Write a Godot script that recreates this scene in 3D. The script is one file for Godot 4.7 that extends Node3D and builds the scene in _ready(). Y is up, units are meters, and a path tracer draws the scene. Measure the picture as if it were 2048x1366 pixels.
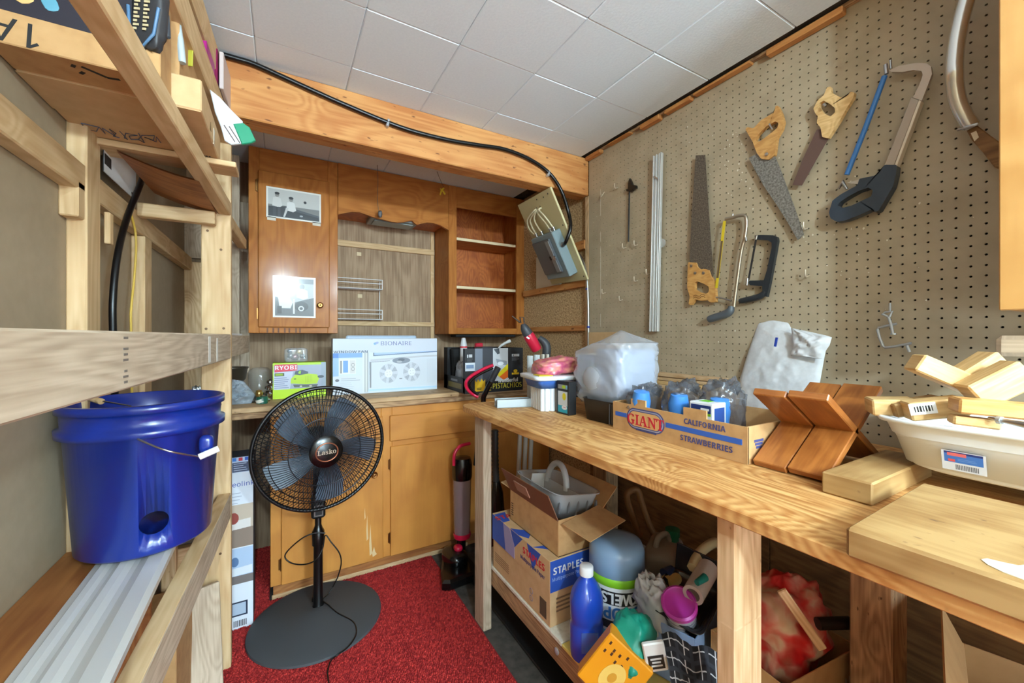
extends Node3D

class MB:
	var v := PackedVector3Array()
	var n := PackedVector3Array()
	var uv := PackedVector2Array()
	var ix := PackedInt32Array()
	var off := Vector2.ZERO
	var g := 0
	func up(p: Vector3, nn: Vector3) -> Vector2:
		var a := nn.abs()
		var d := 0
		if a.y > a.x and a.y >= a.z: d = 1
		elif a.z > a.x and a.z > a.y: d = 2
		var o: Array = [[2, 1], [0, 2], [0, 1]][d]
		if g != d and o[0] != g: o = [o[1], o[0]]
		return Vector2(p[o[0]], p[o[1]]) + off
	func tri(a, b, c, l := Transform3D.IDENTITY):
		var nn: Vector3 = (b - a).cross(c - a).normalized()
		var k := v.size()
		for p in [a, c, b]:
			v.append(l * p); n.append(l.basis * nn); uv.append(up(p, nn))
		ix.append_array([k, k + 1, k + 2])
	func quad(a, b, c, d, l := Transform3D.IDENTITY):
		var nn: Vector3 = (c - a).cross(d - b).normalized()
		var k := v.size()
		for p in [a, b, c, d]:
			v.append(l * p); n.append((l.basis * nn).normalized()); uv.append(up(p, nn))
		ix.append_array([k, k + 2, k + 1, k, k + 3, k + 2])
	# bevelled box, in the frame l, grain along axis g
	func box(s: Vector3, c := Vector3.ZERO, l := Transform3D.IDENTITY, bev := 0.002) -> MB:
		var h := s * 0.5
		var b: float = min(bev, min(h.x, min(h.y, h.z)) * 0.6)
		if s.y >= s.x and s.y >= s.z: g = 1
		elif s.z > s.x and s.z > s.y: g = 2
		else: g = 0
		var q := func(sx: float, sy: float, sz: float, ax: int) -> Vector3:
			var r := Vector3(sx * (h.x - b), sy * (h.y - b), sz * (h.z - b))
			r[ax] += [sx, sy, sz][ax] * b
			return c + r
		for ax in 3:
			var a1 := (ax + 1) % 3
			var a2 := (ax + 2) % 3
			for sg in [-1.0, 1.0]:
				var pt := []
				for k in [[-1.0, -1.0], [1.0, -1.0], [1.0, 1.0], [-1.0, 1.0]]:
					var e := [0.0, 0.0, 0.0]
					e[ax] = sg; e[a1] = k[0]; e[a2] = k[1]
					pt.append(q.call(e[0], e[1], e[2], ax))
				if sg > 0: quad(pt[0], pt[1], pt[2], pt[3], l)
				else: quad(pt[3], pt[2], pt[1], pt[0], l)
		if b <= 0.0: return self
		for ax in 3:
			var a1 := (ax + 1) % 3
			var a2 := (ax + 2) % 3
			for s1 in [-1.0, 1.0]:
				for s2 in [-1.0, 1.0]:
					var p := []
					for sx in [-1.0, 1.0]:
						var e := [0.0, 0.0, 0.0]
						e[ax] = sx; e[a1] = s1; e[a2] = s2
						p.append(q.call(e[0], e[1], e[2], a1)); p.append(q.call(e[0], e[1], e[2], a2))
					if s1 * s2 > 0: quad(p[0], p[2], p[3], p[1], l)
					else: quad(p[1], p[3], p[2], p[0], l)
		for sx in [-1.0, 1.0]:
			for sy in [-1.0, 1.0]:
				for sz in [-1.0, 1.0]:
					var a = q.call(sx, sy, sz, 0)
					var d = q.call(sx, sy, sz, 1)
					var e = q.call(sx, sy, sz, 2)
					if sx * sy * sz > 0: tri(a, d, e, l)
					else: tri(a, e, d, l)
		return self
	func bb(a: Vector3, b: Vector3, bev := 0.002) -> MB:
		return box((b - a).abs(), (a + b) * 0.5, Transform3D.IDENTITY, bev)
	# board between two points, width along w, thickness across
	func bar(a: Vector3, b: Vector3, w: Vector3, sw: float, st: float, bev := 0.002) -> MB:
		var x := (b - a).normalized()
		var z := x.cross(w).normalized()
		var y := z.cross(x).normalized()
		return box(Vector3((b - a).length(), sw, st), Vector3.ZERO, Transform3D(Basis(x, y, z), (a + b) * 0.5), bev)
	# grid of points, smooth normals
	func surf(rows: Array, wrap := false, flip := false, us := 1.0, vs := 1.0) -> MB:
		var nr := rows.size()
		var nc: int = rows[0].size()
		var k := v.size()
		var cc := nc + (1 if wrap else 0)
		var vl := 0.0
		for r in nr:
			var ul := 0.0
			if r > 0: vl += (rows[r][0] - rows[r - 1][0]).length()
			for c in cc:
				var p: Vector3 = rows[r][c % nc]
				if c > 0: ul += (p - rows[r][c - 1]).length()
				var pu: Vector3 = rows[r][(c + 1) % nc if wrap else mini(c + 1, nc - 1)] - rows[r][(c - 1 + nc) % nc if wrap else maxi(c - 1, 0)]
				var pv: Vector3 = rows[mini(r + 1, nr - 1)][c % nc] - rows[maxi(r - 1, 0)][c % nc]
				var nn := pu.cross(pv)
				if nn.length() < 1e-12:
					var rr := 1 if r == 0 else nr - 2
					var s := Vector3.ZERO
					for q in nc: s += rows[rr][q]
					nn = (p - s / nc) * (-1.0 if flip else 1.0)
				v.append(p); n.append(nn.normalized() * (-1.0 if flip else 1.0)); uv.append(Vector2(ul * us, vl * vs) + off)
		for r in nr - 1:
			for c in cc - 1:
				var a := k + r * cc + c
				if flip: ix.append_array([a, a + 1, a + cc + 1, a, a + cc + 1, a + cc])
				else: ix.append_array([a, a + cc + 1, a + 1, a, a + cc, a + cc + 1])
		return self
	# profile of (radius, height) about the y axis of l
	func lathe(pr: Array, seg := 24, l := Transform3D.IDENTITY, sx := 1.0, sz := 1.0) -> MB:
		for i in pr.size() - 1:
			var a: Vector2 = pr[i]
			var b: Vector2 = pr[i + 1]
			if (b - a).length() < 1e-7: continue
			var e := (b - a).normalized()
			var na := Vector2(e.y, -e.x)
			var n0 := na
			var n1 := na
			if i > 0:
				var e0: Vector2 = (a - pr[i - 1]).normalized()
				if e0.dot(e) > 0.6: n0 = (na + Vector2(e0.y, -e0.x)).normalized()
			if i < pr.size() - 2:
				var e1: Vector2 = (pr[i + 2] - b).normalized()
				if e1.dot(e) > 0.6: n1 = (na + Vector2(e1.y, -e1.x)).normalized()
			var k := v.size()
			for s in seg + 1:
				var t := TAU * s / seg
				var d := Vector3(cos(t) * sx, 0, sin(t) * sz)
				var dn := Vector3(cos(t) / sx, 0, sin(t) / sz).normalized()
				for w in [[a, n0], [b, n1]]:
					v.append(l * (d * w[0].x + Vector3(0, w[0].y, 0)))
					n.append((l.basis * (dn * w[1].x + Vector3(0, w[1].y, 0))).normalized())
					uv.append(Vector2(float(s) / seg, w[0].y + w[0].x * 0.3))
			for s in seg:
				var q := k + s * 2
				ix.append_array([q, q + 2, q + 1, q + 1, q + 2, q + 3])
		return self
	func tube(pts: Array, rad, seg := 8, cap := true) -> MB:
		var rows := []
		var x := Vector3.ZERO
		for i in pts.size():
			var t: Vector3 = (pts[mini(i + 1, pts.size() - 1)] - pts[maxi(i - 1, 0)]).normalized()
			if i == 0:
				x = t.cross(Vector3.UP if absf(t.y) < 0.9 else Vector3.RIGHT).normalized()
			else:
				x = (x - t * x.dot(t)).normalized()
			var y := t.cross(x)
			var r: float = rad[i] if rad is Array else rad
			var row := []
			for s in seg:
				var a := TAU * s / seg
				row.append(pts[i] + (x * cos(a) + y * sin(a)) * r)
			rows.append(row)
		surf(rows, true)
		if cap:
			for e in [0, rows.size() - 1]:
				for s in range(1, seg - 1):
					if e == 0: tri(rows[e][0], rows[e][s + 1], rows[e][s])
					else: tri(rows[e][0], rows[e][s], rows[e][s + 1])
		return self
	# flat outline in the xy plane of l, thick along +z of l, with a small bevel
	func prism(po: PackedVector2Array, d: float, l := Transform3D.IDENTITY, bev := 0.0) -> MB:
		var p := po
		if Geometry2D.is_polygon_clockwise(p): p.reverse()
		var q := p
		if bev > 0.0:
			var o := Geometry2D.offset_polygon(p, -bev, Geometry2D.JOIN_MITER)
			if o.size() == 1 and o[0].size() == p.size():
				q = o[0]
				if Geometry2D.is_polygon_clockwise(q): q.reverse()
				var best := 0
				for i in q.size():
					if q[i].distance_to(p[0]) < q[best].distance_to(p[0]): best = i
				var r := PackedVector2Array()
				for i in q.size(): r.append(q[(i + best) % q.size()])
				q = r
			else: bev = 0.0
		var t := Geometry2D.triangulate_polygon(q)
		for i in range(0, t.size(), 3):
			var a := q[t[i]]
			var b := q[t[i + 1]]
			var c := q[t[i + 2]]
			if (b - a).cross(c - a) < 0:
				var w := b
				b = c; c = w
			tri(Vector3(a.x, a.y, d), Vector3(b.x, b.y, d), Vector3(c.x, c.y, d), l)
			tri(Vector3(a.x, a.y, 0), Vector3(c.x, c.y, 0), Vector3(b.x, b.y, 0), l)
		for i in p.size():
			var j := (i + 1) % p.size()
			var z0 := bev
			var z1 := d - bev
			quad(Vector3(p[i].x, p[i].y, z0), Vector3(p[j].x, p[j].y, z0), Vector3(p[j].x, p[j].y, z1), Vector3(p[i].x, p[i].y, z1), l)
			if bev > 0.0:
				quad(Vector3(p[i].x, p[i].y, z1), Vector3(p[j].x, p[j].y, z1), Vector3(q[j].x, q[j].y, d), Vector3(q[i].x, q[i].y, d), l)
				quad(Vector3(q[i].x, q[i].y, 0), Vector3(q[j].x, q[j].y, 0), Vector3(p[j].x, p[j].y, z0), Vector3(p[i].x, p[i].y, z0), l)
		return self
	# outline with one hole: both rings are walked from matching angles about the hole's middle
	func ring(po: PackedVector2Array, ho: PackedVector2Array, d: float, l := Transform3D.IDENTITY, cnt := 64, bev := 0.0) -> MB:
		var c := Vector2.ZERO
		for h in ho: c += h
		c /= ho.size()
		var oi := walk(po, cnt)
		var ii := PackedVector2Array()
		for k in cnt:
			var dir := (oi[k] - c).normalized()
			var far := 1e9
			var hit := c
			for i in ho.size():
				var x = Geometry2D.segment_intersects_segment(c, c + dir * 5.0, ho[i], ho[(i + 1) % ho.size()])
				if x != null and c.distance_to(x) < far:
					far = c.distance_to(x); hit = x
			ii.append(hit)
		for k in cnt:
			var j := (k + 1) % cnt
			var a := oi[k]
			var b := oi[j]
			var e := ii[j]
			var f := ii[k]
			quad(Vector3(a.x, a.y, d), Vector3(b.x, b.y, d), Vector3(e.x, e.y, d), Vector3(f.x, f.y, d), l)
			quad(Vector3(f.x, f.y, 0), Vector3(e.x, e.y, 0), Vector3(b.x, b.y, 0), Vector3(a.x, a.y, 0), l)
			quad(Vector3(a.x, a.y, 0), Vector3(b.x, b.y, 0), Vector3(b.x, b.y, d), Vector3(a.x, a.y, d), l)
			quad(Vector3(e.x, e.y, 0), Vector3(f.x, f.y, 0), Vector3(f.x, f.y, d), Vector3(e.x, e.y, d), l)
		return self
	func walk(po: PackedVector2Array, cnt: int) -> PackedVector2Array:
		var p := po
		if Geometry2D.is_polygon_clockwise(p): p.reverse()
		var tot := 0.0
		for i in p.size(): tot += p[i].distance_to(p[(i + 1) % p.size()])
		var o := PackedVector2Array()
		var i := 0
		var acc := 0.0
		for k in cnt:
			var want := tot * k / cnt
			while acc + p[i].distance_to(p[(i + 1) % p.size()]) < want and i < p.size() - 1:
				acc += p[i].distance_to(p[(i + 1) % p.size()]); i += 1
			var e := p[(i + 1) % p.size()]
			o.append(p[i].lerp(e, clampf((want - acc) / maxf(1e-6, p[i].distance_to(e)), 0, 1)))
		return o
	# rounded lump: superellipsoid with crumples
	func blob(s: Vector3, l: Transform3D, ex := 0.5, amp := 0.0, fr := 10.0, sd := 1, nr := 18, nc := 28) -> MB:
		var no := FastNoiseLite.new()
		no.seed = sd; no.frequency = 1.0; no.fractal_octaves = 3
		var rows := []
		for r in nr + 1:
			var ph := -PI / 2 + PI * r / nr
			var row := []
			for q in nc:
				var t := TAU * q / nc
				var f := func(w: float) -> float: return signf(w) * pow(absf(w), ex)
				var p := Vector3(f.call(cos(ph)) * f.call(cos(t)), f.call(sin(ph)), f.call(cos(ph)) * f.call(sin(t)))
				var m := 1.0 + amp * no.get_noise_3d(p.x * fr, p.y * fr, p.z * fr)
				row.append(l * (p * s * 0.5 * m))
			rows.append(row)
		return surf(rows, true, true)
	func mesh() -> ArrayMesh:
		var a := []
		a.resize(Mesh.ARRAY_MAX)
		a[Mesh.ARRAY_VERTEX] = v; a[Mesh.ARRAY_NORMAL] = n; a[Mesh.ARRAY_TEX_UV] = uv; a[Mesh.ARRAY_INDEX] = ix
		var m := ArrayMesh.new()
		m.add_surface_from_arrays(Mesh.PRIMITIVE_TRIANGLES, a)
		return m

var M := {}
var rng := RandomNumberGenerator.new()
var taken := {}

func mb() -> MB:
	var b := MB.new()
	b.off = Vector2(rng.randf(), rng.randf())
	return b
func pts2(a: Array) -> PackedVector2Array:
	var o := PackedVector2Array()
	for i in range(0, a.size(), 2): o.append(Vector2(a[i], a[i + 1]))
	return o
func numbered(s: String) -> String:
	var k: int = taken.get(s, 0)
	taken[s] = k + 1
	return s if k == 0 else "%s_%03d" % [s, k]
func tag(o: Node, label: String, cat: String, group := "", kind := ""):
	if label: o.set_meta("label", label)
	if cat: o.set_meta("category", cat)
	if group: o.set_meta("group", group)
	if kind: o.set_meta("kind", kind)
func thing(called: String, label: String, cat: String, at := Vector3.ZERO, group := "") -> Node3D:
	var o := Node3D.new()
	o.name = numbered(called)
	add_child(o)
	o.position = at
	tag(o, label, cat, group)
	return o
# shapes are given in room coordinates; the node sits at its thing's base
func part(b: MB, called: String, m: Material, root: Node3D, label := "") -> MeshInstance3D:
	var o := MeshInstance3D.new()
	o.name = called
	o.mesh = b.mesh()
	o.material_override = m
	root.add_child(o, true)
	var w := Vector3.ZERO
	var p: Node = root
	while p is Node3D and p != self:
		w += p.position; p = p.get_parent()
	o.position = -w
	if label: o.set_meta("label", label)
	return o
func single(b: MB, called: String, m: Material, label: String, cat: String, group := "", kind := "") -> MeshInstance3D:
	var o := MeshInstance3D.new()
	o.name = numbered(called)
	o.mesh = b.mesh()
	o.material_override = m
	add_child(o)
	tag(o, label, cat, group, kind)
	return o
func struct(b: MB, called: String, m: Material) -> MeshInstance3D:
	return single(b, called, m, "", "", "", "structure")
# frame whose x runs along a, y as near to b as can be
func fr(o: Vector3, a: Vector3, b: Vector3) -> Transform3D:
	var x := a.normalized()
	var z := x.cross(b).normalized()
	return Transform3D(Basis(x, z.cross(x).normalized(), z), o)
func rot(o: Vector3, yd := 0.0, xd := 0.0, zd := 0.0) -> Transform3D:
	return Transform3D(Basis.from_euler(Vector3(deg_to_rad(xd), deg_to_rad(yd), deg_to_rad(zd))), o)
func spline(p: Array, k := 6) -> Array:
	var o := []
	for i in p.size() - 1:
		var a: Vector3 = p[maxi(i - 1, 0)]
		var d: Vector3 = p[mini(i + 2, p.size() - 1)]
		for q in k: o.append(p[i].cubic_interpolate(p[i + 1], a, d, float(q) / k))
	o.append(p[-1])
	return o
func txt(s: String, l: Transform3D, h: float, m: Material, root: Node3D, called := "lettering", bold := true, wide := 1.0, serif := false, dep := 0.0006):
	var t := TextMesh.new()
	var f := SystemFont.new()
	f.font_names = PackedStringArray(["Droid Serif" if serif else "Droid Sans"])
	if bold: f.font_weight = 700
	t.font = f
	t.text = s
	t.font_size = 32
	t.depth = dep / (h / 23.0 * 1.0) if false else dep
	t.pixel_size = h / 23.0
	t.curve_step = 3.0
	var o := MeshInstance3D.new()
	o.name = called
	o.mesh = t
	o.material_override = m
	root.add_child(o, true)
	var w := Vector3.ZERO
	var p: Node = root
	while p is Node3D and p != self:
		w += p.position; p = p.get_parent()
	o.transform = l.scaled_local(Vector3(wide, 1, 1))
	o.position -= w
	return o

# ---------- materials ----------
func flat(c: Color, ro := 0.6, me := 0.0, cc := 0.0) -> StandardMaterial3D:
	var key := "%s %s %s %s" % [c.to_html(), ro, me, cc]
	if M.has(key): return M[key]
	var m := StandardMaterial3D.new()
	m.albedo_color = c; m.roughness = ro; m.metallic = me
	if cc > 0.0:
		m.clearcoat_enabled = true; m.clearcoat = cc; m.clearcoat_roughness = 0.15
	M[key] = m
	return m
func see(c: Color, alpha: float, ro := 0.1) -> StandardMaterial3D:
	var m := StandardMaterial3D.new()
	m.transparency = BaseMaterial3D.TRANSPARENCY_ALPHA
	m.albedo_color = Color(c.r, c.g, c.b, alpha); m.roughness = ro
	m.cull_mode = BaseMaterial3D.CULL_DISABLED
	return m
func noise_bytes(w: int, h: int, fw: int, fh: int, freq: float, sd: int, oct := 4) -> PackedByteArray:
	var no := FastNoiseLite.new()
	no.seed = sd; no.frequency = freq; no.fractal_octaves = oct
	var im := no.get_seamless_image(fw, fh)
	im.convert(Image.FORMAT_L8)
	im.resize(w, h, Image.INTERPOLATE_CUBIC)
	return im.get_data()
# wood: contour lines of a stretched noise, fibres, blotches; length runs along u
func wood(a: Color, b: Color, rings: float, sd: int, fib := 0.35, blot := 0.3, size := Vector2(1.2, 0.4), ro := 0.65, cc := 0.0, dark := Color(0.25, 0.15, 0.08), specks := 0.0) -> StandardMaterial3D:
	var w := 768
	var h := 256
	var n1 := noise_bytes(w, h, 96, 128, 0.015, sd, 2)
	var n2 := noise_bytes(w, h, 40, 256, 0.12, sd + 7, 4)
	var n3 := noise_bytes(w, h, 96, 48, 0.05, sd + 13, 4)
	var n4 := noise_bytes(w, h, 384, 256, 0.06, sd + 21, 3)
	var d := PackedByteArray()
	d.resize(w * h * 3)
	for i in w * h:
		var r := absf(sin((n1[i] / 255.0 + 0.045 * (n2[i] / 255.0 - 0.5) + 0.03 * (n3[i] / 255.0 - 0.5)) * rings * PI))
		r = pow(r, 2.5)
		var t := 0.5 * r + fib * (n2[i] / 255.0 - 0.5) * 2.0 + blot * (n3[i] / 255.0 - 0.5) * 2.0 + 0.2
		t = clampf(t, 0.0, 1.0)
		var c := a.lerp(b, t)
		if specks > 0.0 and n4[i] / 255.0 < specks: c = c.lerp(dark, clampf((specks - n4[i] / 255.0) * 8.0, 0.0, 0.8))
		d[i * 3] = int(clampf(c.r, 0, 1) * 255); d[i * 3 + 1] = int(clampf(c.g, 0, 1) * 255); d[i * 3 + 2] = int(clampf(c.b, 0, 1) * 255)
	var m := StandardMaterial3D.new()
	m.albedo_texture = ImageTexture.create_from_image(Image.create_from_data(w, h, false, Image.FORMAT_RGB8, d))
	m.uv1_scale = Vector3(1.0 / size.x, 1.0 / size.y, 1)
	m.roughness = ro
	if cc > 0.0:
		m.clearcoat_enabled = true; m.clearcoat = cc; m.clearcoat_roughness = 0.14
	return m
# mottled surface of two or three tones
func mottle(cols: Array, freq: float, sd: int, size := 0.5, ro := 0.8, tri := true, oct := 4, bump := 0.0) -> StandardMaterial3D:
	var no := FastNoiseLite.new()
	no.seed = sd; no.frequency = freq; no.fractal_octaves = oct
	var im := no.get_seamless_image(512, 512)
	im.convert(Image.FORMAT_L8)
	var by := im.get_data()
	var lut := PackedByteArray()
	for i in 256:
		var t := i / 255.0 * (cols.size() - 1)
		var k := mini(int(t), cols.size() - 2)
		var c: Color = cols[k].lerp(cols[k + 1], t - k)
		lut.append_array([c.r8, c.g8, c.b8])
	var d := PackedByteArray()
	d.resize(512 * 512 * 3)
	for i in 512 * 512:
		var k := by[i] * 3
		d[i * 3] = lut[k]; d[i * 3 + 1] = lut[k + 1]; d[i * 3 + 2] = lut[k + 2]
	var m := StandardMaterial3D.new()
	m.albedo_texture = ImageTexture.create_from_image(Image.create_from_data(512, 512, false, Image.FORMAT_RGB8, d))
	m.uv1_scale = Vector3.ONE / size
	m.uv1_triplanar = tri
	m.roughness = ro
	if bump > 0.0:
		im.bump_map_to_normal_map(bump)
		m.normal_enabled = true
		m.normal_texture = ImageTexture.create_from_image(im)
	return m
# print: painter gets an Image; shown flat on a sheet
func printed(w: int, h: int, bg: Color, paint: Callable, ro := 0.5) -> StandardMaterial3D:
	var im := Image.create(w, h, false, Image.FORMAT_RGB8)
	im.fill(bg)
	paint.call(im)
	var m := StandardMaterial3D.new()
	m.albedo_texture = ImageTexture.create_from_image(im)
	m.roughness = ro
	return m
func rc(im: Image, x: float, y: float, w: float, h: float, c: Color):
	im.fill_rect(Rect2i(int(x), int(y), maxi(1, int(w)), maxi(1, int(h))), c)
func el(im: Image, cx: float, cy: float, rx: float, ry: float, c: Color, inner := 0.0):
	for y in range(maxi(0, int(cy - ry)), mini(im.get_height(), int(cy + ry) + 1)):
		for x in range(maxi(0, int(cx - rx)), mini(im.get_width(), int(cx + rx) + 1)):
			var q := Vector2((x - cx) / rx, (y - cy) / ry).length()
			if q <= 1.0 and q >= inner: im.set_pixel(x, y, c)
func pg(im: Image, p: Array, c: Color):
	var q := pts2(p)
	var r := Rect2(q[0], Vector2.ZERO)
	for a in q: r = r.expand(a)
	for y in range(maxi(0, int(r.position.y)), mini(im.get_height(), int(r.end.y) + 1)):
		for x in range(maxi(0, int(r.position.x)), mini(im.get_width(), int(r.end.x) + 1)):
			if Geometry2D.is_point_in_polygon(Vector2(x, y), q): im.set_pixel(x, y, c)
func lines(im: Image, x: float, y: float, w: float, n: int, dy: float, th: float, c: Color):
	for i in n: rc(im, x, y + i * dy, w * (0.7 + 0.3 * absf(sin(i * 2.3 + x))), th, c)
func bars(im: Image, x: float, y: float, w: float, h: float, c: Color):
	var k := x
	var i := 0
	while k < x + w:
		var t := 1 + (i * 7 + 3) % 3
		rc(im, k, y, t, h, c)
		k += t + 1 + (i * 5) % 3; i += 1
# sheet facing +z of l, w by h, centred, whole texture over it
func sheet(b: MB, w: float, h: float, l: Transform3D, th := 0.0004) -> MB:
	var k := b.v.size()
	var q := [[-0.5, -0.5, 0, 1], [0.5, -0.5, 1, 1], [0.5, 0.5, 1, 0], [-0.5, 0.5, 0, 0]]
	for e in q:
		b.v.append(l * Vector3(e[0] * w, e[1] * h, th)); b.n.append(l.basis.z.normalized()); b.uv.append(Vector2(e[2], e[3]))
	b.ix.append_array([k, k + 2, k + 1, k, k + 3, k + 2])
	return b

const CEIL := 2.238
const WALL := 1.49
const BACK := -2.76
const LEFT := -0.455
const LAMP := Color(0.84, 0.95, 1.0)
const FILL_TINT := Color(0.82, 0.94, 1.0)  # cool tint of the added fill window

func _ready():
	rng.seed = 77
	var cam := Camera3D.new()
	cam.name = "camera"
	cam.projection = Camera3D.PROJECTION_FRUSTUM
	cam.near = 0.05
	cam.far = 50.0
	cam.size = 2.0 * 0.05 * 683.0 / 801.0
	cam.frustum_offset = Vector2(0, -0.05 * 10.0 / 801.0)
	cam.position = Vector3(0, 1.24, 0)
	cam.rotation_degrees = Vector3(0, -29.772, 0)
	add_child(cam)
	cam.current = true
	var we := WorldEnvironment.new()
	we.name = "environment"
	var env := Environment.new()
	env.background_mode = Environment.BG_COLOR
	env.background_color = Color(0.02, 0.02, 0.02)
	env.tonemap_mode = Environment.TONE_MAPPER_LINEAR
	env.tonemap_exposure = 1.27
	env.sdfgi_enabled = true
	env.ssao_enabled = true
	env.ssil_enabled = true
	we.environment = env
	add_child(we)
	materials()
	ceiling_lamp(Vector3(0.0, CEIL, 1.35), 0.25, 3.05, "bare round bulb hanging from the ceiling behind the camera, left one")
	ceiling_lamp(Vector3(0.85, CEIL, 1.75), 0.25, 3.05, "bare round bulb hanging from the ceiling behind the camera, right one")
	added_fill_window(0.78, 1.45, 0.15, 2.1, 6.0)
	room()
	cabinets()
	bench()
	left_rack()
	peg_tools()
	counter_things()
	bench_things()
	under_bench()
	rack_things()
	floor_things()

func ceiling_lamp(at: Vector3, drop: float, energy: float, label: String):
	var t := thing("ceiling_light", label, "lamp", at)
	part(mb().lathe([Vector2(0.0, -0.001), Vector2(0.05, -0.001), Vector2(0.052, -0.015), Vector2(0.03, -0.03), Vector2(0, -0.03)], 24, Transform3D(Basis.IDENTITY, at)), "canopy", flat(Color(0.85, 0.85, 0.83), 0.4), t)
	part(mb().tube([at + Vector3(0, -0.028, 0), at + Vector3(0, -drop + 0.09, 0)], 0.004, 8), "cord", M.white, t)
	part(mb().lathe([Vector2(0.012, 0.1), Vector2(0.022, 0.09), Vector2(0.022, 0.05), Vector2(0.0, 0.05)], 16, Transform3D(Basis.IDENTITY, at + Vector3(0, -drop, 0))), "socket", M.white, t)
	var g := StandardMaterial3D.new()
	g.albedo_color = Color(0.95, 0.95, 0.93)
	g.emission_enabled = true
	g.emission = LAMP
	g.emission_energy_multiplier = 6.0
	part(mb().lathe([Vector2(0, -0.06), Vector2(0.03, -0.052), Vector2(0.055, -0.025), Vector2(0.06, 0.0), Vector2(0.05, 0.03), Vector2(0.02, 0.05), Vector2(0, 0.05)], 24, Transform3D(Basis.IDENTITY, at + Vector3(0, -drop, 0))), "light_bulb", g, t)
	var l := OmniLight3D.new()
	l.name = "lamp_light"
	l.position = Vector3(0, -drop, 0)
	l.light_color = LAMP
	l.light_energy = energy
	l.light_size = 0.055
	l.omni_range = 12.0
	l.omni_attenuation = 2.0
	l.shadow_enabled = true
	t.add_child(l)
# unseen glowing window added behind the camera for soft cool fill light
func added_fill_window(x0: float, x1: float, y0: float, y1: float, energy: float):
	var o := MeshInstance3D.new()
	o.name = "added_window_1"
	o.mesh = mb().bb(Vector3(x0, y0, 2.592), Vector3(x1, y1, 2.599), 0.0).mesh()
	var g := StandardMaterial3D.new()
	g.albedo_color = Color(0.8, 0.85, 0.9)
	g.emission_enabled = true
	g.emission = FILL_TINT
	g.emission_energy_multiplier = 1.6
	o.material_override = g
	o.set_meta("kind", "structure")
	add_child(o)
	for q in [[x0 - 0.05, x0, y0 - 0.05, y1 + 0.05], [x1, x1 + 0.05, y0 - 0.05, y1 + 0.05], [x0, x1, y0 - 0.05, y0], [x0, x1, y1, y1 + 0.05], [(x0 + x1) / 2 - 0.015, (x0 + x1) / 2 + 0.015, y0, y1]]:
		part(mb().bb(Vector3(q[0], q[2], 2.57), Vector3(q[1], q[3], 2.599)), "added_window_frame", M.white, o)
	var l := AreaLight3D.new()
	l.name = "fill_light"
	l.area_size = Vector2(x1 - x0, y1 - y0)
	l.position = Vector3((x0 + x1) / 2, (y0 + y1) / 2, 2.56)
	l.light_color = FILL_TINT
	l.light_energy = energy
	l.shadow_enabled = true
	add_child(l)

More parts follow.
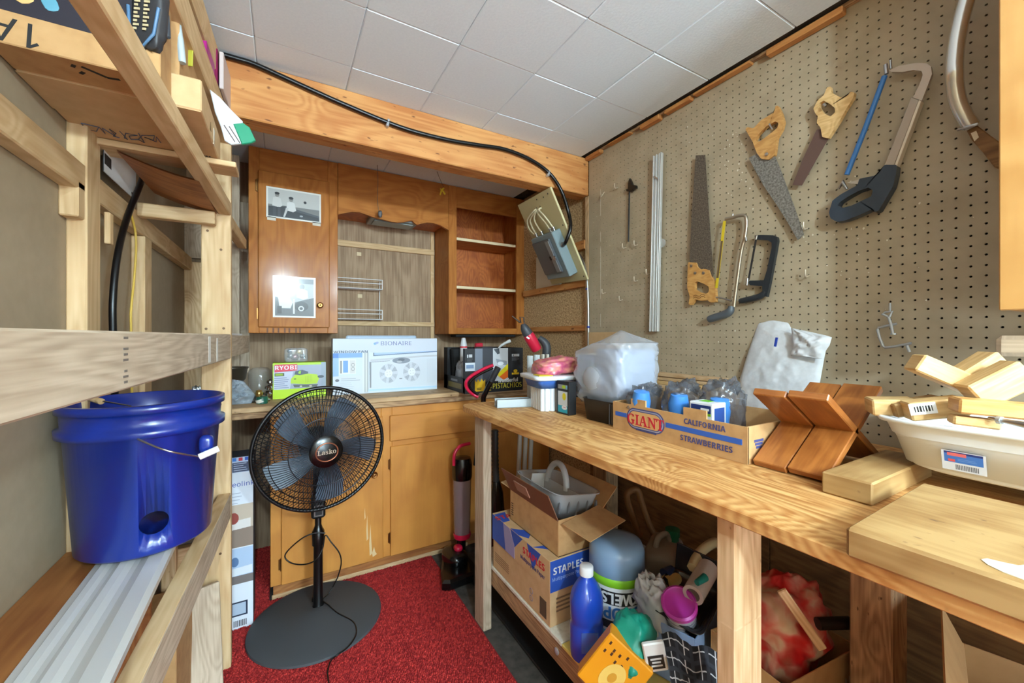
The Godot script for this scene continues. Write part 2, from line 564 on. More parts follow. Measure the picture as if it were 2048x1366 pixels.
func materials():
	M.honey = wood(Color8(186, 118, 54), Color8(162, 96, 38), 4.0, 3, 0.22, 0.3, Vector2(1.0, 0.45), 0.6, 0.22)
	M.honey.metallic_specular = 0.3
	M.honey2 = wood(Color8(206, 138, 58), Color8(186, 118, 46), 2.0, 11, 0.15, 0.3, Vector2(1.0, 0.6), 0.6, 0.12)
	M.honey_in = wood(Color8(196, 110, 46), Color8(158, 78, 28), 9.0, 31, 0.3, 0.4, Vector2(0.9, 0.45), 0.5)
	M.cabpale = wood(Color8(206, 156, 92), Color8(188, 134, 72), 3.0, 19, 0.15, 0.5, Vector2(0.8, 0.5), 0.45, 0.2)
	M.veneer = wood(Color8(172, 144, 114), Color8(138, 110, 82), 3.0, 5, 0.55, 0.3, Vector2(1.6, 0.5), 0.7)
	M.counter = wood(Color8(206, 170, 126), Color8(168, 130, 88), 5.0, 8, 0.4, 0.5, Vector2(1.6, 0.6), 0.6, 0.0, Color8(90, 60, 35), 0.14)
	M.fir = wood(Color8(224, 176, 112), Color8(176, 114, 56), 15.0, 14, 0.5, 0.3, Vector2(1.3, 0.7), 0.6, 0.0, Color8(120, 80, 45), 0.1)
	M.beam = wood(Color8(206, 146, 84), Color8(180, 112, 56), 5.0, 23, 0.3, 0.45, Vector2(1.9, 0.4), 0.7, 0.0, Color8(92, 48, 22), 0.2)
	M.pine = wood(Color8(218, 186, 142), Color8(196, 158, 112), 4.0, 27, 0.3, 0.3, Vector2(1.1, 0.35), 0.7)
	M.pine2 = wood(Color8(222, 190, 148), Color8(188, 148, 104), 6.0, 41, 0.35, 0.35, Vector2(1.2, 0.3), 0.7, 0.0, Color8(110, 72, 42), 0.12)
	M.greypine = wood(Color8(204, 184, 160), Color8(172, 150, 126), 6.0, 43, 0.4, 0.3, Vector2(1.2, 0.25), 0.75)
	M.old = wood(Color8(190, 152, 110), Color8(134, 100, 70), 6.0, 47, 0.45, 0.5, Vector2(1.0, 0.25), 0.75, 0.0, Color8(70, 45, 28), 0.15)
	M.brownply = wood(Color8(172, 112, 58), Color8(138, 80, 36), 6.0, 53, 0.4, 0.4, Vector2(1.2, 0.5), 0.6)
	M.darkpanel = wood(Color8(150, 110, 66), Color8(112, 78, 44), 5.0, 57, 0.5, 0.4, Vector2(1.0, 0.5), 0.7)
	M.worn = wood(Color8(182, 146, 94), Color8(152, 112, 64), 4.0, 61, 0.35, 0.6, Vector2(1.0, 0.45), 0.6, 0.0, Color8(104, 72, 48), 0.16)
	M.walnut = wood(Color8(176, 108, 50), Color8(140, 78, 32), 3.0, 67, 0.35, 0.45, Vector2(0.6, 0.3), 0.38, 0.4)
	M.block = wood(Color8(230, 194, 136), Color8(204, 160, 100), 5.0, 71, 0.35, 0.3, Vector2(0.5, 0.2), 0.65)
	M.handle = wood(Color8(214, 164, 98), Color8(188, 132, 68), 4.0, 73, 0.3, 0.3, Vector2(0.3, 0.12), 0.5, 0.2)
	M.chip = mottle([Color8(120, 90, 58), Color8(182, 148, 106), Color8(208, 176, 130), Color8(230, 202, 160)], 0.07, 81, 0.5, 0.8, true, 2, 1.0)
	M.peg = mottle([Color8(166, 150, 124), Color8(176, 160, 134), Color8(184, 168, 142)], 0.01, 83, 0.8, 0.5, true, 5)
	M.wallgrey = mottle([Color8(158, 139, 112), Color8(166, 146, 119)], 0.02, 85, 0.5, 0.85, true, 4, 0.4)
	M.tile = mottle([Color8(228, 239, 248), Color8(235, 245, 253)], 0.05, 87, 0.3, 0.8, true, 4, 0.5)
	M.card = mottle([Color8(176, 132, 84), Color8(190, 146, 96), Color8(196, 152, 102)], 0.015, 89, 0.4, 0.85)
	M.card2 = mottle([Color8(200, 162, 116), Color8(212, 176, 130)], 0.015, 91, 0.4, 0.85)
	M.concrete = mottle([Color8(52, 48, 44), Color8(74, 68, 62), Color8(88, 82, 74)], 0.02, 93, 0.6, 0.85)
	M.black = flat(Color(0.025, 0.025, 0.028), 0.4)
	M.blackmat = flat(Color(0.045, 0.045, 0.05), 0.75)
	M.steel = flat(Color(0.72, 0.72, 0.72), 0.3, 1.0)
	M.brass = flat(Color(0.6, 0.42, 0.24), 0.35, 1.0)
	M.white = flat(Color(0.9, 0.9, 0.9), 0.5)
	M.galv = flat(Color(0.74, 0.76, 0.78), 0.35, 0.55)
	M.rust = mottle([Color8(66, 56, 48), Color8(94, 82, 70), Color8(122, 112, 100)], 0.03, 95, 0.12, 0.55, true, 5)
	M.sawsteel = mottle([Color8(96, 92, 86), Color8(140, 138, 132), Color8(176, 174, 168)], 0.03, 97, 0.14, 0.45, true, 5)
	M.sawsteel.metallic = 0.5
	M.redtxt = flat(Color8(200, 40, 50), 0.6)
	M.ink = flat(Color8(28, 26, 26), 0.7)
	M.blue = flat(Color8(40, 80, 170), 0.6)
	M.paint = flat(Color(0.88, 0.85, 0.78), 0.6)

func room():
	# floor: concrete slab, red carpet over the open part
	struct(mb().bb(Vector3(-0.6, -0.12, -2.9), Vector3(1.65, 0.0, 2.75), 0.0), "floor", M.concrete)
	var carpet := thing("carpet", "red loop-pile carpet covering the floor up to the workbench", "carpet", Vector3(0.1, 0, -1))
	part(mb().bb(Vector3(LEFT + 0.005, 0.0005, -2.188), Vector3(0.727, 0.004, 2.5), 0.0), "backing", flat(Color8(150, 24, 26), 0.9), carpet)
	part(mb().bb(Vector3(LEFT + 0.005, 0.0005, BACK + 0.005), Vector3(-0.055, 0.004, -2.189), 0.0), "backing", flat(Color8(150, 24, 26), 0.9), carpet)
	pile(carpet)
	single(mb().bb(Vector3(0.822, 0.0005, -2.1), Vector3(0.9, 0.012, -0.6), 0.004), "edge_strip", flat(Color(0.05, 0.05, 0.055), 0.6), "flat black rubber strip on the floor along the carpet edge", "strip")
	# walls
	struct(mb().bb(Vector3(-0.6, 0, BACK - 0.1), Vector3(1.66, CEIL + 0.1, BACK - 0.012), 0.0), "wall_back", M.concrete)
	var wb := get_node("wall_back")
	part(mb().bb(Vector3(LEFT, 0.0, BACK - 0.012), Vector3(0.94, CEIL, BACK), 0.001), "panel", M.veneer, wb)
	part(mb().bb(Vector3(0.942, 0.0, BACK - 0.012), Vector3(1.53, CEIL, BACK), 0.001), "panel", M.veneer, wb)
	var tr := 1
	for a in [[-0.155, 1.854, 0.038], [-0.155, 1.34, 0.03]]:
		var o := struct(mb().bb(Vector3(LEFT, a[1] - a[2], BACK), Vector3(0.935, a[1], BACK + 0.018)), "trim_%d" % tr, M.pine)
		o.name = "trim_%d" % tr
		tr += 1
	struct(mb().bb(Vector3(0.91, 1.0, BACK), Vector3(0.935, 1.98, BACK + 0.008)), "trim_3", M.pine)
	struct(mb().bb(Vector3(LEFT - 0.1, 0, BACK), Vector3(LEFT, CEIL + 0.1, 2.7), 0.0), "wall_left", M.wallgrey)
	struct(mb().bb(Vector3(LEFT - 0.1, 0, 2.6), Vector3(1.66, CEIL + 0.1, 2.7), 0.0), "wall_front", flat(Color8(232, 230, 226), 0.9))
	var wr := struct(mb().bb(Vector3(1.531, 0, BACK), Vector3(1.66, CEIL + 0.1, 2.7), 0.0), "wall_right", M.concrete)
	pegboard(wr)
	# under the bench: brown panelling; beyond the beam: chipboard with battens
	part(mb().bb(Vector3(WALL + 0.008, 0.0, -1.735), Vector3(1.531, 0.925, -0.78), 0.001), "panel", M.darkpanel, wr)
	part(mb().bb(Vector3(WALL + 0.008, 0.0, -0.778), Vector3(1.531, 0.925, 2.6), 0.001), "panel", M.darkpanel, wr)
	part(mb().bb(Vector3(1.522, 0.0, BACK), Vector3(1.531, 1.54, -1.737), 0.0), "chipboard", M.chip, wr)
	part(mb().bb(Vector3(1.522, 1.541, BACK), Vector3(1.531, CEIL, -1.737), 0.0), "chipboard", M.chip, wr)
	part(mb().bb(Vector3(1.49, 1.525, -2.45), Vector3(1.522, 1.563, -1.77)), "batten", M.beam, wr)
	part(mb().bb(Vector3(1.49, 1.272, -2.35), Vector3(1.522, 1.304, -1.77)), "batten", M.beam, wr)
	part(mb().bb(Vector3(1.49, 0.9, -1.769), Vector3(1.522, 2.03, -1.737)), "stud", M.pine2, wr)
	part(mb().bb(Vector3(1.485, 1.74, -1.86), Vector3(1.522, 1.79, -1.77)), "block", M.beam, wr)
	part(mb().bb(Vector3(1.505, 1.56, -2.30), Vector3(1.522, 1.78, -2.03)), "insulation_board", flat(Color8(222, 210, 186), 0.8), wr)
	# ceiling of square tiles
	var ce := struct(mb().bb(Vector3(LEFT - 0.1, CEIL + 0.012, BACK - 0.1), Vector3(1.66, CEIL + 0.12, 2.7), 0.0), "ceiling", M.concrete)
	var ts := 0.3048
	var x0 := -0.0832
	var z0 := -1.5826
	for i in range(-2, 5):
		for j in range(-4, 14):
			var a := Vector3(maxf(x0 + i * ts, LEFT), CEIL, maxf(z0 + j * ts, BACK))
			var b := Vector3(x0 + (i + 1) * ts, CEIL + 0.0125, minf(z0 + (j + 1) * ts, 2.6))
			if b.x - a.x < 0.02 or b.z - a.z < 0.02: continue
			a.y -= 0.0007 * (1 + sin(i * 3.1 + j * 1.7))
			part(mb().bb(a + Vector3(0.0004, 0, 0.0004), b - Vector3(0.0004, 0, 0.0004), 0.0035), "tile", M.tile, ce)
	# ragged ledger along the pegboard
	var led := struct(mb().bb(Vector3(1.472, CEIL - 0.002, -1.72), Vector3(1.489, CEIL + 0.01, 2.5)), "trim_4", M.old)
	var lz := -1.73
	while lz < 0.9:
		var ln := rng.randf_range(0.06, 0.24)
		var dp := rng.randf_range(0.004, 0.022)
		part(mb().box(Vector3(0.03, dp, ln), Vector3(1.472, CEIL - dp / 2 - 0.001, lz + ln / 2), Transform3D.IDENTITY, 0.003), "splinter", M.beam, led)
		lz += ln + rng.randf_range(0.0, 0.1)
	# timber beam: two planks and a lower strip
	var bm := thing("ceiling_beam", "long reddish timber beam running under the tiled ceiling", "beam", Vector3(0.6, 2.03, -1.78))
	part(mb().bb(Vector3(LEFT, 2.03, -1.777), Vector3(1.489, CEIL - 0.002, -1.735), 0.004), "plank", M.beam, bm)
	part(mb().bb(Vector3(LEFT, 2.034, -1.84), Vector3(1.5, CEIL - 0.002, -1.79), 0.004), "plank", M.beam, bm)
	part(mb().bb(Vector3(LEFT, 2.05, -1.79), Vector3(1.489, CEIL - 0.01, -1.777), 0.0), "spacer", M.old, bm)

func pile(root: Node3D):
	var t := mb()
	t.lathe([Vector2(0.0042, -0.002), Vector2(0.0044, 0.002), Vector2(0.003, 0.0056), Vector2(0, 0.0068)], 6)
	var mm := MultiMesh.new()
	mm.transform_format = MultiMesh.TRANSFORM_3D
	mm.use_colors = true
	mm.mesh = t.mesh()
	var m := StandardMaterial3D.new()
	m.vertex_color_use_as_albedo = true
	m.roughness = 0.95
	var spots := []
	var z := BACK + 0.01
	var row := 0
	while z < -0.6:
		var x := LEFT + 0.01
		while x < (0.72 if z > -2.185 else -0.06):
			spots.append(Vector3(x + (row % 2) * 0.0042 + rng.randf_range(-0.002, 0.002), 0.004 + rng.randf_range(-0.0016, 0.0012), z + rng.randf_range(-0.002, 0.002)))
			x += 0.0084
		z += 0.0076; row += 1
	mm.instance_count = spots.size()
	for i in spots.size():
		mm.set_instance_transform(i, Transform3D(Basis.from_euler(Vector3(rng.randf_range(-0.5, 0.5), rng.randf() * 6.0, rng.randf_range(-0.5, 0.5))), spots[i] - root.position))
		var k := rng.randf()
		var c := Color8(136, 18, 20).lerp(Color8(192, 50, 44), k)
		mm.set_instance_color(i, c.srgb_to_linear())
	var o := MultiMeshInstance3D.new()
	o.name = "carpet_pile"
	o.multimesh = mm
	o.material_override = m
	o.set_meta("kind", "stuff")
	root.add_child(o)

func pegboard(wr: Node3D):
	var p := 0.0254
	var b := mb()
	var zc := -0.426
	var yc := 1.237
	var i0 := -50
	var i1 := 15
	var j0 := -11
	var j1 := 38
	var r := 0.0029
	for i in range(i0, i1 + 1):
		for j in range(j0, j1 + 1):
			var c := Vector3(WALL, yc + j * p, zc + i * p)
			var k := b.v.size()
			for e in 8:
				var an := TAU * e / 8.0
				var d := Vector3(0, sin(an), cos(an))
				var m: float = maxf(absf(d.y), absf(d.z))
				for q in [[d / m * p * 0.5, Vector3(-1, 0, 0)], [d * r, Vector3(-1, 0, 0)], [d * r, -d], [d * r + Vector3(0.006, 0, 0), -d]]:
					b.v.append(c + q[0]); b.n.append(q[1]); b.uv.append(Vector2(c.z, c.y))
			for e in 8:
				var a := k + e * 4
				var f := k + ((e + 1) % 8) * 4
				b.ix.append_array([a, a + 1, f, f, a + 1, f + 1, a + 2, a + 3, f + 2, f + 2, a + 3, f + 3])
	var za := zc + (i0 - 0.5) * p
	var zb := zc + (i1 + 0.5) * p
	var ya := yc + (j0 - 0.5) * p
	var yb := yc + (j1 + 0.5) * p
	for q in [[-1.735, za, 0.925, CEIL], [za, zb, 0.925, ya], [za, zb, yb, CEIL], [zb, 2.6, 0.925, CEIL]]:
		b.quad(Vector3(WALL, q[2], q[0]), Vector3(WALL, q[2], q[1]), Vector3(WALL, q[3], q[1]), Vector3(WALL, q[3], q[0]))
	b.quad(Vector3(1.5, 0.925, -1.735), Vector3(WALL, 0.925, -1.735), Vector3(WALL, CEIL, -1.735), Vector3(1.5, CEIL, -1.735))
	part(b, "pegboard", M.peg, wr)
	# splashes of white paint
	var s := mb()
	var g := RandomNumberGenerator.new()
	g.seed = 5
	for q in [[1470, 300, 40, 26], [1500, 360, 30, 22], [1740, 460, 60, 10], [1600, 470, 20, 10], [1450, 690, 14, 5], [1700, 530, 70, 12], [1780, 350, 90, 8]]:
		for n in int(q[3]):
			var t: float = (q[0] + g.randfn(0, q[2]) - 1024.0) / 801.0
			var ry: float = -(q[1] + g.randfn(0, q[2]) - 673.0) / 801.0
			var d := WALL / (0.4966 + t * 0.868)
			var z := d * (-0.868 + t * 0.4966)
			var c := Vector3(WALL - 0.0002, 1.24 + ry * d, z)
			if z < -1.7 or z > -0.1: continue
			var w := g.randf_range(0.0008, 0.0028)
			var pl := PackedVector2Array()
			for e in 7: pl.append(Vector2(cos(TAU * e / 7), sin(TAU * e / 7) * g.randf_range(0.8, 1.8)) * w * g.randf_range(0.7, 1.2))
			s.prism(pl, 0.0008, Transform3D(Basis(Vector3(0, 0, 1), Vector3.UP, Vector3(-1, 0, 0)), c))
	for y in [[1.9, 2.03], [1.45, 1.72], [1.3, 1.36], [1.76, 1.8]]:
		s.prism(pts2([-0.0012, y[0], 0.001, y[0] - 0.01, 0.0016, y[1], -0.001, y[1] + 0.008]), 0.0008, Transform3D(Basis(Vector3(0, 0, 1), Vector3.UP, Vector3(-1, 0, 0)), Vector3(WALL - 0.0002, 0, -1.64)))
	var o := part(s, "paint_specks", M.paint, wr)
	o.set_meta("kind", "stuff")

func knob(at: Vector3, dir: Vector3, root: Node3D, m: Material, r := 0.016):
	var l := Transform3D(Basis(Vector3.UP.cross(dir).normalized() if absf(dir.y) < 0.9 else Vector3.RIGHT, dir, Vector3.UP), at)
	l.basis = Basis(l.basis.x, dir, l.basis.x.cross(dir))
	part(mb().lathe([Vector2(r * 0.5, 0), Vector2(r * 0.45, r * 0.7), Vector2(r, r), Vector2(r, r * 1.3), Vector2(r * 0.7, r * 1.6), Vector2(r * 0.3, r * 1.5), Vector2(0, r * 1.65)], 18, l), "knob", m, root)
func hinge(at: Vector3, root: Node3D, h := 0.045):
	var b := mb()
	b.bb(at + Vector3(-0.010, -h / 2, -0.001), at + Vector3(0.002, h / 2, 0.0025), 0.001)
	b.tube([at + Vector3(0, -h / 2 - 0.004, 0.004), at + Vector3(0, h / 2 + 0.004, 0.004)], 0.0035, 8)
	part(b, "hinge", M.brass, root)

func cabinets():
	var zf := -2.48
	var zb := BACK + 0.001
	# left wall cabinet with one door
	var t := thing("wall_cabinet", "glossy honey wood wall cabinet with one door bearing two taped photographs", "cabinet", Vector3(0.057, 1.258, -2.62))
	var b := mb()
	b.bb(Vector3(-0.155, 1.258, zb), Vector3(-0.138, 2.232, zf - 0.018))
	b.bb(Vector3(0.254, 1.258, zb), Vector3(0.272, 2.232, zf - 0.018))
	b.bb(Vector3(-0.138, 1.258, zb), Vector3(0.254, 1.278, zf - 0.018))
	b.bb(Vector3(-0.138, 2.21, zb), Vector3(0.254, 2.232, zf - 0.018))
	b.bb(Vector3(-0.138, 1.278, zb), Vector3(0.254, 2.21, zb + 0.006))
	part(b, "carcass", M.honey, t)
	b = mb()
	b.bb(Vector3(-0.155, 1.258, zf - 0.018), Vector3(-0.108, 2.232, zf))
	b.bb(Vector3(0.22, 1.258, zf - 0.018), Vector3(0.272, 2.232, zf))
	b.bb(Vector3(-0.108, 1.258, zf - 0.018), Vector3(0.22, 1.3, zf))
	b.bb(Vector3(-0.108, 2.1, zf - 0.018), Vector3(0.22, 2.232, zf))
	part(b, "face_frame", M.honey, t)
	var d := part(mb().bb(Vector3(-0.112, 1.289, zf), Vector3(0.228, 2.11, zf + 0.016), 0.004), "door", M.honey, t)
	knob(Vector3(0.179, 1.413, zf + 0.016), Vector3(0, 0, 1), d, M.brass)
	hinge(Vector3(-0.114, 2.03, zf + 0.004), d, 0.06)
	hinge(Vector3(-0.11, 1.36, zf + 0.004), d, 0.06)
	for k in 7: part(mb().bb(Vector3(-0.075 + k * 0.026 + 0.005 * sin(k * 3.0), 1.2595, zf), Vector3(-0.067 + k * 0.026 + 0.005 * sin(k * 3.0), 1.286, zf + 0.0005), 0.0), "dark_strip", flat(Color8(108, 62, 28), 0.6), t)  # thin dark upright strips along the bottom rail
	photos(zf + 0.0165)
	# scalloped valance joining the two cabinets, with its soffit
	t = thing("valance", "honey wood valance with a scalloped lower edge between the wall cabinets", "valance", Vector3(0.6, 1.95, -2.5))
	var po := pts2([0.274, 2.227, 0.274, 1.937, 0.308, 1.951, 0.348, 1.964, 0.39, 1.968, 0.427, 1.96, 0.466, 1.952, 0.5, 1.948, 0.535, 1.944, 0.571, 1.939, 0.607, 1.939, 0.648, 1.947, 0.688, 1.961, 0.703, 1.963, 0.719, 1.948, 0.734, 1.942, 0.757, 1.953, 0.796, 1.965, 0.835, 1.968, 0.886, 1.96, 0.949, 1.937, 0.949, 2.226])
	po[0].y = 2.232; po[po.size() - 1].y = 2.232
	po[0].x = 0.274; po[1].x = 0.274
	po[po.size() - 2].x = 0.94; po[po.size() - 1].x = 0.94
	part(mb().prism(po, 0.018, Transform3D(Basis.IDENTITY, Vector3(0, 0, zf - 0.018))), "front_board", M.honey, t)
	part(mb().bb(Vector3(0.274, 1.985, zb), Vector3(0.939, 2.0, zf - 0.019)), "soffit_board", M.honey_in, t)
	# right open cabinet with two shelves
	t = thing("open_cabinet", "open honey wood wall cabinet with two pale-edged shelves and no door", "cabinet", Vector3(1.23, 1.256, -2.62))
	b = mb()
	b.bb(Vector3(0.942, 1.256, zb), Vector3(0.958, 2.232, zf - 0.018))
	b.bb(Vector3(1.505, 1.256, zb), Vector3(1.521, 2.232, zf - 0.018))
	b.bb(Vector3(0.958, 1.256, zb), Vector3(1.505, 1.29, zf - 0.018))
	b.bb(Vector3(0.958, 2.21, zb), Vector3(1.505, 2.232, zf - 0.018))
	part(b, "carcass", M.honey, t)
	part(mb().bb(Vector3(0.958, 1.29, zb), Vector3(1.505, 2.21, zb + 0.008)), "back_panel", M.honey_in, t)
	b = mb()
	b.bb(Vector3(0.942, 1.256, zf - 0.018), Vector3(0.998, 2.232, zf))
	b.bb(Vector3(1.457, 1.256, zf - 0.018), Vector3(1.521, 2.232, zf))
	b.bb(Vector3(0.998, 1.256, zf - 0.018), Vector3(1.457, 1.297, zf))
	b.bb(Vector3(0.998, 2.095, zf - 0.018), Vector3(1.457, 2.232, zf))
	part(b, "face_frame", M.honey, t)
	for y in [1.9, 1.578]:
		var s := part(mb().bb(Vector3(0.959, y - 0.018, zb + 0.01), Vector3(1.504, y, zf - 0.019)), "shelf", M.honey, t)
		part(mb().bb(Vector3(0.96, y - 0.018, zf - 0.0185), Vector3(1.503, y, zf - 0.0155), 0.001), "shelf_edge", flat(Color8(232, 210, 170), 0.6), s, "pale bare front edge")
	# strip light behind the valance
	t = thing("strip_light", "small grey metal light fitting tucked under the scalloped valance", "light fitting", Vector3(0.62, 1.93, -2.6))
	b = mb()
	var lp := [Vector3(0.46, 1.972, -2.52), Vector3(0.74, 1.972, -2.52), Vector3(0.7, 1.958, -2.66), Vector3(0.5, 1.958, -2.66)]
	b.bb(Vector3(0.46, 1.955, -2.68), Vector3(0.75, 1.984, -2.51), 0.004)
	part(b, "housing", flat(Color(0.55, 0.56, 0.55), 0.5), t)
	part(mb().bb(Vector3(0.485, 1.948, -2.65), Vector3(0.725, 1.955, -2.54), 0.003), "diffuser", flat(Color8(150, 160, 158), 0.4), t)
	# pull cord
	t = thing("pull_cord", "thin dark cord with a knot hanging in front of the valance", "cord", Vector3(0.482, 1.906, -2.42))
	part(mb().tube(spline([Vector3(0.475, 2.272, -2.41), Vector3(0.482, 2.154, -2.42), Vector3(0.48, 2.037, -2.42), Vector3(0.488, 1.951, -2.42)]), 0.0014, 6), "string", flat(Color8(90, 82, 74), 0.8), t)
	part(mb().blob(Vector3(0.024, 0.038, 0.022), Transform3D(Basis.IDENTITY, Vector3(0.494, 1.957, -2.42)), 0.8, 0.4, 2.5, 4, 10, 14), "knot", flat(Color8(96, 92, 92), 0.6), t)
	t = thing("wire_connector", "small yellow wire connector hanging on a thin wire under the beam", "connector", Vector3(0.864, 2.149, -2.4))
	part(mb().tube(spline([Vector3(0.799, 2.226, -2.3), Vector3(0.839, 2.21, -2.36), Vector3(0.877, 2.18, -2.4)]), 0.0013, 6), "wire", M.ink, t)
	b = mb()
	b.tube([Vector3(0.854, 2.126, -2.4), Vector3(0.864, 2.159, -2.4), Vector3(0.88, 2.174, -2.4)], [0.004, 0.007, 0.004], 8)
	b.tube([Vector3(0.887, 2.135, -2.4), Vector3(0.873, 2.154, -2.4), Vector3(0.854, 2.166, -2.4)], [0.006, 0.005, 0.003], 8)
	part(b, "yellow_cap", flat(Color8(222, 186, 30), 0.5), t)
	# white wire spice rack
	t = thing("wire_rack", "white wire two-tier spice rack fixed to the back panel", "rack", Vector3(0.44, 1.36, -2.73))
	for y in [1.545, 1.35]:
		b = mb()
		for h in [0.0, 0.035, 0.06]:
			var z2 := BACK + 0.012
			var zf2 := BACK + 0.085
			b.tube([Vector3(0.29, y + h, zf2), Vector3(0.56, y + h, zf2)], 0.0025, 6)
			b.tube([Vector3(0.56, y + h, zf2), Vector3(0.56, y + h, z2)], 0.0025, 6)
		for x in [0.29, 0.56]:
			b.tube([Vector3(x, y, BACK + 0.085), Vector3(x, y + 0.06, BACK + 0.085)], 0.0028, 6)
		for q in 6: b.tube([Vector3(0.29, y, BACK + 0.012 + 0.0145 * q), Vector3(0.56, y, BACK + 0.012 + 0.0145 * q)], 0.002, 6)
		part(b, "basket", M.white, t)
	for x in [0.292, 0.558]:
		part(mb().tube([Vector3(x, 1.35, BACK + 0.01), Vector3(x, 1.607, BACK + 0.01)], 0.0028, 6), "upright", M.white, t)
	for p in [Vector3(0.43, 1.777, -2.759), Vector3(0.436, 1.504, -2.759)]:
		single(mb().bb(p + Vector3(-0.014, -0.012, 0), p + Vector3(0.014, 0.012, 0.003), 0.001), "tape_patch", flat(Color8(216, 196, 160), 0.8), "small square of cream tape on the back panel near the %s of the wire rack" % ("top" if p.y > 1.6 else "middle"), "tape")
	# base cabinet
	var bz := -2.15
	t = thing("base_cabinet", "amber wood base cabinet with two doors and a drawer row on a toe kick", "cabinet", Vector3(0.7, 0, -2.45))
	b = mb()
	b.bb(Vector3(-0.05, 0.085, BACK + 0.002), Vector3(-0.032, 0.87, bz - 0.018))
	b.bb(Vector3(1.49, 0.085, BACK + 0.002), Vector3(1.52, 0.87, bz - 0.018))
	b.bb(Vector3(-0.032, 0.085, BACK + 0.002), Vector3(1.49, 0.103, bz - 0.018))
	b.bb(Vector3(-0.032, 0.103, BACK + 0.002), Vector3(1.49, 0.87, BACK + 0.01))
	part(b, "carcass", M.honey2, t)
	b = mb()
	b.bb(Vector3(-0.05, 0.085, bz - 0.018), Vector3(0.0, 0.87, bz))
	b.bb(Vector3(0.445, 0.085, bz - 0.018), Vector3(0.5, 0.87, bz))
	b.bb(Vector3(0.87, 0.1, bz - 0.018), Vector3(0.99, 0.655, bz))
	b.bb(Vector3(0.99, 0.085, bz - 0.018), Vector3(1.05, 0.87, bz))
	for x in [[0.0, 0.445], [0.5, 0.99], [1.05, 1.52]]:
		b.bb(Vector3(x[0], 0.82, bz - 0.018), Vector3(x[1], 0.87, bz))
		b.bb(Vector3(x[0], 0.655, bz - 0.018), Vector3(x[1], 0.7, bz))
		b.bb(Vector3(x[0], 0.085, bz - 0.018), Vector3(x[1], 0.1, bz))
	part(b, "face_frame", M.honey2, t)
	part(mb().bb(Vector3(-0.04, 0.0, -2.27), Vector3(1.52, 0.085, -2.198)), "toe_kick", M.brownply, t)
	part(mb().bb(Vector3(-0.045, 0.0, -2.198), Vector3(0.95, 0.022, -2.19), 0.002), "toe_strip", M.pine2, t)
	for q in [[-0.006, 0.452], [0.49, 0.88], [1.06, 1.5]]:
		var o := part(mb().bb(Vector3(q[0], 0.088, bz), Vector3(q[1], 0.662, bz + 0.014), 0.003), "door", M.honey2, t)
		var k := Vector3(0.405, 0.535, bz + 0.014)
		if q[0] > 0.3: k = Vector3(0.84, 0.535, bz + 0.014)
		if q[0] > 1.0: k = Vector3(1.1, 0.6, bz + 0.014)
		knob(k, Vector3(0, 0, 1), o, M.brass)
		for y in [0.568, 0.182]: hinge(Vector3(q[0] - 0.001, y, bz + 0.004), o, 0.05)
	for q in [[-0.006, 0.452], [0.487, 1.0], [1.05, 1.5]]:
		var o := part(mb().bb(Vector3(q[0], 0.69, bz), Vector3(q[1], 0.824, bz + 0.014), 0.003), "drawer", M.honey2, t)
	# white drips on the left door
	b = mb()
	for q in [[0.385, 0.12, 0.012, 0.16], [0.37, 0.2, 0.008, 0.13], [0.4, 0.11, 0.02, 0.05], [0.36, 0.31, 0.005, 0.06]]:
		b.prism(pts2([q[0], q[1], q[0] + q[2], q[1] + 0.01, q[0] + q[2] * 0.6, q[1] + q[3] * 0.5, q[0] + q[2] * 0.3, q[1] + q[3], q[0] - q[2] * 0.2, q[1] + q[3] * 0.4]), 0.0008, Transform3D(Basis.IDENTITY, Vector3(0, 0, bz + 0.0139)))
	part(b, "paint_drips", flat(Color8(222, 190, 140), 0.6), t, "pale dried drips")
	# counter top
	t = thing("countertop", "worn plywood countertop over the amber base cabinet", "countertop", Vector3(0.5, 0.87, -2.45))
	part(mb().bb(Vector3(LEFT + 0.002, 0.872, BACK + 0.001), Vector3(1.52, 0.9, -2.125), 0.003), "lower_board", M.old, t)
	part(mb().bb(Vector3(LEFT + 0.002, 0.9, BACK + 0.001), Vector3(1.52, 0.924, -2.12), 0.004), "top_board", M.counter, t)
	# cabinet on the pegboard side, near the camera
	t = thing("hanging_cabinet", "pale honey wood wall cabinet hanging on the pegboard at the frame edge", "cabinet", Vector3(1.33, 1.29, 0.15))
	b = mb()
	b.bb(Vector3(1.205, 1.292, -0.203), Vector3(1.485, 2.23, 0.6), 0.003)
	part(b, "carcass", M.cabpale, t)
	part(mb().bb(Vector3(1.19, 1.29, -0.203), Vector3(1.205, 2.23, -0.13), 0.002), "stile", M.cabpale, t)
	part(mb().bb(Vector3(1.187, 1.31, -0.125), Vector3(1.203, 2.21, 0.36), 0.004), "door", M.cabpale, t)
	# timber strips left of the cabinets
	for q in [[-0.21, -0.165, 0.95, 2.0, 0.0], [-0.275, -0.24, 0.95, 1.62, 0.0]]:
		single(mb().bb(Vector3(q[0], 0.925, BACK + 0.0185), Vector3(q[1], q[3], BACK + 0.04)), "timber_strip", M.greypine, "rough grey timber strip standing %s the glossy wall cabinet" % ("right beside" if q[0] > -0.23 else "a little left of"), "timber")

